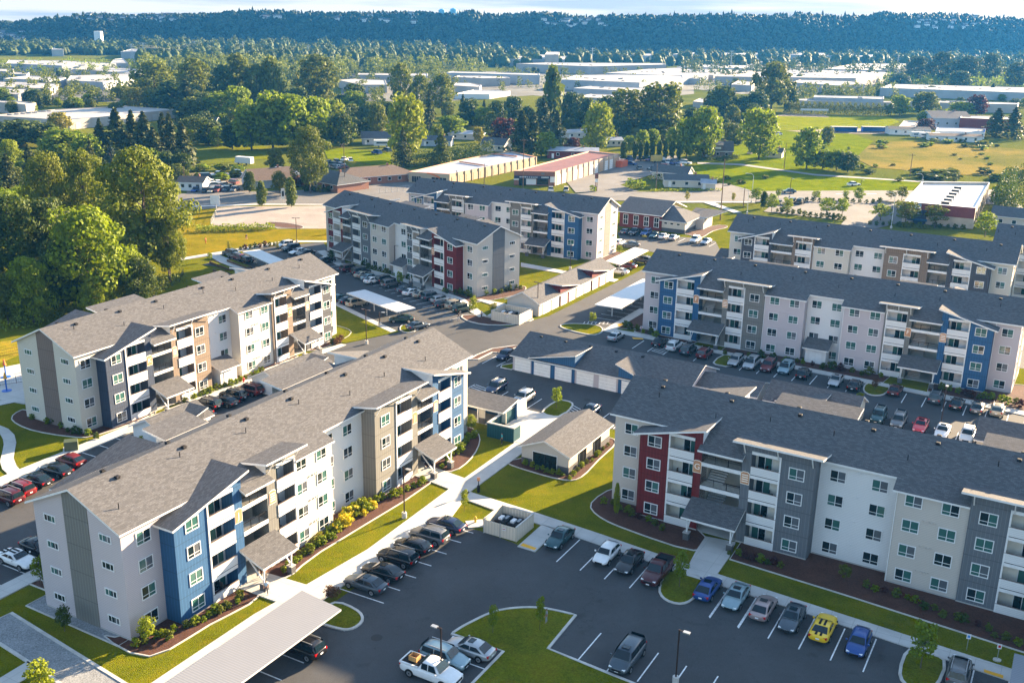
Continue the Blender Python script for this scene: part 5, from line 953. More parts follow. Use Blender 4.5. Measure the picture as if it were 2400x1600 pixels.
row(T1, 'from the left in front of the red and beige block', 'cars before the red and beige block', [('suv', 'maroon', 350, 670, MH), ('suv', 'black', 425, 690, MH), ('sedan', 'beige', 445, 710, MH), ('sedan', 'pale blue', 490, 727, MH), ('sedan', 'white', 513, 748, MH), ('suv', 'black', 592, 745, MH), ('suv', 'grey', 628, 772, MH), ('sedan', 'slate', 735, 808, MH), ('sedan', 'white', 777, 828, MH), ('sedan', 'beige', 845, 842, MH), ('suv', 'slate', 903, 860, MH), ('wagon', 'silver', 970, 877, MH), ('sedan', 'black', 993, 908, MH), ('suv', 'beige', 1068, 917, MH), ('suv', 'green', 1115, 942, MH)])
row(T1, 'from the left under and beside the white carport', 'cars by the middle carport', [('sedan', 'teal', 292, 868, MH), ('sedan', 'black', 345, 885, MH), ('minivan', 'beige', 402, 902, MH), ('sedan', 'green', 700, 1012, 180+MH-40), ('sedan', 'slate', 812, 1057, MH)])
row(K4, 'from the left in the row before the cream and brown block', 'cars before the cream and brown block', [('sedan', 'black', 1300, 1300, N1), ('suv', 'black', 1362, 1255, N1), ('sedan', 'black', 1472, 1235, N1), ('suv', 'black', 1532, 1197, N1), ('suv', 'red', 1637, 1162, N1), ('sedan', 'black', 1732, 1125, N1)])
row(B1, 'from the left in the far left lot beside the white carport', 'cars in the far left lot', [('suv', 'slate', 545, 840, 140), ('sedan', 'grey', 595, 862, 140), ('sedan', 'red', 630, 878, 140), ('sedan', 'black', 685, 900, 140), ('suv', 'white', 1052, 765, MH+180), ('suv', 'black', 1105, 795, MH+180), ('sedan', 'white', 1172, 825, MH+180), ('sedan', 'black', 1240, 840, MH+180), ('sedan', 'black', 1430, 905, MH)])
row(B2, 'from the left in the row before the clubhouse', 'cars before the clubhouse', [('sedan', 'slate', 260, 640, S2), ('pickup', 'black', 345, 648, S1), ('suv', 'blue', 447, 655, S1), ('sedan', 'teal', 527, 675, S1), ('sedan', 'white', 612, 683, S2), ('sedan', 'silver', 702, 695, S2), ('suv', 'white', 900, 718, S1), ('sedan', 'silver', 998, 732, S1)])
row(B2, 'from the left beside the blue and white block end', 'cars beside the far white carport', [('wagon', 'white', 205, 740, S2), ('sedan', 'grey', 305, 760, 170), ('sedan', 'red', 270, 955, 150), ('suv', 'grey', 410, 905, 150), ('sedan', 'white', 195, 1005, 150)])
row(T2, 'at the right edge beyond the cream block', 'cars at the far right edge', [('sedan', 'navy', 2325, 490, S2), ('sedan', 'maroon', 2335, 505, S2), ('sedan', 'silver', 2340, 520, S2)])
row(A3, 'from the left in the lot along the road', 'cars in the roadside lot', [('sedan', 'slate', 655, 1380, 60), ('suv', 'navy', 752, 1372, 60), ('suv', 'black', 803, 1375, 60)], True, .06)
car('sedan', 'slate', *A3(722, 1303), 175, 'dark sedan driving on the road past the bright grass', 'cars on the road', True, gz=.06)
fx = rnd.choice; KC = ['sedan', 'suv', 'minivan', 'sedan', 'hatchback', 'pickup']; CC = ['white', 'silver', 'grey', 'black', 'blue', 'red', 'beige', 'white', 'slate']
def scatter(t, pts, group, lab, head=None):
    for i, (x, y) in enumerate(pts): k, c = fx(KC), fx(CC); car(k, c, *t(x, y), head if head is not None else rnd.uniform(0, 360), lab, group, True, gz=.06)
scatter(B1, [(232, 255), (318, 260), (380, 262), (437, 255), (515, 248), (588, 250)], 'front row at the used car lot', 'parked car in the front row of the roadside used car lot', -95)
scatter(B1, [(320, 190), (378, 185), (440, 197), (500, 210), (565, 190), (340, 215), (390, 222), (450, 222), (330, 132), (570, 115), (620, 105)], 'rear rows at the used car lot', 'parked car behind the front row of the roadside used car lot')
car('pickup', 'white', *B1(440, 120), 180, 'white pickup with rack on the used car yard', 'rear rows at the used car lot', True)
scatter(A2, [(1915, 1085), (1970, 1080), (2050, 1085), (2100, 1085), (1975, 1115), (2030, 1145), (2120, 1148), (2190, 1108), (2230, 1105), (2180, 1130), (2210, 1140), (2270, 1110), (2300, 1130), (2290, 1150)], 'cars in the yard behind the red-roofed row', 'parked car in the yard behind the red-roofed storage row')
scatter(A2, [(1425, 1290), (1530, 1293), (240, 1040), (310, 1025), (20, 1085), (60, 1090)], 'cars by the storage rows and meadow', 'single car parked beside the storage rows or meadow')
scatter(A1, [(1340+16*i, 905+(i*7) % 12) for i in range(10)], 'cars in the yard by the green cottage', 'parked car in the yard by the green cottage'); scatter(A1, [(2240+18*i, 1105+(i*17) % 50) for i in range(6)], 'cars beside the long brown-roofed building', 'parked car beside the long brown-roofed building')
scatter(A3, [(650, 915), (930, 935), (1165, 1255), (460, 1040), (20, 1108)], 'cars around the fields', 'single parked car at the edge of the fields')
mb = MB(); mb.box(-3, 1.6, -1.1, 1.1, .6, 3., mat('yellow truck box', (.55, .38, .1), .6)); mb.box(1.7, 3, -1, 1, .5, 2.1, PAINT['white']); mb.box(3., 3.02, -.8, .8, 1.3, 2., M_cglass); [mb.tube((x, s-.1, .45), (x, s+.1, .45), .45, M_tyre, 10) for x in (-2, 2.2) for s in (-1, 1)]; thing(mb, 'box_truck', at(*A2(2155, 1090), 1), 'yellow box truck in the yard behind the red-roofed row', 'truck', R(20))
for t, x, y, h, lab in ((A2, 275, 985, 10, 'white motorhome beside the grey house on the meadow'), (A1, 1665, 1103, 160, 'small white caravan on the sunlit meadow'), (A3, 1600, 925, 0, 'white camper trailer leftmost of three by the school'), (A3, 1650, 928, 0, 'white camper trailer middle of three by the school'), (A3, 1700, 930, 0, 'white camper trailer rightmost of three by the school')):
    mb = MB(); mb.box(-3.6, 3.6, -1.2, 1.2, .6, 3.1, M_white); mb.box(-2.5, 2.4, -1.22, -1.2, 1.6, 2.3, M_glassD); mb.box(3.6, 4.1, -1, 1, .6, 1.8, M_white); [mb.tube((x, s-.1, .4), (x, s+.1, .4), .4, M_tyre, 8) for x in (-1.5, 2.2) for s in (-1.1, 1.1)]; thing(mb, 'caravan', at(*t(x, y), 1), lab, 'caravan', R(h), 'caravans')
# ------------------------------------------------------------------ people
def person(label, p, head, top, legs, stride=.25, arm=.3, z=.12):
    """one skinned body, head, hands with fingers, clothing as children"""
    o = empty('person', (*p, z), R(head), label, 'person')
    def skin(name, V_, E_, Rr, m, par, sub=1):
        me = bpy.data.meshes.new(name); me.from_pydata(V_, E_, []); t = bpy.data.objects.new('t', me); C.objects.link(t); sk = t.modifiers.new('k', 'SKIN'); sv = me.skin_vertices[0].data
        for i, r_ in enumerate(Rr): sv[i].radius = (r_, r_*.85) if not isinstance(r_, tuple) else r_
        sv[0].use_root = True; ss = t.modifiers.new('s', 'SUBSURF'); ss.levels = sub
        dg = bpy.context.evaluated_depsgraph_get(); m2 = bpy.data.meshes.new_from_object(t.evaluated_get(dg)); bpy.data.objects.remove(t); m2.name = name; m2.materials.clear(); m2.materials.append(m)
        m2.polygons.foreach_set('use_smooth', [True]*len(m2.polygons)); return obj(name, m2, par)
    s, a = stride, arm
    V_ = [(0, 0, .95), (0, 0, 1.18), (0, 0, 1.40), (0, 0, 1.52), (0, 0, 1.60), (.03, 0, 1.72),
          (0, .19, 1.41), (a*.3, .25, 1.14), (a, .24, .92), (a+.03, .24, .84), (0, -.19, 1.41), (-a*.3, -.25, 1.14), (-a*.6, -.24, .90), (-a*.6+.02, -.24, .82),
          (0, .1, .9), (s*.6, .1, .5), (s*.5, .1, .09), (s*.5+.14, .1, .04), (0, -.1, .9), (-s*.1, -.1, .5), (-s*.9, -.1, .12), (-s*.9+.13, -.1, .05)]
    E_ = [(0, 1), (1, 2), (2, 3), (3, 4), (4, 5), (2, 6), (6, 7), (7, 8), (8, 9), (2, 10), (10, 11), (11, 12), (12, 13), (0, 14), (14, 15), (15, 16), (16, 17), (0, 18), (18, 19), (19, 20), (20, 21)]
    Rr = [(.12, .15), (.11, .14), (.12, .17), .06, .09, .095, .06, .045, .03, .035, .06, .045, .03, .035, .085, .06, .04, .04, .085, .06, .04, .04]
    skin('body', V_, E_, Rr, M_skin, o)
    skin('shirt', [(0, 0, .98), (0, 0, 1.18), (0, 0, 1.40), (0, 0, 1.49), (0, .19, 1.41), (a*.2, .235, 1.22), (0, -.19, 1.41), (-a*.2, -.235, 1.22)], [(0, 1), (1, 2), (2, 3), (2, 4), (4, 5), (2, 6), (6, 7)], [(.145, .175), (.13, .16), (.14, .19), .075, .085, .07, .085, .07], top, o)
    skin('trousers', [(0, 0, 1.0), (0, 0, .93), (0, .1, .88), (s*.6, .1, .5), (s*.5, .1, .14), (0, -.1, .88), (-s*.1, -.1, .5), (-s*.9, -.1, .17)], [(0, 1), (1, 2), (2, 3), (3, 4), (1, 5), (5, 6), (6, 7)], [(.13, .16), (.13, .16), .1, .078, .06, .1, .078, .06], legs, o)
    skin('hair', [(-.01, 0, 1.74), (-.04, 0, 1.68)], [(0, 1)], [(.105, .11), .09], M_dark, o)
    for i, j, sgn in ((9, 8, 1), (13, 12, -1)):
        h = V_[i]; 
        for k in range(4): y = h[1]+(-.03+.02*k); skin('finger', [(h[0], y, h[2]), (h[0]+.02, y, h[2]-.05), (h[0]+.035, y, h[2]-.08-.006*(k in (1, 2)))], [(0, 1), (1, 2)], [.011, .010, .008], M_skin, o, 0)
        skin('thumb', [(h[0]+.02, h[1], h[2]+.02), (h[0]+.06, h[1]-.01*sgn, h[2]-.01)], [(0, 1)], [.011, .009], M_skin, o, 0)
    e = MB()
    for y in (.035, -.035): e.box(.125, .14, y-.01, y+.01, 1.705, 1.72, M_dark)
    e.box(.13, .16, -.012, .012, 1.66, 1.7, M_skin); e.box(.122, .138, -.025, .025, 1.625, 1.635, M_tail); e.build('face', o)
cm = lambda n, c: mat('cloth '+n, c, .9)
person('person in a pale blue top walking out of the entrance of the nearest block', at(*T3(1633, 1032)), -60, cm('pale blue', (.4, .5, .6)), cm('dark', (.03, .03, .05))); person('person in a pink shirt under the entrance canopy of the nearest block', at(*T3(1625, 945)), -80, cm('pink', (.6, .3, .3)), cm('dark', (.03, .03, .05)))
person('person in black and white crouched over beside the entrance step', at(*T3(1612, 925)), 120, cm('white', (.6, .6, .6)), cm('black', (.02, .02, .02))); person('person in a turquoise top walking by the teal enclosure', at(*T4(1067, 318)), 200, cm('turquoise', (.03, .42, .48)), cm('dark', (.03, .03, .05)), .1)
person('person in grey sweats standing among the saplings on the lawn island', at(*T4(1300, 1258)), 180, cm('grey', (.28, .31, .34)), cm('grey', (.28, .31, .34)), .08, .2); person('person in dark clothes walking across the drive by the planted kerb', at(*T1(1088, 1022)), 200, cm('black', (.02, .02, .02)), cm('grey', (.2, .2, .2)), .4, z=.03)
person('person in white with a dark bag on the walk behind the enclosure', at(*T1(1245, 1008)), 250, cm('white', (.6, .6, .6)), cm('black', (.02, .02, .02))); person('person walking on the sunlit far lawn near the round bed', at(*B1(697, 718)), 150, cm('dark', (.03, .03, .05)), cm('pink', (.6, .3, .3)), .4, z=.03); person('child in orange standing on the far lawn', at(*B1(323, 750)), 150, cm('orange', (.7, .2, .05)), cm('orange', (.7, .2, .05)), .1, z=.03)

# ------------------------------------------------------------------ buildings beyond the site
def flat_bldg(label, t, roof, h, m_wall, m_roof=None, cat='warehouse', name='warehouse', group=None, doors=0, lights=0, band=None, par=.35, dm=None, edge=0):
    P = [at(*t(*q), h) for q in roof]; a = sum(P[i][0]*P[(i+1) % len(P)][1]-P[(i+1) % len(P)][0]*P[i][1] for i in range(len(P)))
    if a < 0: P = P[::-1]
    c = (sum(p[0] for p in P)/len(P), sum(p[1] for p in P)/len(P)); Q = [(p[0]-c[0], p[1]-c[1]) for p in P]
    o = empty(name, (*c, 0), 0, label, cat, group); mb = MB(); mb.prism(Q, 0, h+par, m_roof or M_flatroof, m_wall) if par <= 0 else None
    if par > 0:
        k = len(Q); ins = [(x*(1-.9/max(9, math.hypot(x, y))), y*(1-.9/max(9, math.hypot(x, y)))) for x, y in Q]
        for i in range(k):
            j = (i+1) % k; A, B, Ci, Di = Q[i], Q[j], ins[j], ins[i]
            mb.face([(*A, 0), (*B, 0), (*B, h), (*A, h)], m_wall); mb.face([(*A, h), (*B, h), (*Ci, h), (*Di, h)], band or m_wall); mb.face([(*Di, h), (*Ci, h), (*Ci, h-par), (*Di, h-par)], m_wall)
        mb.build('wall', o); MB().face([(*p, h-par) for p in ins], m_roof or M_flatroof).build('roof', o)
    else: mb.build('wall', o)
    # longest wall facing the camera carries doors / panels
    best = None
    for i in range(len(Q)):
        A, B = Q[i], Q[(i+1) % len(Q)]; nx, ny = B[1]-A[1], -(B[0]-A[0]); l = math.hypot(nx, ny)
        if l < .1: continue
        f = (nx*(0-c[0])+ny*(0-c[1]))/l
        if f > 0 and (best is None or l > best[0]): best = (l, A, B, nx/l, ny/l)
    if best and doors:
        l, A, B, nx, ny = best
        for i in range(doors):
            f = (i+.5)/doors; x, y = A[0]+(B[0]-A[0])*f, A[1]+(B[1]-A[1])*f; w = min(3.2, l/doors*.6)
            d = MB(); d.box(-w/2, w/2, -.08, -.02, 0, min(h*.68, 3.6), dm or M_found); d.build('loading_door', o, loc=(x, y, .05), rz=math.atan2(B[1]-A[1], B[0]-A[0]))
    xs = [q[0] for q in Q]; ys = [q[1] for q in Q]
    for i in range(lights):
        a_, b_ = rnd.uniform(.2, .8), rnd.uniform(.2, .8); A, B, D = Q[0], Q[1], Q[-1]; x = A[0]+(B[0]-A[0])*a_+(D[0]-A[0])*b_; y = A[1]+(B[1]-A[1])*a_+(D[1]-A[1])*b_
        s = MB(); s.box(-1.2, 1.2, -.7, .7, 0, .5, M_glassG); s.build('skylight', o, loc=(x, y, h-max(0, par)))
    return o, Q, c
WG = 'warehouses on the valley floor'
WL = [(A1, [(-100, 788), (0, 790), (470, 818), (1190, 745), (850, 722), (370, 745)], 4.9, M_tilt, 'broad cream warehouse behind the conifers at the left', 7, 14), (A1, [(-60, 690), (175, 712), (245, 700), (60, 680)], 6, M_tilt, 'small cream warehouse left of the broad one at the left edge', 0, 2),
 (A1, [(20, 535), (310, 545), (450, 530), (200, 515)], 6, M_tilt2, 'low grey warehouse second from the left edge', 5, 4), (A1, [(455, 548), (700, 558), (910, 530), (905, 500), (480, 515)], 6, M_tilt2, 'bluish grey warehouse before the two golden trees at left', 0, 5), (A1, [(-100, 590), (340, 602), (400, 570), (100, 555), (-100, 560)], 5, M_tilt, 'pale flat warehouse below the grey ones at left', 0, 6),
 (A1, [(-100, 612), (120, 645), (260, 610), (0, 592)], 4.5, M_tilt, 'warehouse at the left edge, nearest of the pale flat roofs there', 0, 4), (A1, [(40, 432), (420, 447), (790, 432), (430, 412), (60, 408)], 7, M_tilt2, 'long pale warehouse far left under the power pylons', 8, 8), (A1, [(-80, 480), (90, 487), (92, 470), (-80, 468)], 6, M_tilt, 'white warehouse at the far left edge', 0, 0),
 (A1, [(500, 470), (900, 500), (980, 470), (700, 458)], 5, M_tilt, 'pale warehouse behind the left golden trees', 0, 3), (A1, [(60, 502), (180, 507), (200, 495), (80, 490)], 5, M_tilt2, 'tiny grey warehouse between the left rows', 0, 0), (A1, [(750, 432), (870, 430), (840, 398), (780, 403)], 7, M_tilt2, 'domed white warehouse below the pylons', 0, 0), (A1, [(820, 352), (1025, 353), (1000, 333), (900, 333)], 8, M_tilt2, 'white building at the foot of the left hill', 0, 0), (A1, [(350, 337), (430, 337), (430, 325), (360, 325)], 8, M_tilt2, 'small white building far left at the hill foot', 0, 0),
 (A2, [(715, 494), (1350, 512), (1350, 500), (760, 485)], 8, M_tilt2, 'long white warehouse behind the yard in the middle', 0, 0), (A2, [(765, 524), (965, 533), (1150, 532), (1100, 516), (800, 514)], 6.5, M_tilt, 'cream warehouse with loading frame in the middle', 0, 3), (A2, [(765, 582), (940, 592), (955, 580), (880, 563), (780, 563)], 5, M_tilt, 'small cream building right of the tall cottonwoods', 0, 0), (A2, [(-20, 545), (130, 577), (310, 577), (300, 545), (100, 537)], 6, M_tilt, 'cream building with brown lower roof between the tall trees', 5, 0),
 (A2, [(110, 508), (590, 517), (590, 500), (120, 498)], 6, M_tilt, 'long low warehouse behind the tall trees left of centre', 0, 0), (A2, [(1490, 541), (2030, 562), (2330, 532), (2323, 512), (1900, 507), (1600, 512)], 8, M_tilt2, 'large white warehouse with many roof hatches right of the slim poplar', 0, 12), (A2, [(1800, 497), (2323, 515), (2500, 500), (2323, 460), (2100, 470)], 8, M_tilt2, 'sawtooth white warehouse behind the large white one', 0, 9), (A2, [(1580, 600), (1940, 617), (2120, 600), (1700, 586)], 5.5, M_tilt2, 'low white building in front of the large white warehouse', 0, 4),
 (A2, [(1190, 433), (1700, 452), (2210, 440), (2190, 430), (1400, 426)], 8, M_tilt, 'very long brown warehouse with poplar row in the distance', 0, 6), (A2, [(1060, 400), (1530, 407), (1540, 388), (1400, 368), (1180, 388)], 8, M_tilt2, 'white sunlit warehouse at the hill foot in the centre', 0, 5), (A2, [(770, 640), (1010, 642), (1150, 620), (900, 612)], 3.5, M_white, 'row of white storage units in the middle yard', 12, 0), (A2, [(1385, 372), (1480, 372), (1485, 353), (1400, 353)], 14, M_tilt, 'taller sunlit block on the far white warehouse', 0, 0), (A2, [(1940, 377), (2110, 379), (2110, 366), (1950, 366)], 8, M_tilt2, 'white hall at the hill foot right of centre', 0, 0), (A2, [(1600, 660), (1900, 672), (2100, 650), (1700, 640)], 4, M_tilt, 'pale low building hidden behind the round oaks', 0, 3),
 (A3, [(-80, 370), (510, 373), (510, 360), (60, 357)], 8, M_tilt2, 'long white warehouse at the foot of the right hill, left one', 0, 0), (A3, [(640, 369), (1290, 388), (1295, 365), (680, 358)], 9, M_tilt2, 'long blue and white warehouse at the foot of the right hill', 9, 0), (A3, [(-40, 455), (495, 467), (495, 446), (100, 441)], 7, M_tilt2, 'white warehouse left of the tall dark cottonwood', 0, 3), (A3, [(-40, 488), (210, 512), (500, 480), (100, 460)], 6, M_tilt, 'white warehouse with bright roof before the pale pylons', 0, 5), (A3, [(970, 470), (1500, 482), (1570, 450), (1540, 433), (1180, 432)], 8, M_tilt, 'white roofed warehouse behind the dotted one at right', 0, 14),
 (A3, [(220, 520), (1180, 532), (1430, 497), (1300, 482), (700, 473)], 7, M_tilt, 'huge warehouse with rows of dark roof hatches', 0, 26), (A3, [(740, 560), (1080, 583), (1240, 573), (1150, 553), (800, 543)], 6.5, M_tilt, 'grey warehouse behind the long dark hedge, left part', 0, 4), (A3, [(1345, 597), (2450, 634), (2450, 598), (1420, 571)], 6.7, M_tilt2, 'very wide pale warehouse with ribbed roof at the right', 0, 12), (A3, [(700, 677), (890, 688), (1420, 697), (1440, 690), (900, 668)], 5, M_tilt, 'low building hidden behind the long dark hedge', 0, 4), (A3, [(890, 661), (1370, 674), (1370, 658), (900, 648)], 7, M_tilt2, 'grey building with flat roof behind the long dark hedge', 0, 3),
 (A3, [(1540, 690), (1900, 702), (2280, 710), (2290, 700), (1740, 683)], 6, M_tilt, 'pinkish grey building behind the school and purple tree', 0, 7), (A3, [(-20, 532), (120, 537), (130, 524), (40, 516)], 5, M_tilt2, 'tiny grey hall at the left of the bright warehouse', 0, 0), (A3, [(330, 575), (470, 582), (490, 560), (380, 548)], 5, M_tilt, 'white roofed hall left of the tall dark cottonwood', 0, 0), (A3, [(70, 690), (160, 700), (190, 680), (120, 668)], 4, M_tilt, 'pale roof glimpsed behind the round trees', 0, 0)]
for t, rf_, h, mw_, lab, dn, sk in WL: flat_bldg(lab, t, rf_, h, mw_, doors=dn, lights=sk, group=WG)
S1_ = T(930, 340, 4.276)
terra = mat('terracotta trim', (.50, .20, .12), .8); ycr = mat('yellow cream wall', (.42, .34, .235), .85); rollt = mat('tan roll door', (.48, .30, .18), .7)
def storage(label, pts, h, mwall, mroof, nd, md, band):
    o, Q, c = flat_bldg(label, S1_, pts, h, mwall, mroof, 'storage building', 'storage_building', band=band, par=.5); A = at(*S1_(*pts[1]), h); B = at(*S1_(*pts[2]), h); an = math.atan2(B[1]-A[1], B[0]-A[0]); l = math.hypot(B[0]-A[0], B[1]-A[1])
    for i in range(nd):
        f = (i+.6)/(nd+.2); x, y = A[0]+(B[0]-A[0])*f-c[0], A[1]+(B[1]-A[1])*f-c[1]; w = l/nd*.3; nx, ny = math.sin(an), -math.cos(an)
        d = MB(); d.box(-w, w, -.1, -.02, .05, h*.72, md[i % len(md)]); [d.box(-w, w, -.12, -.1, h*.72*k/5-.04, h*.72*k/5+.04, M_found) for k in range(1, 5)]; d.build('roll_door', o, loc=(x, y, 0), rz=an)
        p = MB(); p.box(-.3, .3, -.3, 0, 0, h+.1, mwall); p.build('pilaster', o, loc=(x+math.cos(an)*l/nd/2, y+math.sin(an)*l/nd/2, 0), rz=an)
    return o, A, c, an, at(*S1_(*pts[0]), h)
o, A, c, an, L0 = storage('yellow storage row with terracotta trim and bluish roof', [(118, 268), (530, 292), (1400, 118), (1150, 62), (950, 88), (630, 148)], 3.9, ycr, M_blueroof, 13, [rollt], terra)
fa = math.atan2(A[1]-L0[1], A[0]-L0[0]); fl = math.hypot(A[0]-L0[0], A[1]-L0[1])
for f0, f1 in ((.08, .3), (.56, .92)): d = MB(); d.box(fl*f0, fl*f1, -.1, -.02, .3, 2.4, M_glassD); [d.box(fl*(f0+(f1-f0)*k/4)-.05, fl*(f0+(f1-f0)*k/4)+.05, -.14, -.1, .3, 2.4, M_found) for k in range(5)]; d.build('window', o, loc=(L0[0]-c[0], L0[1]-c[1], 0), rz=fa)
sw = MB(); orng = mat('orange swoosh', (.62, .17, .05), .7)
for k in range(9): x = fl*(.45+.035*k); sw.face([(x, -.1, 3.5-.02*k*k), (x+fl*.036, -.1, 3.5-.02*(k+1)**2), (x+fl*.036, -.1, 3.85-.02*(k+1)**2*.75), (x, -.1, 3.85-.02*k*k*.75)], orng)
sw.build('wall_emblem', o, loc=(L0[0]-c[0], L0[1]-c[1], 0), rz=fa)
for q0, q1 in (((630, 165), (870, 200)), ((950, 85), (1205, 112))): a_, b_ = at(*S1_(*q0), 3.9), at(*S1_(*q1), 3.9); d = MB(); d.tube((a_[0]-c[0], a_[1]-c[1], 3.8), (b_[0]-c[0], b_[1]-c[1], 3.8), .35, terra, 4); d.build('roof_parapet', o)
o, A, c, an, L0 = storage('red-roofed storage row with brick shop front and dark sign band', [(1175, 258), (1588, 266), (2225, 88), (1935, 58)], 5.2, mat('pinkish cream wall', (.46, .36, .28), .85), M_redroof, 12, [M_trim, M_trim, rollt], terra)
fa = math.atan2(A[1]-L0[1], A[0]-L0[0]); fl = math.hypot(A[0]-L0[0], A[1]-L0[1]); d = MB(); d.box(0, fl, -.08, -.02, 0, 5.1, M_brickw); d.build('brick_front', o, loc=(L0[0]-c[0], L0[1]-c[1], 0), rz=fa)
d = MB(); d.box(0, fl*.88, -.5, -.1, 2.5, 3.5, M_navy); [d.box(fl*(.14+.045*k), fl*(.165+.045*k), -.54, -.5, 2.85, 3.15+.12*(k < 4), M_trim) for k in range(10)]; [d.box(fl*(.67+.03*k), fl*(.69+.03*k), -.54, -.5, 2.8, 3.25, M_trim) for k in range(6)]; d.box(fl*.66, fl*.74, -.2, -.1, 4., 4.7, M_sage); d.build('sign_band', o, loc=(L0[0]-c[0], L0[1]-c[1], 0), rz=fa)
d = MB(); d.box(fl*.12, fl*.3, -.12, -.09, 0, 2.4, M_glassD); d.box(fl*.3, fl*.54, -.14, -.09, .3, 2.4, M_white); d.box(fl*.56, fl*.84, -.12, -.09, .3, 2.4, M_glassD); d.box(fl*.88, fl, -.12, -.09, 1.2, 3.3, M_trim); d.box(0, fl*.12, -.12, -.09, 1.8, 2.6, M_trim); d.build('shop_window', o, loc=(L0[0]-c[0], L0[1]-c[1], 0), rz=fa)
mb = MB(); mb.box(-.35, -.15, -.2, .2, 0, 6.4, M_red); mb.box(.15, .35, -.2, .2, 0, 6.4, M_red); mb.box(-.6, .6, -.25, .25, 4.6, 6.2, M_redroof); mb.box(-.5, .5, -.27, -.25, 3.2, 4.4, M_trim); thing(mb, 'pylon_sign', at(*S1_(1997, 462)), 'tall red pylon sign beside the clipped hedge in the forecourt', 'sign')
mb = MB(); mb.box(-3, 3, -1.3, 1.3, 0, 2.6, mat('orange container', (.6, .12, .04), .6)); thing(mb, 'container', at(*S1_(2255, 205), .5), 'orange red container at the far end of the red-roofed row', 'container', R(60))
# brick shop with pale roof
S2_ = T(2040, 400, 6.5333)
o, Q, c = flat_bldg('brick fronted shop with white flat roof and a line of roof units', S2_, [(520, 470), (1615, 570), (1830, 178), (795, 165)], 6.5, mat('tan block wall', (.48, .40, .32), .85, kind='noise', s=.4), mat('white membrane roof', (.74, .73, .72), .7, kind='noise', s=.1, lo=.9), 'shop', 'brick_shop', band=M_trim, par=.9)
L0, A = at(*S2_(520, 470), 6.5), at(*S2_(1615, 570), 6.5); fa = math.atan2(A[1]-L0[1], A[0]-L0[0]); fl = math.hypot(A[0]-L0[0], A[1]-L0[1]); lc = (L0[0]-c[0], L0[1]-c[1], 0)
d = MB(); d.box(.0, fl, -.12, -.02, 3.1, 6.4, mat('maroon brick panel', (.20, .05, .045), .85, kind='noise', s=2.)); d.build('brick_panel', o, loc=lc, rz=fa); d = MB(); d.box(fl*.16, fl*.34, -.3, -.13, 0, 4.4, M_navy); d.box(fl*.08, fl*.36, -1.2, -.14, 1.0, 1.6, M_blue); d.box(fl*.21, fl*.25, -.34, -.31, 3., 3.25, M_trim); d.build('entrance', o, loc=lc, rz=fa)
d = MB(); d.box(fl*.12, fl*.25, -.2, -.13, 4.9, 6.2, mat('pale blue sign', (.35, .5, .6), .5)); d.box(fl*.12, fl*.25, -.22, -.2, 4.7, 4.95, M_trim); d.prism([(0, 0)], 0, 0, M_trim) if False else None; d.box(fl*.13, fl*.16, -.23, -.2, 5.3, 5.9, M_navy); [d.box(fl*(.17+.014*k), fl*(.18+.014*k), -.23, -.2, 5.45, 5.8, M_redroof) for k in range(5)]; d.build('shop_sign', o, loc=lc, rz=fa)
for i in range(6): x, y = 1150+38*i, 490-46*i; p = at(*S2_(x, y), 6.6); u = MB(); u.box(-1.3, 1.3, -.5, .5, -.9, .5, M_steel); u.box(-1.35, 1.35, -.55, .55, .5, .58, M_trim); u.box(-1.1, 1.1, -.53, -.5, -.3, .35, M_dark); u.build('roof_unit', o, loc=(p[0]-c[0], p[1]-c[1], 6.5), rz=fa)
for k in range(6): a_ = at(*S2_(1615, 570), 6.5); b_ = at(*S2_(1830, 178), 6.5); f = (k+.5)/6; x, y = a_[0]+(b_[0]-a_[0])*f-c[0], a_[1]+(b_[1]-a_[1])*f-c[1]; d = MB(); d.box(-1.2, 1.2, -.1, -.02, .5, 4.8, M_glassD); d.build('window', o, loc=(x, y, 0), rz=math.atan2(b_[1]-a_[1], b_[0]-a_[0]))
# houses
def house(label, t, x, y, w, d, h, rise, rz, mw, mr, name='house', cat='house', wins=3, hip=False, dorm=False):
    p = at(*t(x, y), h/2); g, r = gable(name, label, shift(p, rz, -w/2, -d/2), rz, w, d, h, rise, mw, cat=cat, m_roof=mr, hip=hip)
    for i in range(wins): f = MB(); f.box(-.65, .65, -.07, 0, 0, 1.3, M_trim); f.face([(-.55, -.075, .1), (.55, -.075, .1), (.55, -.075, 1.2), (-.55, -.075, 1.2)], M_glassD); f.build('window', g, loc=(w*(i+.7)/(wins+.4), 0, h*.35 if h > 2.8 else .9))
    f = MB(); f.box(-.5, .5, -.07, 0, 0, 2.1, M_trim); f.build('door', g, loc=(w*.08+.6, 0, .05))
    if dorm: q = MB(); q.box(w*.35, w*.65, .6, d/2, h+.2, h+rise*.72, mw); q.box(w*.4, w*.6, .56, .6, h+.7, h+1.5, M_trim); slab(q, [(w*.32, .3, h+rise*.7), (w*.68, .3, h+rise*.7), (w*.68, d/2, h+rise+.05), (w*.32, d/2, h+rise+.05)], .12, mr, M_trim); q.build('dormer', g)
    q = MB(); q.box(w*.7, w*.7+.6, d*.5-.3, d*.5+.3, h, h+rise+.8, M_brickw); q.build('chimney', r)
    return g
rb = mat('brown house roof', (.17, .12, .09), .9, kind='shingle'); rg = M_shingle; rbl = mat('pale blue grey roof', (.30, .33, .38), .85, kind='noise', s=.5); grn = mat('pale green wall', (.34, .42, .28), .85); gb = mat('grey blue wall', (.36, .40, .46), .85)
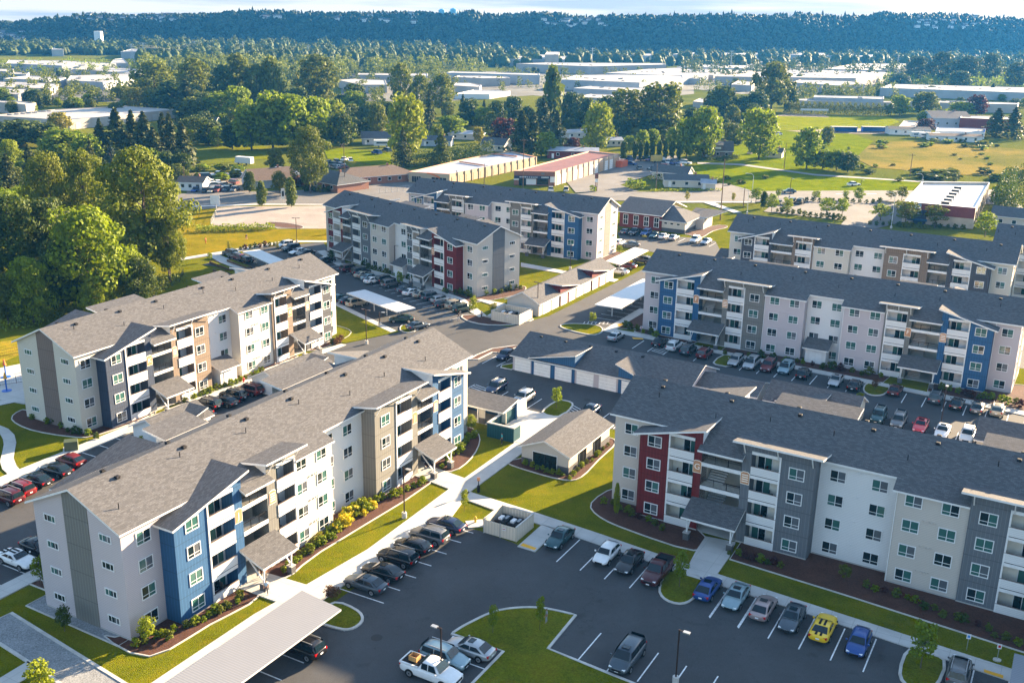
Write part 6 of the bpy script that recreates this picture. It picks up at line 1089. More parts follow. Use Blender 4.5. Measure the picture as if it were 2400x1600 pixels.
house('green cottage with grey roof below the tall dark trees', A1, 1412, 850, 12, 9, 2.8, 2.6, -10, grn, rg); house('grey gabled house with brown roof beside the dense dark bush', B1, 905, 175, 16, 11, 3., 3.2, 35, gb, rb); house('white and blue used car office at the left road side', B1, 215, 210, 9, 7, 3., 1.5, -5, M_white, rb); house('grey house beside the white motorhome', A2, 235, 955, 13, 10, 3., 2.6, 10, gb, rg)
house('low ranch house with pale blue roof among the gardens', A2, 855, 925, 17, 9, 2.8, 1.2, -8, M_beige, rbl, hip=True); house('grey roofed house with pale gable behind the dark hedge', A2, 1055, 1000, 12, 9, 3., 2.6, -25, M_beige, rg); house('house with dark roof left of the pale gable, behind the hedge', A2, 655, 970, 14, 9, 2.6, 1.8, -5, gb, M_shingle_dark); house('red barn with pale blue roof behind the storage rows', A2, 1575, 1045, 22, 10, 3.4, 1., -3, M_redbrick, rbl)
house('old two-storey house with dormer and grey roof beside the big bright oak', A3, 235, 1040, 13, 11, 3.2, 3.6, -8, M_taupe, rg, dorm=True); house('cream shed with small gable on the bright grass', A3, 628, 1050, 7, 5, 2.6, 1.6, -25, M_cream, rg, wins=1, name='shed', cat='shed'); house('small low cream house with dark roof by the road', B2, 810, 185, 16, 8, 2.7, 1.6, -3, M_cream, M_shingle_dark, wins=3); house('cream house with dark roof directly behind the small low one', B2, 690, 120, 14, 8, 3., 2.2, -25, M_cream, M_shingle_dark); house('tiny cream shed right of the low cream house', B2, 1020, 215, 5, 4, 2.5, 1., -10, M_cream, rbl, wins=0, name='shed', cat='shed')
house('house with slate roof at the right edge behind the brick shop', A3, 2265, 1500, 13, 9, 3.4, 2.2, -30, M_beige, rg); house('white house glimpsed between the dark trees at the left', A1, 1670, 815, 8, 7, 4, 2.5, 20, M_white, rg); house('white roofed house beside the bright tree in the centre', A2, 1590, 915, 14, 9, 3., 1., 25, M_beige, M_flatroof); house('pale roof building between the bright tree and the hedges', A2, 1840, 970, 9, 7, 3., 1., 10, M_beige, rbl)
house('long low building with brown shingle roof and porch, left wing', B1, 1480, 190, 24, 14, 2.9, 3., -42, M_brickw, M_shingle_dark, name='office_building', cat='building', wins=5, hip=True); house('long low building with brown shingle roof and porch, right wing', B1, 1850, 140, 30, 13, 2.9, 2.6, 32, M_brickw, rb, name='office_building', cat='building', wins=7, hip=True); house('shed with pale flat roof behind the grey gabled house', B1, 1130, 110, 14, 10, 3., .8, -20, gb, rbl, wins=0, name='shed', cat='shed')
scb = mat('school blue band', (.03, .12, .42), .7); S3_ = T(1900, 240, 4.704)
house('white school hall with blue gable band and grey roof', S3_, 1480, 205, 22, 26, 5.5, 3., -5, gb, rg, name='school_hall', cat='school', wins=4)
flat_bldg('school wing with brick ends and a band of large windows', S3_, [(1650, 170), (1960, 182), (2200, 186), (2200, 160), (1960, 150), (1660, 140)], 6.5, M_redbrick, M_flatroof, 'school', 'school_wing', doors=9, band=M_trim, dm=M_glassG); flat_bldg('long white school building with blue roof edge', S3_, [(1375, 312), (1920, 330), (1930, 290), (1390, 275)], 3.6, M_white, M_flatroof, 'school', 'school_wing', doors=8, band=scb, dm=M_glassG)
house('white classroom with black roof left of the dark red tree', S3_, 1070, 320, 22, 9, 3., 1., -4, M_white, M_shingle_dark, name='classroom', cat='school', wins=4); house('white classroom with brown roof behind the overgrown shrubs', S3_, 1580, 395, 26, 8, 2.8, .9, -6, M_white, rb, name='classroom', cat='school', wins=5); flat_bldg('tan roofed classroom behind the white one by the field', S3_, [(975, 265), (1150, 270), (1190, 205), (1030, 200)], 3.2, M_white, mat('tan flat roof', (.5, .36, .27), .8), 'school', 'classroom')
for x, l_ in ((365, 'left'), (705, 'right')): p = at(*S3_(x, 325)); mb = MB(); mb.box(-7, 7, 2, 2.3, 0, 2.6, scb); mb.box(-7, -6.7, -1, 2, 0, 2.6, scb); mb.box(6.7, 7, -1, 2, 0, 2.6, scb); mb.box(-7.2, 7.2, -1.4, 2.5, 2.6, 2.8, M_flatroof); thing(mb, 'dugout', p, 'blue dugout shelter at the ball field, %s of two' % l_, 'dugout', 0, 'dugouts')
p = at(*A3(895, 780)); mb = MB(); mb.box(-9, 9, 0, .3, 2.4, 3.6, M_white); [mb.box(x, x+.2, 0, .2, 0, 2.5, M_steel) for x in (-8, 0, 8)]; thing(mb, 'scoreboard', p, 'white scoreboard before the long dark hedge', 'scoreboard')
# ------------------------------------------------------------------ foliage
def leaf_mesh(name, cen, size, m, nrm=None, seed=0, up=.0):
    g = np.random.default_rng(seed); n = len(cen); a = g.normal(size=(n, 3)); a /= np.linalg.norm(a, axis=1)[:, None]
    if nrm is not None: a = a*.5+nrm; a /= np.linalg.norm(a, axis=1)[:, None]+1e-9
    b = np.cross(a, g.normal(size=(n, 3))); b /= np.linalg.norm(b, axis=1)[:, None]+1e-9; c = np.cross(a, b); s = (np.asarray(size)*g.uniform(.65, 1.35, n))[:, None]
    v = np.stack([cen-b*s*.5-c*s*.12, cen-c*s*.42, cen+b*s*.6, cen+c*s*.42], 1).reshape(-1, 3)
    me = bpy.data.meshes.new(name); me.vertices.add(4*n); me.vertices.foreach_set('co', v.astype(np.float32).ravel()); me.loops.add(4*n); me.loops.foreach_set('vertex_index', np.arange(4*n, dtype=np.int32)); me.polygons.add(n); me.polygons.foreach_set('loop_start', np.arange(0, 4*n, 4, dtype=np.int32)); me.polygons.foreach_set('loop_total', np.full(n, 4, dtype=np.int32)); me.materials.append(m); me.update(calc_edges=True); return me
def crown_pts(shape, n, seed):
    """leaf centres in a unit crown: radius .5, z 0..1"""
    g = np.random.default_rng(seed); K = {'round': 46, 'cotton': 60, 'oak': 55, 'lombardy': 40, 'small': 14, 'shrub': 9}.get(shape, 0)
    if shape in ('fir', 'firfar'):
        t = g.uniform(0, 1, n)**.75; wh = np.round(t*13)/13+g.normal(0, .010, n); br = g.integers(0, 9, n)*2*np.pi/9+np.round(t*17)*1.7+g.normal(0, .13, n)
        bi = (np.round(t*13)*9+np.round(br*9/(2*np.pi))).astype(int) % 997; rl = g.uniform(.2, 1.25, 997)[bi]; rmax = .5*(1-wh)**.8*rl; r = rmax*np.sqrt(g.uniform(.03, 1, n)); z = 1-(1-wh)*1.0-.10*(r/.5)**1.2+g.normal(0, .006, n)
        z = np.clip(wh-.22*r+g.normal(0, .006, n), 0, 1); p = np.stack([r*np.cos(br), r*np.sin(br), z], 1); nn = np.stack([np.cos(br)*.3, np.sin(br)*.3, np.ones(n)*.7], 1); return p, nn
    C_ = []; 
    for k in range(K):
        th = k*2.39996+g.uniform(-.3, .3); z = (k+.5)/K
        if shape == 'lombardy': prof = .5*math.sin(math.pi*min(1, z*.92+.08))**.5; rr = prof*.62*g.uniform(.3, 1); cr, cz = .17, .09
        elif shape == 'cotton': prof = .5*(math.sin(math.pi*(z*.86+.10))**.7); rr = prof*.8*g.uniform(.35, 1.05); cr, cz = .12, .085
        elif shape == 'oak': prof = .5*(math.sin(math.pi*(z*.8+.12))**.5); rr = prof*.8*g.uniform(.4, 1.); cr, cz = .125, .075
        else: prof = .5*(math.sin(math.pi*(z*.80+.14))**.6); rr = prof*.76*g.uniform(.35, 1.05); cr, cz = (.14, .10) if K > 20 else (.2, .15)
        C_.append((rr*math.cos(th), rr*math.sin(th), .06+z*.86, cr*g.uniform(.75, 1.35), cz*g.uniform(.75, 1.35)))
    C_ = np.array(C_); i = g.integers(0, K, n); d = g.normal(size=(n, 3)); d /= np.linalg.norm(d, axis=1)[:, None]; rad = g.uniform(.45, 1.05, n)**.6
    p = C_[i, :3]+d*np.stack([C_[i, 3], C_[i, 3], C_[i, 4]], 1)*rad[:, None]; p[:, 2] = np.clip(p[:, 2], 0, 1.05); return p, d
NL = {'round': 8000, 'cotton': 13000, 'oak': 8000, 'lombardy': 2600, 'fir': 4200, 'small': 900, 'shrub': 330}
LS = {'round': .036, 'cotton': .027, 'oak': .033, 'lombardy': .07, 'fir': .05, 'small': .085, 'shrub': .16}
CR = {}
def crown_mesh(shape, lm, var, lod=0):
    k = (shape, lm, var, lod)
    if k not in CR:
        n = NL[shape]//(1, 4)[lod]; p, nn = crown_pts(shape, n, 11*var+len(shape)); CR[k] = leaf_mesh('crown', p, np.full(n, LS[shape]*(1, 2.)[lod]), LF[lm], nn*.85, var)
    return CR[k]
TRK = {}
def trunk_mesh(var, stems=1):
    if (var, stems) not in TRK:
        g = random.Random(var*7+stems); mb = MB()
        for s in range(stems):
            ox, oy = (g.uniform(-.1, .1), g.uniform(-.1, .1)) if stems > 1 else (0, 0); pts = [(ox*.3, oy*.3, 0), (ox, oy, .3), (ox*1.6+g.uniform(-.03, .03), oy*1.6, .6), (ox*1.8+g.uniform(-.04, .04), oy*1.8, .88)]
            for i, (a, b) in enumerate(zip(pts, pts[1:])): mb.tube(a, b, .024*(1-.28*i), M_bark, 7, .024*(1-.28*(i+1)), False)
            for k in range(8): z = .25+.08*k; th = k*2.4+s; q = (ox*1.5, oy*1.5, z); l = .36*(1-z*.7); mb.tube(q, (q[0]+math.cos(th)*l, q[1]+math.sin(th)*l, z+.14), .010*(1.2-z), M_bark, 4, .003, False)
        TRK[(var, stems)] = mb.mesh('trunk')
    return TRK[(var, stems)]
tcount = [0]
def tree(shape, lm, x, yb, yt, wpx, label, group=None, cb=.14, lod=None, name=None, stems=1, z0=0.):
    b = at(x, yb); h = height(x, yb, yt); w = wpx/pxm(x, yb)*1.0; tcount[0] += 1; v = tcount[0] % 4; d = math.hypot(*b)
    lod = (1 if d > 430 else 0) if lod is None else lod
    nm = name or {'fir': 'fir_tree', 'lombardy': 'poplar_tree', 'cotton': 'cottonwood_tree', 'oak': 'oak_tree', 'round': 'maple_tree', 'small': 'young_tree', 'shrub': 'shrub'}[shape]
    w *= 1.45 if nm == 'fir_tree' else 1.08
    o = empty(nm, (*b, z0), rnd.uniform(0, 6.28), label, 'shrub' if nm == 'shrub' else 'tree', group)
    obj('trunk', trunk_mesh(v, stems), o, scale=(max(w, h*.35), max(w, h*.35), h*.95)); obj('crown', crown_mesh(shape, lm, v, lod), o, (0, 0, h*cb), 0., (w*1.08, w*1.08, h*(1-cb))); return o
TL = [  # shape, leaves, x, base y, top y, width px, label
 ('cotton', 'cotton', 345, 655, 338, 205, 'largest olive green cottonwood, rising in front at the upper left', None), ('cotton', 'cotton', 130, 585, 352, 105, 'olive cottonwood left of two behind the largest one', None), ('cotton', 'cotton', 212, 590, 345, 110, 'olive cottonwood between the largest one and its left neighbour', None),
 ('round', 'bright', 215, 730, 482, 172, 'broad bright maple in front of the dark woods at the left', None), ('round', 'bright', 80, 760, 598, 92, 'bright round tree at the left edge of the lower woods', None), ('round', 'bright', 305, 700, 575, 95, 'bright maple right of the broad one, above the fence', None), ('round', 'lime', 222, 745, 648, 62, 'small lime tree standing before the broad maple', None), ('round', 'dark', 35, 665, 450, 145, 'dark tree at the left edge of the woods', None), ('round', 'dark', 118, 640, 462, 125, 'dark bluish tree left of the broad bright maple', None), ('round', 'dark', 150, 730, 560, 120, 'dark tree between the broad maple and the small bright one', None), ('round', 'dark', 260, 640, 500, 130, 'dark tree behind the broad bright maple', None), ('round', 'oak', 20, 760, 640, 80, 'dark green tree at the very left above the cream block', None), ('round', 'bright', 12, 560, 440, 90, 'green tree crown at the left edge above the dark tree', None), ('cotton', 'cotton', 400, 660, 470, 70, 'slimmer olive tree on the right side of the largest cottonwood', None), ('round', 'dark', 330, 720, 600, 90, 'shaded tree under the largest cottonwood', None), 
 ('fir', 'fir', 279, 372, 256, 62, 'tallest dark fir in the left conifer row', 'left conifer row'), ('fir', 'fir', 315, 368, 262, 46, 'fir just right of the tallest one in the left conifer row', 'left conifer row'), ('fir', 'fir', 343, 372, 264, 52, 'third fir from the left in the left conifer row', 'left conifer row'), ('fir', 'fir', 388, 380, 268, 46, 'pair fir left of two at the right end of the left conifer row', 'left conifer row'), ('fir', 'fir', 404, 385, 268, 44, 'pair fir right of two at the right end of the left conifer row', 'left conifer row'), ('fir', 'fir', 432, 392, 290, 62, 'bushy fir closing the left conifer row at the right', 'left conifer row'), ('fir', 'fir', 240, 372, 280, 40, 'short fir left of the tallest one', 'left conifer row'), ('fir', 'fir', 365, 392, 300, 55, 'low fir before the left conifer row', 'left conifer row'), ('fir', 'fir', 300, 395, 310, 70, 'wide low fir before the tallest one', 'left conifer row'), ('fir', 'spruce', 266, 432, 331, 34, 'blue spruce beside the largest cottonwood', None), ('fir', 'spruce', 322, 420, 330, 26, 'small blue spruce at the top of the largest cottonwood', None), ('fir', 'fir', 76, 442, 340, 42, 'dark fir left of the olive cottonwoods', None), ('fir', 'fir', 28, 485, 362, 75, 'broad grey green conifer at the left edge', None), ('fir', 'fir', 218, 425, 325, 30, 'lone fir spire between the olive cottonwoods', None),
 ('round', 'bright', 150, 385, 300, 105, 'bright leafed tree before the broad warehouse', None), ('round', 'bright', 205, 395, 315, 70, 'green tree right of the bright one before the broad warehouse', None), ('round', 'lime', 30, 410, 325, 52, 'lime tree at the left edge below the broad warehouse', None), ('round', 'gold', 140, 318, 262, 52, 'golden tree at the corner of the broad warehouse', None), ('round', 'dark', 50, 340, 282, 130, 'dark pine thicket below the broad warehouse', None), ('round', 'dark', 110, 345, 288, 70, 'dark pine right of the thicket', None), ('round', 'dark', 8, 345, 285, 60, 'dark pine at the left edge below the broad warehouse', None), ('round', 'bright', 60, 545, 435, 90, 'bright green tree behind the dark ones at left', None), ('round', 'lime', 105, 500, 430, 75, 'lime green bushy tree below the olive pair', None), ('round', 'dark', 185, 545, 470, 60, 'dark tree under the olive pair', None),
 ('cotton', 'cotton', 366, 245, 140, 100, 'golden cottonwood left of two tall ones in the upper left', None), ('cotton', 'cotton', 458, 255, 134, 82, 'golden cottonwood right of two tall ones in the upper left', None), ('round', 'dark', 410, 268, 190, 110, 'dark tree under the two golden cottonwoods', None), ('cotton', 'oak', 562, 260, 122, 70, 'tall dark topped tree left of the slim poplars', None), ('cotton', 'dark', 525, 262, 150, 60, 'dark tree left of the tall dark topped one', None), ('cotton', 'oak', 605, 262, 147, 68, 'tall tree behind the slim bare poplar', None), ('cotton', 'cotton', 640, 262, 130, 56, 'cottonwood right of the slim bare poplar', None), ('lombardy', 'gold', 617, 262, 176, 20, 'slim golden poplar among the tall trees', None), ('lombardy', 'gold', 699, 245, 170, 12, 'very slim poplar left of the big dark cottonwood', None), ('cotton', 'oak', 745, 258, 124, 98, 'big dark cottonwood left of the centre', None), ('round', 'dark', 700, 268, 205, 70, 'dark tree below the big dark cottonwood', None), ('fir', 'fir', 440, 285, 190, 62, 'dark fir before the golden cottonwoods', None),
 ('round', 'gold', 314, 258, 205, 46, 'golden round tree behind the broad warehouse, left of two', None), ('round', 'cotton', 354, 258, 210, 36, 'golden round tree behind the broad warehouse, right of two', None), ('round', 'bright', 590, 352, 245, 92, 'green tree left of the large bright group', None), ('round', 'bright', 640, 350, 215, 100, 'tall bright tree in the large bright group, left', None), ('round', 'bright', 688, 352, 218, 100, 'tall bright tree in the middle of the large bright group', None), ('round', 'bright', 738, 345, 225, 84, 'bright tree in the large bright group, right', None), ('round', 'lime', 782, 320, 232, 60, 'lime tree closing the large bright group at the right', None), ('round', 'bright', 520, 288, 215, 84, 'dark green maple left behind the bright group', None), ('round', 'bright', 560, 292, 200, 72, 'bright maple behind the green cottage', None), ('round', 'dark', 480, 285, 215, 60, 'dark maple left of the green cottage', None), ('round', 'dark', 545, 350, 290, 70, 'dark low tree right of the green cottage', None), ('round', 'dark', 800, 345, 262, 70, 'dark tree right of the large bright group', None),
 ('cotton', 'oak', 727, 452, 292, 96, 'rugged dark tree beside the long brown-roofed building', None), ('round', 'oak', 646, 402, 346, 42, 'small round tree on the sunlit meadow', None), ('round', 'dark', 585, 452, 402, 30, 'round tree by the used car lot', None), ('round', 'oak', 655, 452, 402, 38, 'dense dark bush tree before the grey gabled house', None), ('round', 'rust', 694, 437, 410, 30, 'rusty bush right of the dense dark one', None), ('lombardy', 'poplar', 614, 484, 423, 27, 'young leafy tree by the road, left of two', None), ('lombardy', 'poplar', 683, 486, 414, 30, 'young leafy tree by the road, right of two', None),
 ('round', 'lime', 950, 375, 220, 94, 'bright yellow green tree above the yellow storage row', None), ('fir', 'fir', 945, 392, 300, 42, 'dark fir under the bright yellow green tree', None), ('cotton', 'cotton', 941, 262, 145, 66, 'tall cottonwood behind the bright yellow green tree', None), ('cotton', 'cotton', 985, 265, 173, 52, 'thin cottonwood left of two near the centre', None), ('cotton', 'cotton', 1036, 268, 170, 66, 'thin cottonwood right of two near the centre', None), ('round', 'dark', 832, 262, 195, 58, 'dark tree before the cream building with brown roof', None), ('round', 'oak', 886, 330, 240, 45, 'olive brown tree left of the bright yellow green one', None), ('fir', 'fir', 1006, 305, 213, 28, 'dark fir spire left of the thin cottonwoods', None), ('round', 'dark', 1100, 295, 232, 64, 'dark tree right of the thin cottonwoods', None), ('round', 'bright', 1132, 300, 250, 52, 'dense green tree in the dark belt near the centre', None), ('round', 'bright', 1056, 322, 270, 76, 'bright rounded shrub tree above the ranch house', None), ('round', 'lime', 1026, 328, 292, 34, 'small bright tree left of the ranch house', None), ('fir', 'oak', 1034, 388, 312, 52, 'olive conifer before the long dark hedge row', None), ('round', 'purple', 1183, 348, 276, 78, 'dark red tree beside the two wide firs', None), ('fir', 'fir', 1222, 365, 262, 64, 'wide dark fir left of two above the storage rows', None), ('fir', 'fir', 1248, 362, 266, 56, 'wide dark fir right of two above the storage rows', None), ('fir', 'fir', 1272, 312, 232, 46, 'blue grey fir left of the slim poplar', None), ('fir', 'fir', 1304, 342, 262, 42, 'dark fir under the tall poplar', None), ('lombardy', 'poplar', 1293, 300, 150, 52, 'tall slender poplar in the centre of the view', None), ('round', 'bright', 1282, 368, 310, 62, 'round bright tree behind the red-roofed row', None), ('round', 'lime', 1398, 358, 240, 74, 'bright layered tree right of the poplar', None), ('round', 'dark', 1337, 288, 215, 54, 'dark tree right of the tall poplar', None), ('round', 'dark', 1375, 290, 228, 40, 'dark low tree before the large white warehouse', None), ('oak', 'oak', 1547, 315, 190, 112, 'largest round oak in the dark belt, right of the poplar', None), ('oak', 'oak', 1470, 310, 206, 94, 'round golden topped oak left of the largest one', None), ('round', 'dark', 1425, 300, 225, 70, 'dark tree left of the golden topped oak', None), ('round', 'purple', 1342, 352, 322, 36, 'small purple tree beside the red barn', None), ('round', 'gold', 1122, 335, 298, 28, 'yellow orange small tree by the ranch house', None), ('round', 'bright', 925, 350, 312, 20, 'small bright tree beside the motorhome', None), ('round', 'dark', 1165, 300, 235, 45, 'dark tree left of the blue grey fir', None), ('round', 'dark', 1205, 285, 225, 50, 'dark crown behind the wide firs', None), ('round', 'dark', 870, 320, 275, 60, 'dark tree over the grey house', None),
 ('cotton', 'oak', 1806, 265, 142, 88, 'tall dark cottonwood left of the sports field', None), ('round', 'oak', 1693, 275, 200, 80, 'wide tree left of the tall dark cottonwood', None), ('round', 'bright', 1648, 372, 247, 78, 'bright tree behind the old house with dormer', None), ('round', 'bright', 1608, 372, 275, 55, 'green tree left behind the old house with dormer', None), ('oak', 'bright', 1778, 375, 252, 96, 'spreading bright oak beside the old house', None), ('round', 'bright', 1890, 396, 296, 68, 'dense green tree left of the thicket by the path', None), ('round', 'bright', 1928, 396, 350, 60, 'bright low tree of the thicket by the path', None), ('round', 'bright', 1960, 400, 350, 50, 'leafy tree in the middle of the thicket by the path', None), ('round', 'dark', 1986, 404, 356, 52, 'dark round tree ending the thicket by the path', None), ('round', 'oak', 1937, 340, 296, 32, 'lone small tree on the grass by the dugout', None), ('round', 'bright', 2107, 272, 222, 50, 'green tree at the right end of the long dark hedge', None), ('round', 'oak', 2167, 268, 215, 60, 'wide tree before the pinkish building', None), ('round', 'purple', 2288, 272, 222, 46, 'tall purple tree behind the school', None), ('round', 'purple', 2170, 305, 278, 42, 'dark red tree between the classrooms', None), ('round', 'bright', 2250, 272, 238, 60, 'rounded green tree behind the school hall', None), ('fir', 'fir', 2333, 320, 255, 46, 'dark conifer left of two beside the school', None), ('fir', 'fir', 2371, 325, 253, 42, 'dark conifer right of two beside the school', None), ('round', 'bright', 2175, 292, 258, 50, 'low green tree above the dark red one', None), ('round', 'dark', 1745, 275, 225, 50, 'dark tree left below the tall dark cottonwood', None), ('round', 'dark', 1850, 262, 190, 36, 'dark tree right of the tall dark cottonwood', None),
 ('cotton', 'haze', 2145, 195, 130, 54, 'tall far cottonwood left of four at the upper right', None), ('cotton', 'haze', 2200, 198, 120, 64, 'tall far cottonwood second of four at the upper right', None), ('cotton', 'haze', 2262, 200, 130, 62, 'tall far cottonwood third of four at the upper right', None), ('cotton', 'haze', 2315, 195, 124, 46, 'tall far cottonwood fourth of four at the upper right', None), ('cotton', 'haze', 2378, 210, 145, 54, 'tall far tree at the upper right edge', None), ('round', 'haze', 2105, 205, 172, 50, 'bright far bush tree before the four far cottonwoods', None), ('round', 'haze', 2245, 210, 165, 50, 'far round tree under the cottonwoods', None),
 ('small', 'bright', 1936, 508, 465, 34, 'clipped street tree left of two in the roadside lot', None), ('small', 'bright', 1973, 508, 465, 31, 'clipped street tree right of two in the roadside lot', None), ('small', 'bright', 2063, 517, 478, 42, 'clipped tree left of the brick shop front', None), ('small', 'oak', 2121, 530, 470, 50, 'dark clipped tree before the shop entrance', None), ('small', 'oak', 2190, 534, 482, 44, 'clipped tree with yellow top before the maroon wall', None), ('small', 'bright', 2011, 477, 438, 26, 'street tree at the island by the road, tallest', None), ('small', 'bright', 1912, 470, 447, 22, 'small street tree by the road, left of three', None), ('small', 'bright', 1981, 468, 447, 15, 'tiny street tree by the road, middle', None), ('small', 'oak', 2088, 468, 447, 22, 'small street tree by the shop, left of two', None), ('small', 'oak', 2113, 470, 437, 27, 'street tree by the shop, right of two', None), ('small', 'lime', 1845, 502, 464, 26, 'yellow green street tree by the parked dark cars', None), ('small', 'bright', 1824, 466, 441, 15, 'small tree by the road above the clipped pair', None), ('small', 'bright', 1771, 478, 440, 32, 'clipped tree by the street lamps, left of three', None), ('small', 'bright', 1808, 498, 454, 30, 'clipped tree by the street lamps, right of three', None), ('lombardy', 'dark', 1789, 488, 448, 20, 'dark columnar hedge tree by the street lamps', None), ('small', 'bright', 2308, 556, 497, 46, 'leafy tree at the back corner of the brick shop', None), ('small', 'bright', 2331, 492, 437, 30, 'slim tree behind the brick shop', None), ('small', 'bright', 2325, 520, 485, 22, 'slim tree lower behind the brick shop', None), ('small', 'gold', 1610, 474, 449, 11, 'tiny golden street tree left of two beside the road', None), ('small', 'gold', 1718, 476, 452, 10, 'tiny golden street tree right of two beside the road', None),
 ('small', 'lime', 1088, 1199, 1148, 20, 'young yellow green tree beside the main walkway', None), ('small', 'lime', 347, 1505, 1446, 40, 'small lime tree at the near corner of the nearest block', None), ('small', 'bright', 97, 1372, 1304, 36, 'green young tree beside the white sedan', None), ('small', 'dark', 152, 1480, 1422, 34, 'young tree with thin trunks on the near lawn', None), ('small', 'lime', 100, 1625, 1551, 62, 'lime green tree cut by the bottom left edge', None), ('small', 'bright', 1592, 1376, 1288, 36, 'young tree on the island beside the maroon pickup', None), ('small', 'bright', 2157, 1566, 1458, 56, 'staked young tree on the island right of the blue hatchback', None), ('lombardy', 'lime', 1444, 1206, 1130, 17, 'slim yellow green tree at the beige corner', None), ('small', 'oak', 1978, 1364, 1322, 26, 'small bush tree in the mulch before the white wall', None), ('small', 'lime', 1105, 1012, 973, 26, 'bright yellow shrub tree beside the open shed', None), ('small', 'bright', 1304, 957, 908, 27, 'faint young tree on the middle island', None), ('small', 'bright', 1155, 1484, 1419, 24, 'left sapling of two on the lawn island', None), ('small', 'bright', 1265, 1476, 1399, 24, 'right sapling of two on the lawn island', None), ('small', 'rust', 778, 1402, 1376, 40, 'brown bare shrub at the end of the carport', None), ('small', 'lime', 1109, 740, 695, 19, 'bright young tree by the middle car row', None), ('small', 'gold', 1156, 744, 711, 22, 'golden young tree beside the tan enclosure', None), ('small', 'bright', 938, 672, 637, 18, 'green young tree in the gap of the middle car row', None), ('small', 'dark', 777, 612, 587, 18, 'dark small tree at the entrance of the red and beige block', None), ('small', 'lime', 1389, 760, 733, 19, 'yellow green young tree by the empty carport', None), ('small', 'rust', 2050, 914, 889, 16, 'leafless reddish sapling on the long car row island', None), ('small', 'lime', 2013, 948, 919, 16, 'small tree beside the dark slate garage', None), ('small', 'gold', 793, 546, 526, 10, 'thin golden tree by the round bed on the far lawn', None), ('small', 'gold', 651, 590, 565, 7, 'thin golden tree left on the far lawn', None), ('small', 'gold', 537, 592, 565, 7, 'thin golden tree beside the garden path', None), ('small', 'bright', 493, 613, 592, 11, 'little green shrub tree at the path fork', None), ('small', 'lime', 333, 1062, 1022, 18, 'lime shrub tree beside the small cream garage', None), ('small', 'lime', 1451, 591, 576, 14, 'yellow green palm-like shrub beside the blue and white block', None), ('small', 'gold', 1510, 560, 552, 12, 'young tree in the clubhouse car park', None)]
for s_h, lm, x, yb, yt, wp, lab, gp in TL:
    zz = .08
    tree(s_h, lm, x, yb, yt, wp, lab, gp, cb={'small': .3, 'fir': .03, 'lombardy': .05, 'round': .08, 'oak': .08}.get(s_h, .14), lod=0 if s_h == 'small' else None, z0=zz, stems=3 if 'largest' in lab or 'olive cottonwood' in lab else 1, name='fir_tree' if s_h == 'fir' else None)
for x, w in ((1461, 20), (1487, 14), (1500, 14), (1514, 15), (1528, 16), (1544, 14), (1558, 14), (1574, 15), (1590, 14)): tree('lombardy', 'dark', x, 378, 330, w, 'clipped dark green column tree in the row above the car yard', 'column trees above the car yard', lod=1)
for x, yt in ((1505, 305), (1575, 297), (1600, 290), (1475, 318)): tree('round', 'bright', x, 360, yt, 34, 'light green tree behind the dark column row', 'light trees behind the column row', lod=1)
g2 = np.random.default_rng(5)
def belt(n, x0, x1, y0, y1, hpx, kinds, label, group, wr=(.7, 1.15)):
    for _ in range(n):
        x = g2.uniform(x0, x1); y = g2.uniform(y0, y1); hp = g2.uniform(*hpx); s, l = kinds[g2.integers(len(kinds))]; tree(s, l, x, y, y-hp, hp*g2.uniform(*wr)*(.5 if s in ('fir', 'lombardy') else 1), label, group, lod=1, cb=.05)
MX = [('round', 'dark'), ('round', 'bright'), ('round', 'oak'), ('fir', 'fir'), ('oak', 'oak')]
belt(44, 0, 430, 225, 275, (18, 34), MX, 'mixed dark tree between the left warehouses', 'trees between the left warehouses'); belt(12, 20, 300, 160, 195, (8, 15), MX, 'small tree among the far left warehouses', 'trees among the far left warehouses'); belt(46, 430, 830, 258, 345, (34, 66), MX, 'dark tree in the wooded belt left of the centre', 'wooded belt left of the centre')
belt(54, 800, 1420, 262, 318, (28, 54), MX[:1]+MX[:1]+MX[2:], 'dark tree in the wooded belt across the centre', 'wooded belt across the centre'); belt(26, 1400, 1780, 275, 315, (28, 64), MX[:1]+MX[2:3], 'dark tree in the shaded belt under the oaks', 'shaded belt under the oaks'); belt(14, 1600, 2110, 185, 212, (10, 24), MX, 'tree between the right warehouses', 'trees between the right warehouses'); belt(10, 2120, 2400, 215, 260, (14, 30), MX, 'tree before the wide right warehouse', 'trees before the wide right warehouse')
belt(12, 1180, 1600, 158, 182, (8, 16), [('lombardy', 'bright'), ('round', 'haze')], 'far tree beside the long brown warehouse', 'trees beside the long brown warehouse'); belt(10, 0, 120, 400, 520, (30, 60), MX[:3], 'tree in the woods at the left edge', 'woods at the left edge'); belt(16, 430, 760, 395, 425, (10, 18), [('shrub', 'bright'), ('shrub', 'oak')], 'overgrown bramble bush on the meadow', 'bramble bushes on the meadow', (1.4, 2.4))
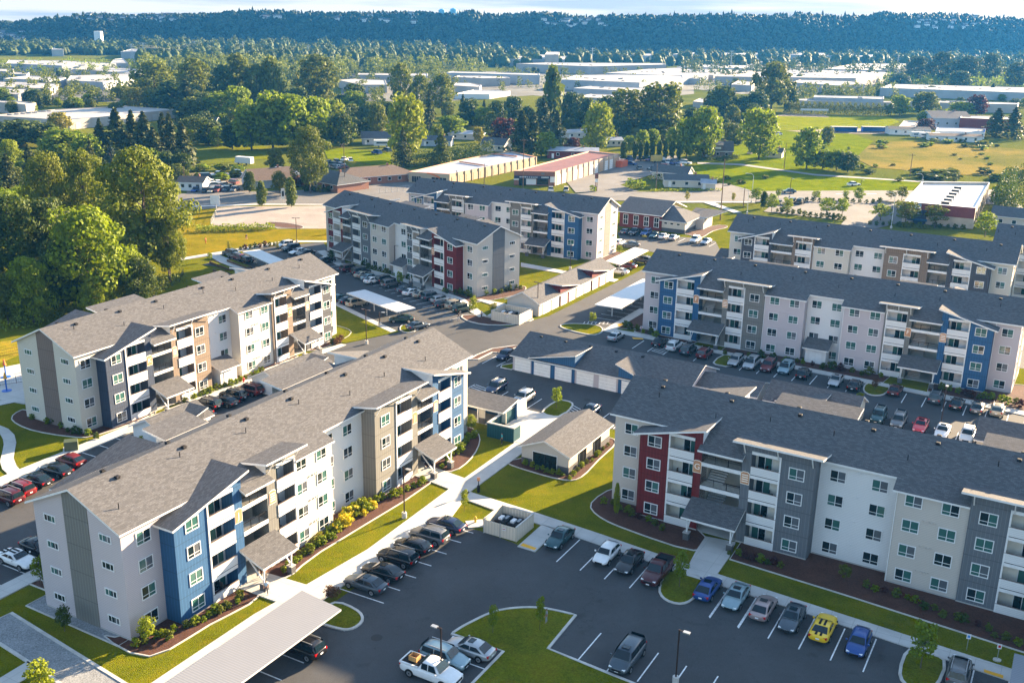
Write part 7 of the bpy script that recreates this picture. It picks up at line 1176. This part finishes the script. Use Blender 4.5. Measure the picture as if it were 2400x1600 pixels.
belt(22, 1390, 1760, 300, 345, (24, 50), MX, 'leafy tree in the open belt between the oaks and the bright trees', 'open belt below the oaks'); belt(22, 2030, 2400, 405, 425, (8, 16), [('shrub', 'dark'), ('shrub', 'oak')], 'bramble bush along the near edge of the dry field', 'brambles by the dry field', (1.5, 3)); belt(16, 2030, 2400, 318, 352, (6, 14), [('shrub', 'oak'), ('shrub', 'bright')], 'bramble bush along the far edge of the dry field', 'brambles behind the dry field', (1.5, 3)); belt(26, 0, 430, 385, 430, (26, 55), MX[:3]+MX[:1], 'leafy tree between the left conifer row and the olive cottonwoods', 'trees below the left conifer row'); belt(8, 2080, 2400, 345, 400, (3, 6), [('shrub', 'oak'), ('shrub', 'bright')], 'low bush scattered on the dry field', 'bushes on the dry field', (1.5, 3)); belt(12, 1900, 2080, 330, 400, (6, 12), [('shrub', 'bright')], 'bush on the grass right of the thicket', 'bushes right of the thicket', (1.3, 2.4))
belt(10, 1560, 1800, 415, 435, (5, 11), [('shrub', 'bright'), ('shrub', 'oak')], 'wild bush near the low cream house', 'wild bushes near the cream house', (1.5, 2.5))
def hedge(label, t, pts, h, w, lm='dark', n=None, name='hedge'):
    P = [at(*t(*q)) for q in pts]; cen = []; g = np.random.default_rng(len(label))
    for a, b in zip(P, P[1:]):
        l = math.hypot(b[0]-a[0], b[1]-a[1]); k = int(l*h*(n or 9)); f = g.uniform(0, 1, k); nx, ny = -(b[1]-a[1])/l, (b[0]-a[0])/l; z = g.uniform(0, 1, k)**.8; top = h*(.86+.14*np.sin(f*l*1.7)); s = g.uniform(-1, 1, k)*w/2*(1-.35*z**3)
        cen.append(np.stack([a[0]+(b[0]-a[0])*f+nx*s-P[0][0], a[1]+(b[1]-a[1])*f+ny*s-P[0][1], z*top], 1))
    cen = np.concatenate(cen); me = leaf_mesh('hedge', cen, np.full(len(cen), .55 if h > 3 else .4), LF[lm], None, 3); o = obj(name, me, None, (*P[0], 0), label=label, cat='hedge'); return o
hedge('long tall dark hedge behind the sports field', A3, [(685, 768), (1000, 778), (1415, 790)], 8, 5, 'oak', 22); hedge('dark green hedge row above the yellow storage row', A2, [(350, 1140), (600, 1120), (850, 1075), (1030, 1045)], 6.5, 5, 'dark', 8); hedge('tall dark hedge at the right edge behind the brick shop', A3, [(2180, 1500), (2200, 1330), (2323, 1310), (2450, 1330)], 11, 7, 'dark', 8); hedge('dark hedge mass right of the brick shop', A3, [(2190, 1470), (2450, 1500)], 10, 9, 'dark', 8)
hedge('clipped hedge block by the forecourt corner', B2, [(290, 225), (350, 240), (430, 250)], 3.4, 4, 'bright', 25); hedge('clipped hedge around the old house', A3, [(110, 1092), (240, 1098), (380, 1080)], 2.2, 2, 'dark', 25); hedge('wild green hedge behind the low cream house', B2, [(480, 190), (600, 150), (950, 190), (1130, 185)], 2.5, 4, 'oak', 14); hedge('yellow green wild growth at the pad edge', B1, [(230, 640), (500, 628), (960, 615)], 2., 4, 'lime', 30); hedge('small clipped hedge at the red pylon sign', S1_, [(1935, 462), (2000, 466)], 2.2, 2, 'bright', 40); hedge('wild strip in front of the low cream house', B2, [(480, 268), (900, 262), (1150, 262)], .9, 3, 'lime', 20); hedge('dark undergrowth at the foot of the left woods', K4, [(120, 720), (300, 700), (450, 690), (600, 640)], 3, 9, 'oak', 12); hedge('undergrowth below the largest cottonwood', K4, [(880, 540), (1000, 490), (1150, 430)], 2.6, 9, 'oak', 12); hedge('scrub along the lawn edge beside the cream block', K4, [(-20, 770), (130, 755), (280, 730)], 2., 4, 'lime', 12)
# planting bed shrubs, each its own plant
def shrubs(pts, lms, r, label, group):
    for x, y in pts:
        p = at(x, y, .1); s = r*rnd.uniform(.7, 1.3); lm = rnd.choice(lms); v = rnd.randrange(4); o = obj('shrub', crown_mesh('shrub', lm, v), None, (*p, .05), rnd.uniform(0, 6), (s*2, s*2, s*1.7), label, 'shrub', group)
ln = lambda t, a, b, n, j=0: [t(a[0]+(b[0]-a[0])*i/(n-1)+rnd.uniform(-j, j), a[1]+(b[1]-a[1])*i/(n-1)+rnd.uniform(-j, j)) for i in range(n)]
shrubs(ln(T4, (190, 770), (385, 640), 16, 14)+ln(T4, (200, 745), (330, 650), 9, 12), ['yellow', 'yellow', 'lime'], .75, 'bright yellow shrub in the cluster before the white recess of the nearest block', 'yellow shrubs by the white recess'); shrubs(ln(T4, (10, 900), (180, 760), 9, 10)+ln(T4, (410, 620), (660, 520), 9, 8), ['lime', 'bright', 'gold'], .55, 'low shrub in the mulch strip along the nearest block', 'shrubs along the nearest block'); shrubs(ln(T4, (760, 430), (930, 260), 22, 14), ['lime', 'bright'], .55, 'small round shrub in the curved bed by the open shed', 'shrubs in the curved bed')
shrubs(ln(T3, (830, 1330), (1060, 1260), 7, 20)+ln(T3, (1140, 1230), (1480, 1060), 11, 14)+ln(T3, (1730, 890), (2050, 660), 16, 14), ['lime', 'oak', 'bright'], .5, 'tufted plant in the mulch bed at the near corner block front', 'tufts before the near corner'); shrubs(ln(T5, (40, 620), (330, 760), 9, 12)+ln(T5, (700, 890), (960, 960), 8, 10)+ln(T5, (1400, 1050), (2200, 1360), 16, 14), ['bright', 'dark', 'oak', 'purple'], .5, 'small shrub in the dark mulch before the red and grey block', 'shrubs before the front right block')
shrubs(ln(Z8, (770, 1210), (1280, 1370), 8, 12)+ln(Z8, (1370, 1400), (1900, 960), 10, 16), ['bright', 'lime', 'oak'], .45, 'small plant in the bed round the pavilion', 'plants round the pavilion'); shrubs(ln(T2, (700, 890), (1100, 940), 7, 6)+ln(T2, (1130, 950), (1560, 1020), 9, 6)+ln(T2, (1900, 1090), (2340, 1180), 12, 8)+ln(T2, (150, 740), (330, 790), 6, 8), ['dark', 'purple', 'oak', 'bright'], .7, 'shrub in the mulch strip before the long lilac and blue block', 'shrubs before the long right block')
shrubs(ln(K4, (1210, 1240), (1720, 1050), 16, 6), ['lime', 'bright', 'oak'], .6, 'shrub in the bed before the cream and brown block', 'shrubs before the cream and brown block'); shrubs(ln(K4, (220, 1340), (620, 1480), 10, 12)+ln(K4, (2190, 860), (2240, 840), 4, 10), ['dark', 'bright', 'rust'], .6, 'shrub in the bed at the end of the cream and brown block', 'shrubs at the cream block end'); shrubs(ln(T1, (440, 650), (830, 760), 14, 6)+ln(T1, (985, 820), (1180, 860), 8, 8)+ln(T1, (1230, 850), (1510, 800), 9, 8), ['dark', 'oak', 'bright'], .7, 'shrub beside the red and beige block', 'shrubs beside the red and beige block'); shrubs(ln(B1, (640, 805), (1000, 755), 9, 4), ['rust', 'oak'], .7, 'brownish shrub along the far lawn path', 'shrubs along the far lawn path')
shrubs(ln(A3, (640, 1440), (1100, 1500), 13, 5)+ln(A3, (840, 1368), (1340, 1380), 12, 2)+ln(A3, (1270, 1530), (1900, 1560), 14, 8), ['dark', 'oak'], .9, 'clipped low shrub edging the roadside car park', 'clipped shrubs of the roadside car park'); shrubs(ln(A1, (2080, 1298), (2240, 1306), 6, 4), ['gold', 'dark'], 1.2, 'round bush before the long brown-roofed building', 'round bushes by the brown-roofed building')
# ------------------------------------------------------------------ hill, far woods, far houses
SKY = [(-400, 52), (0, 46), (35, 46), (70, 41), (105, 37), (165, 33), (180, 27), (230, 26), (280, 31), (415, 29), (480, 27), (550, 22), (600, 20), (690, 21), (800, 24), (850, 22), (900, 23), (980, 23), (1040, 26), (1110, 20), (1130, 28), (1200, 28), (1265, 23), (1320, 28), (1385, 34), (1450, 30), (1600, 30), (1670, 29), (1720, 26), (1770, 31), (1880, 25), (1945, 30), (2010, 32), (2065, 23), (2150, 27), (2205, 25), (2290, 31), (2400, 38), (2800, 40)]
sx, sy = np.array([a for a, _ in SKY], float), np.array([b for _, b in SKY], float)
def hill_at(x, t):
    """ground point of the hill in the direction of survey column x; t 0 foot .. 1 crest"""
    yf = np.interp(x, [-400, 0, 500, 900, 1600, 2400, 2800], [113, 112, 118, 124, 136, 140, 141]); r = ray(x, yf); k = CAM_H/-r[2]; fx_, fy_ = r[0]*k, r[1]*k
    yc = np.interp(x, sx, sy)+14; rc = ray(x, yc); dc = fy_+120.; kk = dc/rc[1]; cx, cy, cz = rc[0]*kk, dc, CAM_H+rc[2]*kk
    s = t*t*(3-2*t); s = s*.75+.25*t; X, Y = fx_+(cx-fx_)*t, fy_+(cy-fy_)*t; bump = 2.5*math.sin(x*.013+t*3)*math.sin(x*.005+t*6+1)*math.sin(math.pi*min(1, t)); return X, Y, cz*s+bump*(.3+t*.7)
nx_, nt_ = 84, 16; V_ = []; 
for i in range(nx_+1):
    x = -400+3200*i/nx_
    for j in range(nt_+1): V_.append(hill_at(x, j/nt_))
    a = hill_at(x, 1.); V_.append((a[0]*1.06, a[1]*1.06, a[2]-28))
Fc = [(i*(nt_+2)+j, (i+1)*(nt_+2)+j, (i+1)*(nt_+2)+j+1, i*(nt_+2)+j+1) for i in range(nx_) for j in range(nt_+1)]
me = bpy.data.meshes.new('hill'); me.from_pydata([(x, y, z-.3) for x, y, z in V_], [], Fc); me.materials.append(mat('hill undergrowth', (.02, .034, .014), .95, kind='noise', s=.01, lo=.6)); obj('hill', me, kind='structure')
def rings(rr, k=7):
    V_ = [(r*math.cos(6.2832*(j+.5*(i % 2))/k), r*math.sin(6.2832*(j+.5*(i % 2))/k), z) for i, (r, z) in enumerate(rr) for j in range(k)]; F_q = [(i*k+j, i*k+(j+1) % k, (i+1)*k+(j+1) % k, (i+1)*k+j) for i in range(len(rr)-1) for j in range(k)]; return np.array(V_), np.array(F_q)
BL = {'blob': rings([(.30, 0), (.46, .22), (.5, .48), (.4, .75), (.2, .93), (.02, 1)]), 'spire': rings([(.5, .05), (.3, .35), (.4, .36), (.2, .66), (.27, .67), (.02, 1)], 6)}
def mass(name, pts, hts, wid, lm, nl, shape, ls, seed, label=None):
    base = [crown_pts('round' if shape in BL or shape == 'mix' else shape, nl, s)[0] for s in range(5)]; g = np.random.default_rng(seed); out = []; sz = []
    for (x, y, z), h, w in (zip(pts, hts, wid) if shape not in BL else ()):
        b = base[g.integers(5)]; a = g.uniform(0, 6.28); c, s = math.cos(a), math.sin(a); q = np.stack([(b[:, 0]*c-b[:, 1]*s)*w+x, (b[:, 0]*s+b[:, 1]*c)*w+y, b[:, 2]*h+z], 1); out.append(q); sz.append(np.full(nl, ls*(w*.5+h*.25)))
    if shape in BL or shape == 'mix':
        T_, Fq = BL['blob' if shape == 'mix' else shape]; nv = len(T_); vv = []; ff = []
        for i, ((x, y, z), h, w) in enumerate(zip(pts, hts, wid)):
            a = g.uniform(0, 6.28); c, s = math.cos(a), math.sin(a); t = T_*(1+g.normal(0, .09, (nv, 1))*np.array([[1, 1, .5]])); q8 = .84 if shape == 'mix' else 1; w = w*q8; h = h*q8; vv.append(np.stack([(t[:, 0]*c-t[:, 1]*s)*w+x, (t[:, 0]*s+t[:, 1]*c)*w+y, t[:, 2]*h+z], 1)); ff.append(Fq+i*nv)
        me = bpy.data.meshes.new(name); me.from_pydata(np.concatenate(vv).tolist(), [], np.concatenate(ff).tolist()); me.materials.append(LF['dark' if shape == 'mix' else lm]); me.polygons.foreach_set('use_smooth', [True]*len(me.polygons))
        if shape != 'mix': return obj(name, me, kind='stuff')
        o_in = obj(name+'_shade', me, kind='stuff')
    me = leaf_mesh(name, np.concatenate(out), np.concatenate(sz), LF[lm], None, seed); o_l = obj(name, me, kind='stuff')
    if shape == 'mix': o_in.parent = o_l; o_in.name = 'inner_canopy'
    return o_l
g3 = np.random.default_rng(9); n = 2600; X = g3.uniform(-150, 2600, n); Tt = g3.uniform(.05, 1, n)**.8; P = [hill_at(x, t) for x, t in zip(X, Tt)]; h = g3.uniform(6, 10, n); mass('hill_conifer_forest', P, h, h*.55, 'hill', 5, 'spire', .36, 1)
n = 620; X = g3.uniform(-150, 2600, n); P = [hill_at(x, g3.uniform(.96, 1.0)) for x in X]; h = g3.uniform(4.5, 9, n)*g3.choice([.8, 1, 1.5], n, p=[.5, .42, .08]); mass('skyline_conifer_trees', P, h, h*.5, 'hill', 5, 'spire', .3, 2)
n = 9500; X = g3.uniform(-150, 2600, n); Tt = g3.uniform(0, .99, n); P = [hill_at(x, t) for x, t in zip(X, Tt)]; h = g3.uniform(4, 8.5, n); mass('hill_broadleaf_forest', P, h, h*1.05, 'hill', 5, 'blob', .25, 3)
def region(n, xr, yr, hr, lm, seed, name, wf=.85, nl=110, shape='round', ls=.2):
    g = np.random.default_rng(seed); P = []; x0, x1 = xr
    for _ in range(n): x = g.uniform(x0, x1); y = g.uniform(*yr); P.append((*at(x, y), -.5))
    h = g.uniform(*hr, n); mass(name, P, h, h*wf*g.uniform(.8, 1.2, n), lm, nl, shape, ls, seed)
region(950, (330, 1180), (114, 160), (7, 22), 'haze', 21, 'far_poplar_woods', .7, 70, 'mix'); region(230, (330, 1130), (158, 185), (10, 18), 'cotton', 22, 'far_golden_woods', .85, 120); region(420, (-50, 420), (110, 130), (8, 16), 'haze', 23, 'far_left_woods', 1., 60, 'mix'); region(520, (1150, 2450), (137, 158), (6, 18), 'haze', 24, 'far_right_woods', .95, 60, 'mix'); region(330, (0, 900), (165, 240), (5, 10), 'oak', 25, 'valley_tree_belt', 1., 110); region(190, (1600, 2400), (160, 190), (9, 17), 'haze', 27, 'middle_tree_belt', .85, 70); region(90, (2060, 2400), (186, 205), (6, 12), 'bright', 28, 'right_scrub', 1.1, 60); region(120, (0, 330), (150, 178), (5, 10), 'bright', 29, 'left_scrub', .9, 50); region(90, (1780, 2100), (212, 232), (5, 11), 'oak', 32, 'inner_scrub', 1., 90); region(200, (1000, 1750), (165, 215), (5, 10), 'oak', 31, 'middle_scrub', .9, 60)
HM = MB(); HM.box(-7, 7, -5, 5, 0, 6, M_white); HM.hexa([(-7.6, -5.6, 6), (7.6, -5.6, 6), (7.6, 5.6, 6), (-7.6, 5.6, 6)], [(-7.6, -.3, 9), (7.6, -.3, 9), (7.6, .3, 9), (-7.6, .3, 9)], M_shingle); [HM.box(x, x+1.6, -5.06, -5, 2, 4, M_glassD) for x in (-5, -1, 3)]; HM = HM.mesh('house')
def py_of(p): Z = p[2]-CAM_H; zc = p[1]*_cp-Z*_sp; return 800+_sr*F_PX*p[0]/zc+_cr*F_PX*(-(p[1]*_sp+Z*_cp))/zc
def on_hill(x, y):
    return min((hill_at(x, t/60) for t in range(2, 60)), key=lambda q: abs(py_of(q)-y))
def on_hill_old(x, y):
    best = min((abs((lambda p: 800+(-((p[1]*_sp+(p[2]-CAM_H)*_cp))/(p[1]*_cp-(p[2]-CAM_H)*_sp))*F_PX)(hill_at(x, t/40))-y-_sr*(x-1200)*-1), t/40) for t in range(2, 41)); return hill_at(x, best[1])
for x0, x1, y0, y1, n, lab in ((185, 425, 40, 58, 34, 'pale house in the housing estate high on the left hill'), (0, 85, 82, 102, 14, 'pale house at the foot of the far left hill'), (610, 675, 46, 54, 7, 'pale house near the top of the hill, right of the left estate'), (765, 800, 50, 58, 4, 'pale house on the hill above the power line cut'), (1262, 1430, 52, 70, 24, 'pale house in the estate on the middle hill'), (2140, 2325, 45, 72, 30, 'pale house in the estate high on the right hill'), (840, 1000, 34, 60, 10, 'pale house scattered along the ridge below the water towers')):
    for _ in range(n): p = on_hill(rnd.uniform(x0, x1), rnd.uniform(y0, y1)); s = rnd.uniform(.7, 1.1); obj('house', HM, None, (p[0], p[1], p[2]+2.5), rnd.uniform(-.5, .5), (s*.6, s*.6, s*.6), lab, 'house', lab.replace('pale house', 'pale houses'))
mwt = mat('water tower blue', (.18, .45, .62), .6)
for x, l_ in ((1036, 'left'), (1063, 'right')): p = hill_at(x, .97); mb = MB(); mb.tube((0, 0, 0), (0, 0, 12), 5.5, mwt, 16); mb.tube((0, 0, 12), (0, 0, 14), 5.5, mwt, 16, 2); thing(mb, 'water_tower', p, 'pale blue water tower on the ridge, %s of two' % l_, 'water tower', 0, 'water towers on the ridge', p[2]-2)
mb = MB(); mb.tube((0, 0, 0), (0, 0, 24), 6, M_white, 12); thing(mb, 'silo', at(234, 115), 'white silo at the foot of the left hill', 'silo')
def pylon(label, x, yb, yt, lattice=True):
    p = at(x, yb); h = height(x, yb, yt); o = empty('power_pylon', (*p, 0), R(20), label, 'power pylon', 'power pylons'); q = MB(); w = h*.11; st = M_steel
    if lattice:
        lv = [0, .25, .45, .62, .76, .88, 1.]; ww = [w, w*.7, w*.5, w*.36, w*.3, w*.26, w*.1]
        for (a, b), (c, d) in zip(zip(lv, lv[1:]), zip(ww, ww[1:])):
            Ca = [(c*sx_, c*sy_, a*h) for sx_, sy_ in ((1, 1), (-1, 1), (-1, -1), (1, -1))]; Cb = [(d*sx_, d*sy_, b*h) for sx_, sy_ in ((1, 1), (-1, 1), (-1, -1), (1, -1))]
            for k in range(4): j = (k+1) % 4; q.tube(Ca[k], Cb[k], .22, st, 4); q.tube(Ca[k], Cb[j], .13, st, 4); q.tube(Ca[j], Cb[k], .13, st, 4)
        q.build('tower', o)
        for z, l in ((.76, .20), (.88, .26), (.98, .17)): c = MB(); c.tube((-l*h, 0, z*h), (l*h, 0, z*h), .2, st, 4); c.tube((-l*h, 0, z*h), (0, 0, (z+.05)*h), .12, st, 4); c.tube((l*h, 0, z*h), (0, 0, (z+.05)*h), .12, st, 4); c.build('crossarm', o)
    else:
        q.tube((0, 0, 0), (0, 0, h), .65, st, 8, .3); q.build('tower', o)
        for z in (.72, .84, .95): c = MB(); c.tube((-.13*h, 0, (z+.03)*h), (0, 0, z*h), .2, st, 4); c.tube((.13*h, 0, (z+.03)*h), (0, 0, z*h), .2, st, 4); c.build('crossarm', o)
    return p, h
PY = []
for x, yb, yt, la, lab in ((311, 146, 104, 1, 'lattice pylon leftmost of the pair above the left warehouses'), (339, 152, 101, 1, 'lattice pylon right of the pair above the left warehouses'), (458, 138, 97, 1, 'lattice pylon above the golden cottonwoods'), (501, 135, 107, 1, 'small lattice pylon right of the golden cottonwoods'), (571, 135, 97, 0, 'slim mast pylon above the tall dark topped tree'), (723, 138, 105, 0, 'slim mast pylon above the big dark cottonwood'), (874, 124, 103, 0, 'slim mast pylon left of the centre ridge'), (1112, 142, 110, 0, 'slim mast pylon in the far golden woods'), (1387, 164, 112, 0, 'slim mast pylon beside the long brown warehouse'), (1712, 164, 119, 0, 'slim mast pylon by the right hill warehouses'), (2101, 172, 130, 0, 'slim mast pylon left of the four far cottonwoods')): PY.append(pylon(lab, x, yb, yt, la))
def wire(i, j, lab):
    (a, ha), (b, hb_) = PY[i], PY[j]; q = MB()
    for off in (-4, 4):
        pp = [(a[0]+(b[0]-a[0])*k/8+off, a[1]+(b[1]-a[1])*k/8, (ha+(hb_-ha)*k/8)*.9-16*(k/8)*(1-k/8)) for k in range(9)]
        for c, d in zip(pp, pp[1:]): q.tube(c, d, .07, M_steel, 3, cap=False)
    o = q.build('power_line'); o['label'] = lab; o['category'] = 'power line'; o['group'] = 'power lines'
wire(0, 2, 'power line between the left pylon and the one over the golden trees'); wire(1, 3, 'power line between the right pylon of the pair and the small one')
# haze: one closed box of pale air round everything
hz = MB(); hz.box(-2600, 2600, -300, 2150, -42, 84, mat('haze air', (1, 1, 1)))
hm = MATS['haze air']; hn = hm.node_tree.nodes; hn.clear(); ho = hn.new('ShaderNodeOutputMaterial'); hv = hn.new('ShaderNodeVolumePrincipled'); hv.inputs['Color'].default_value = (.05, .34, .92, 1); hv.inputs['Density'].default_value = HAZE; hv.inputs['Anisotropy'].default_value = .2
hm.node_tree.links.new(hv.outputs[0], ho.inputs['Volume']); hz.build('haze', kind='stuff')
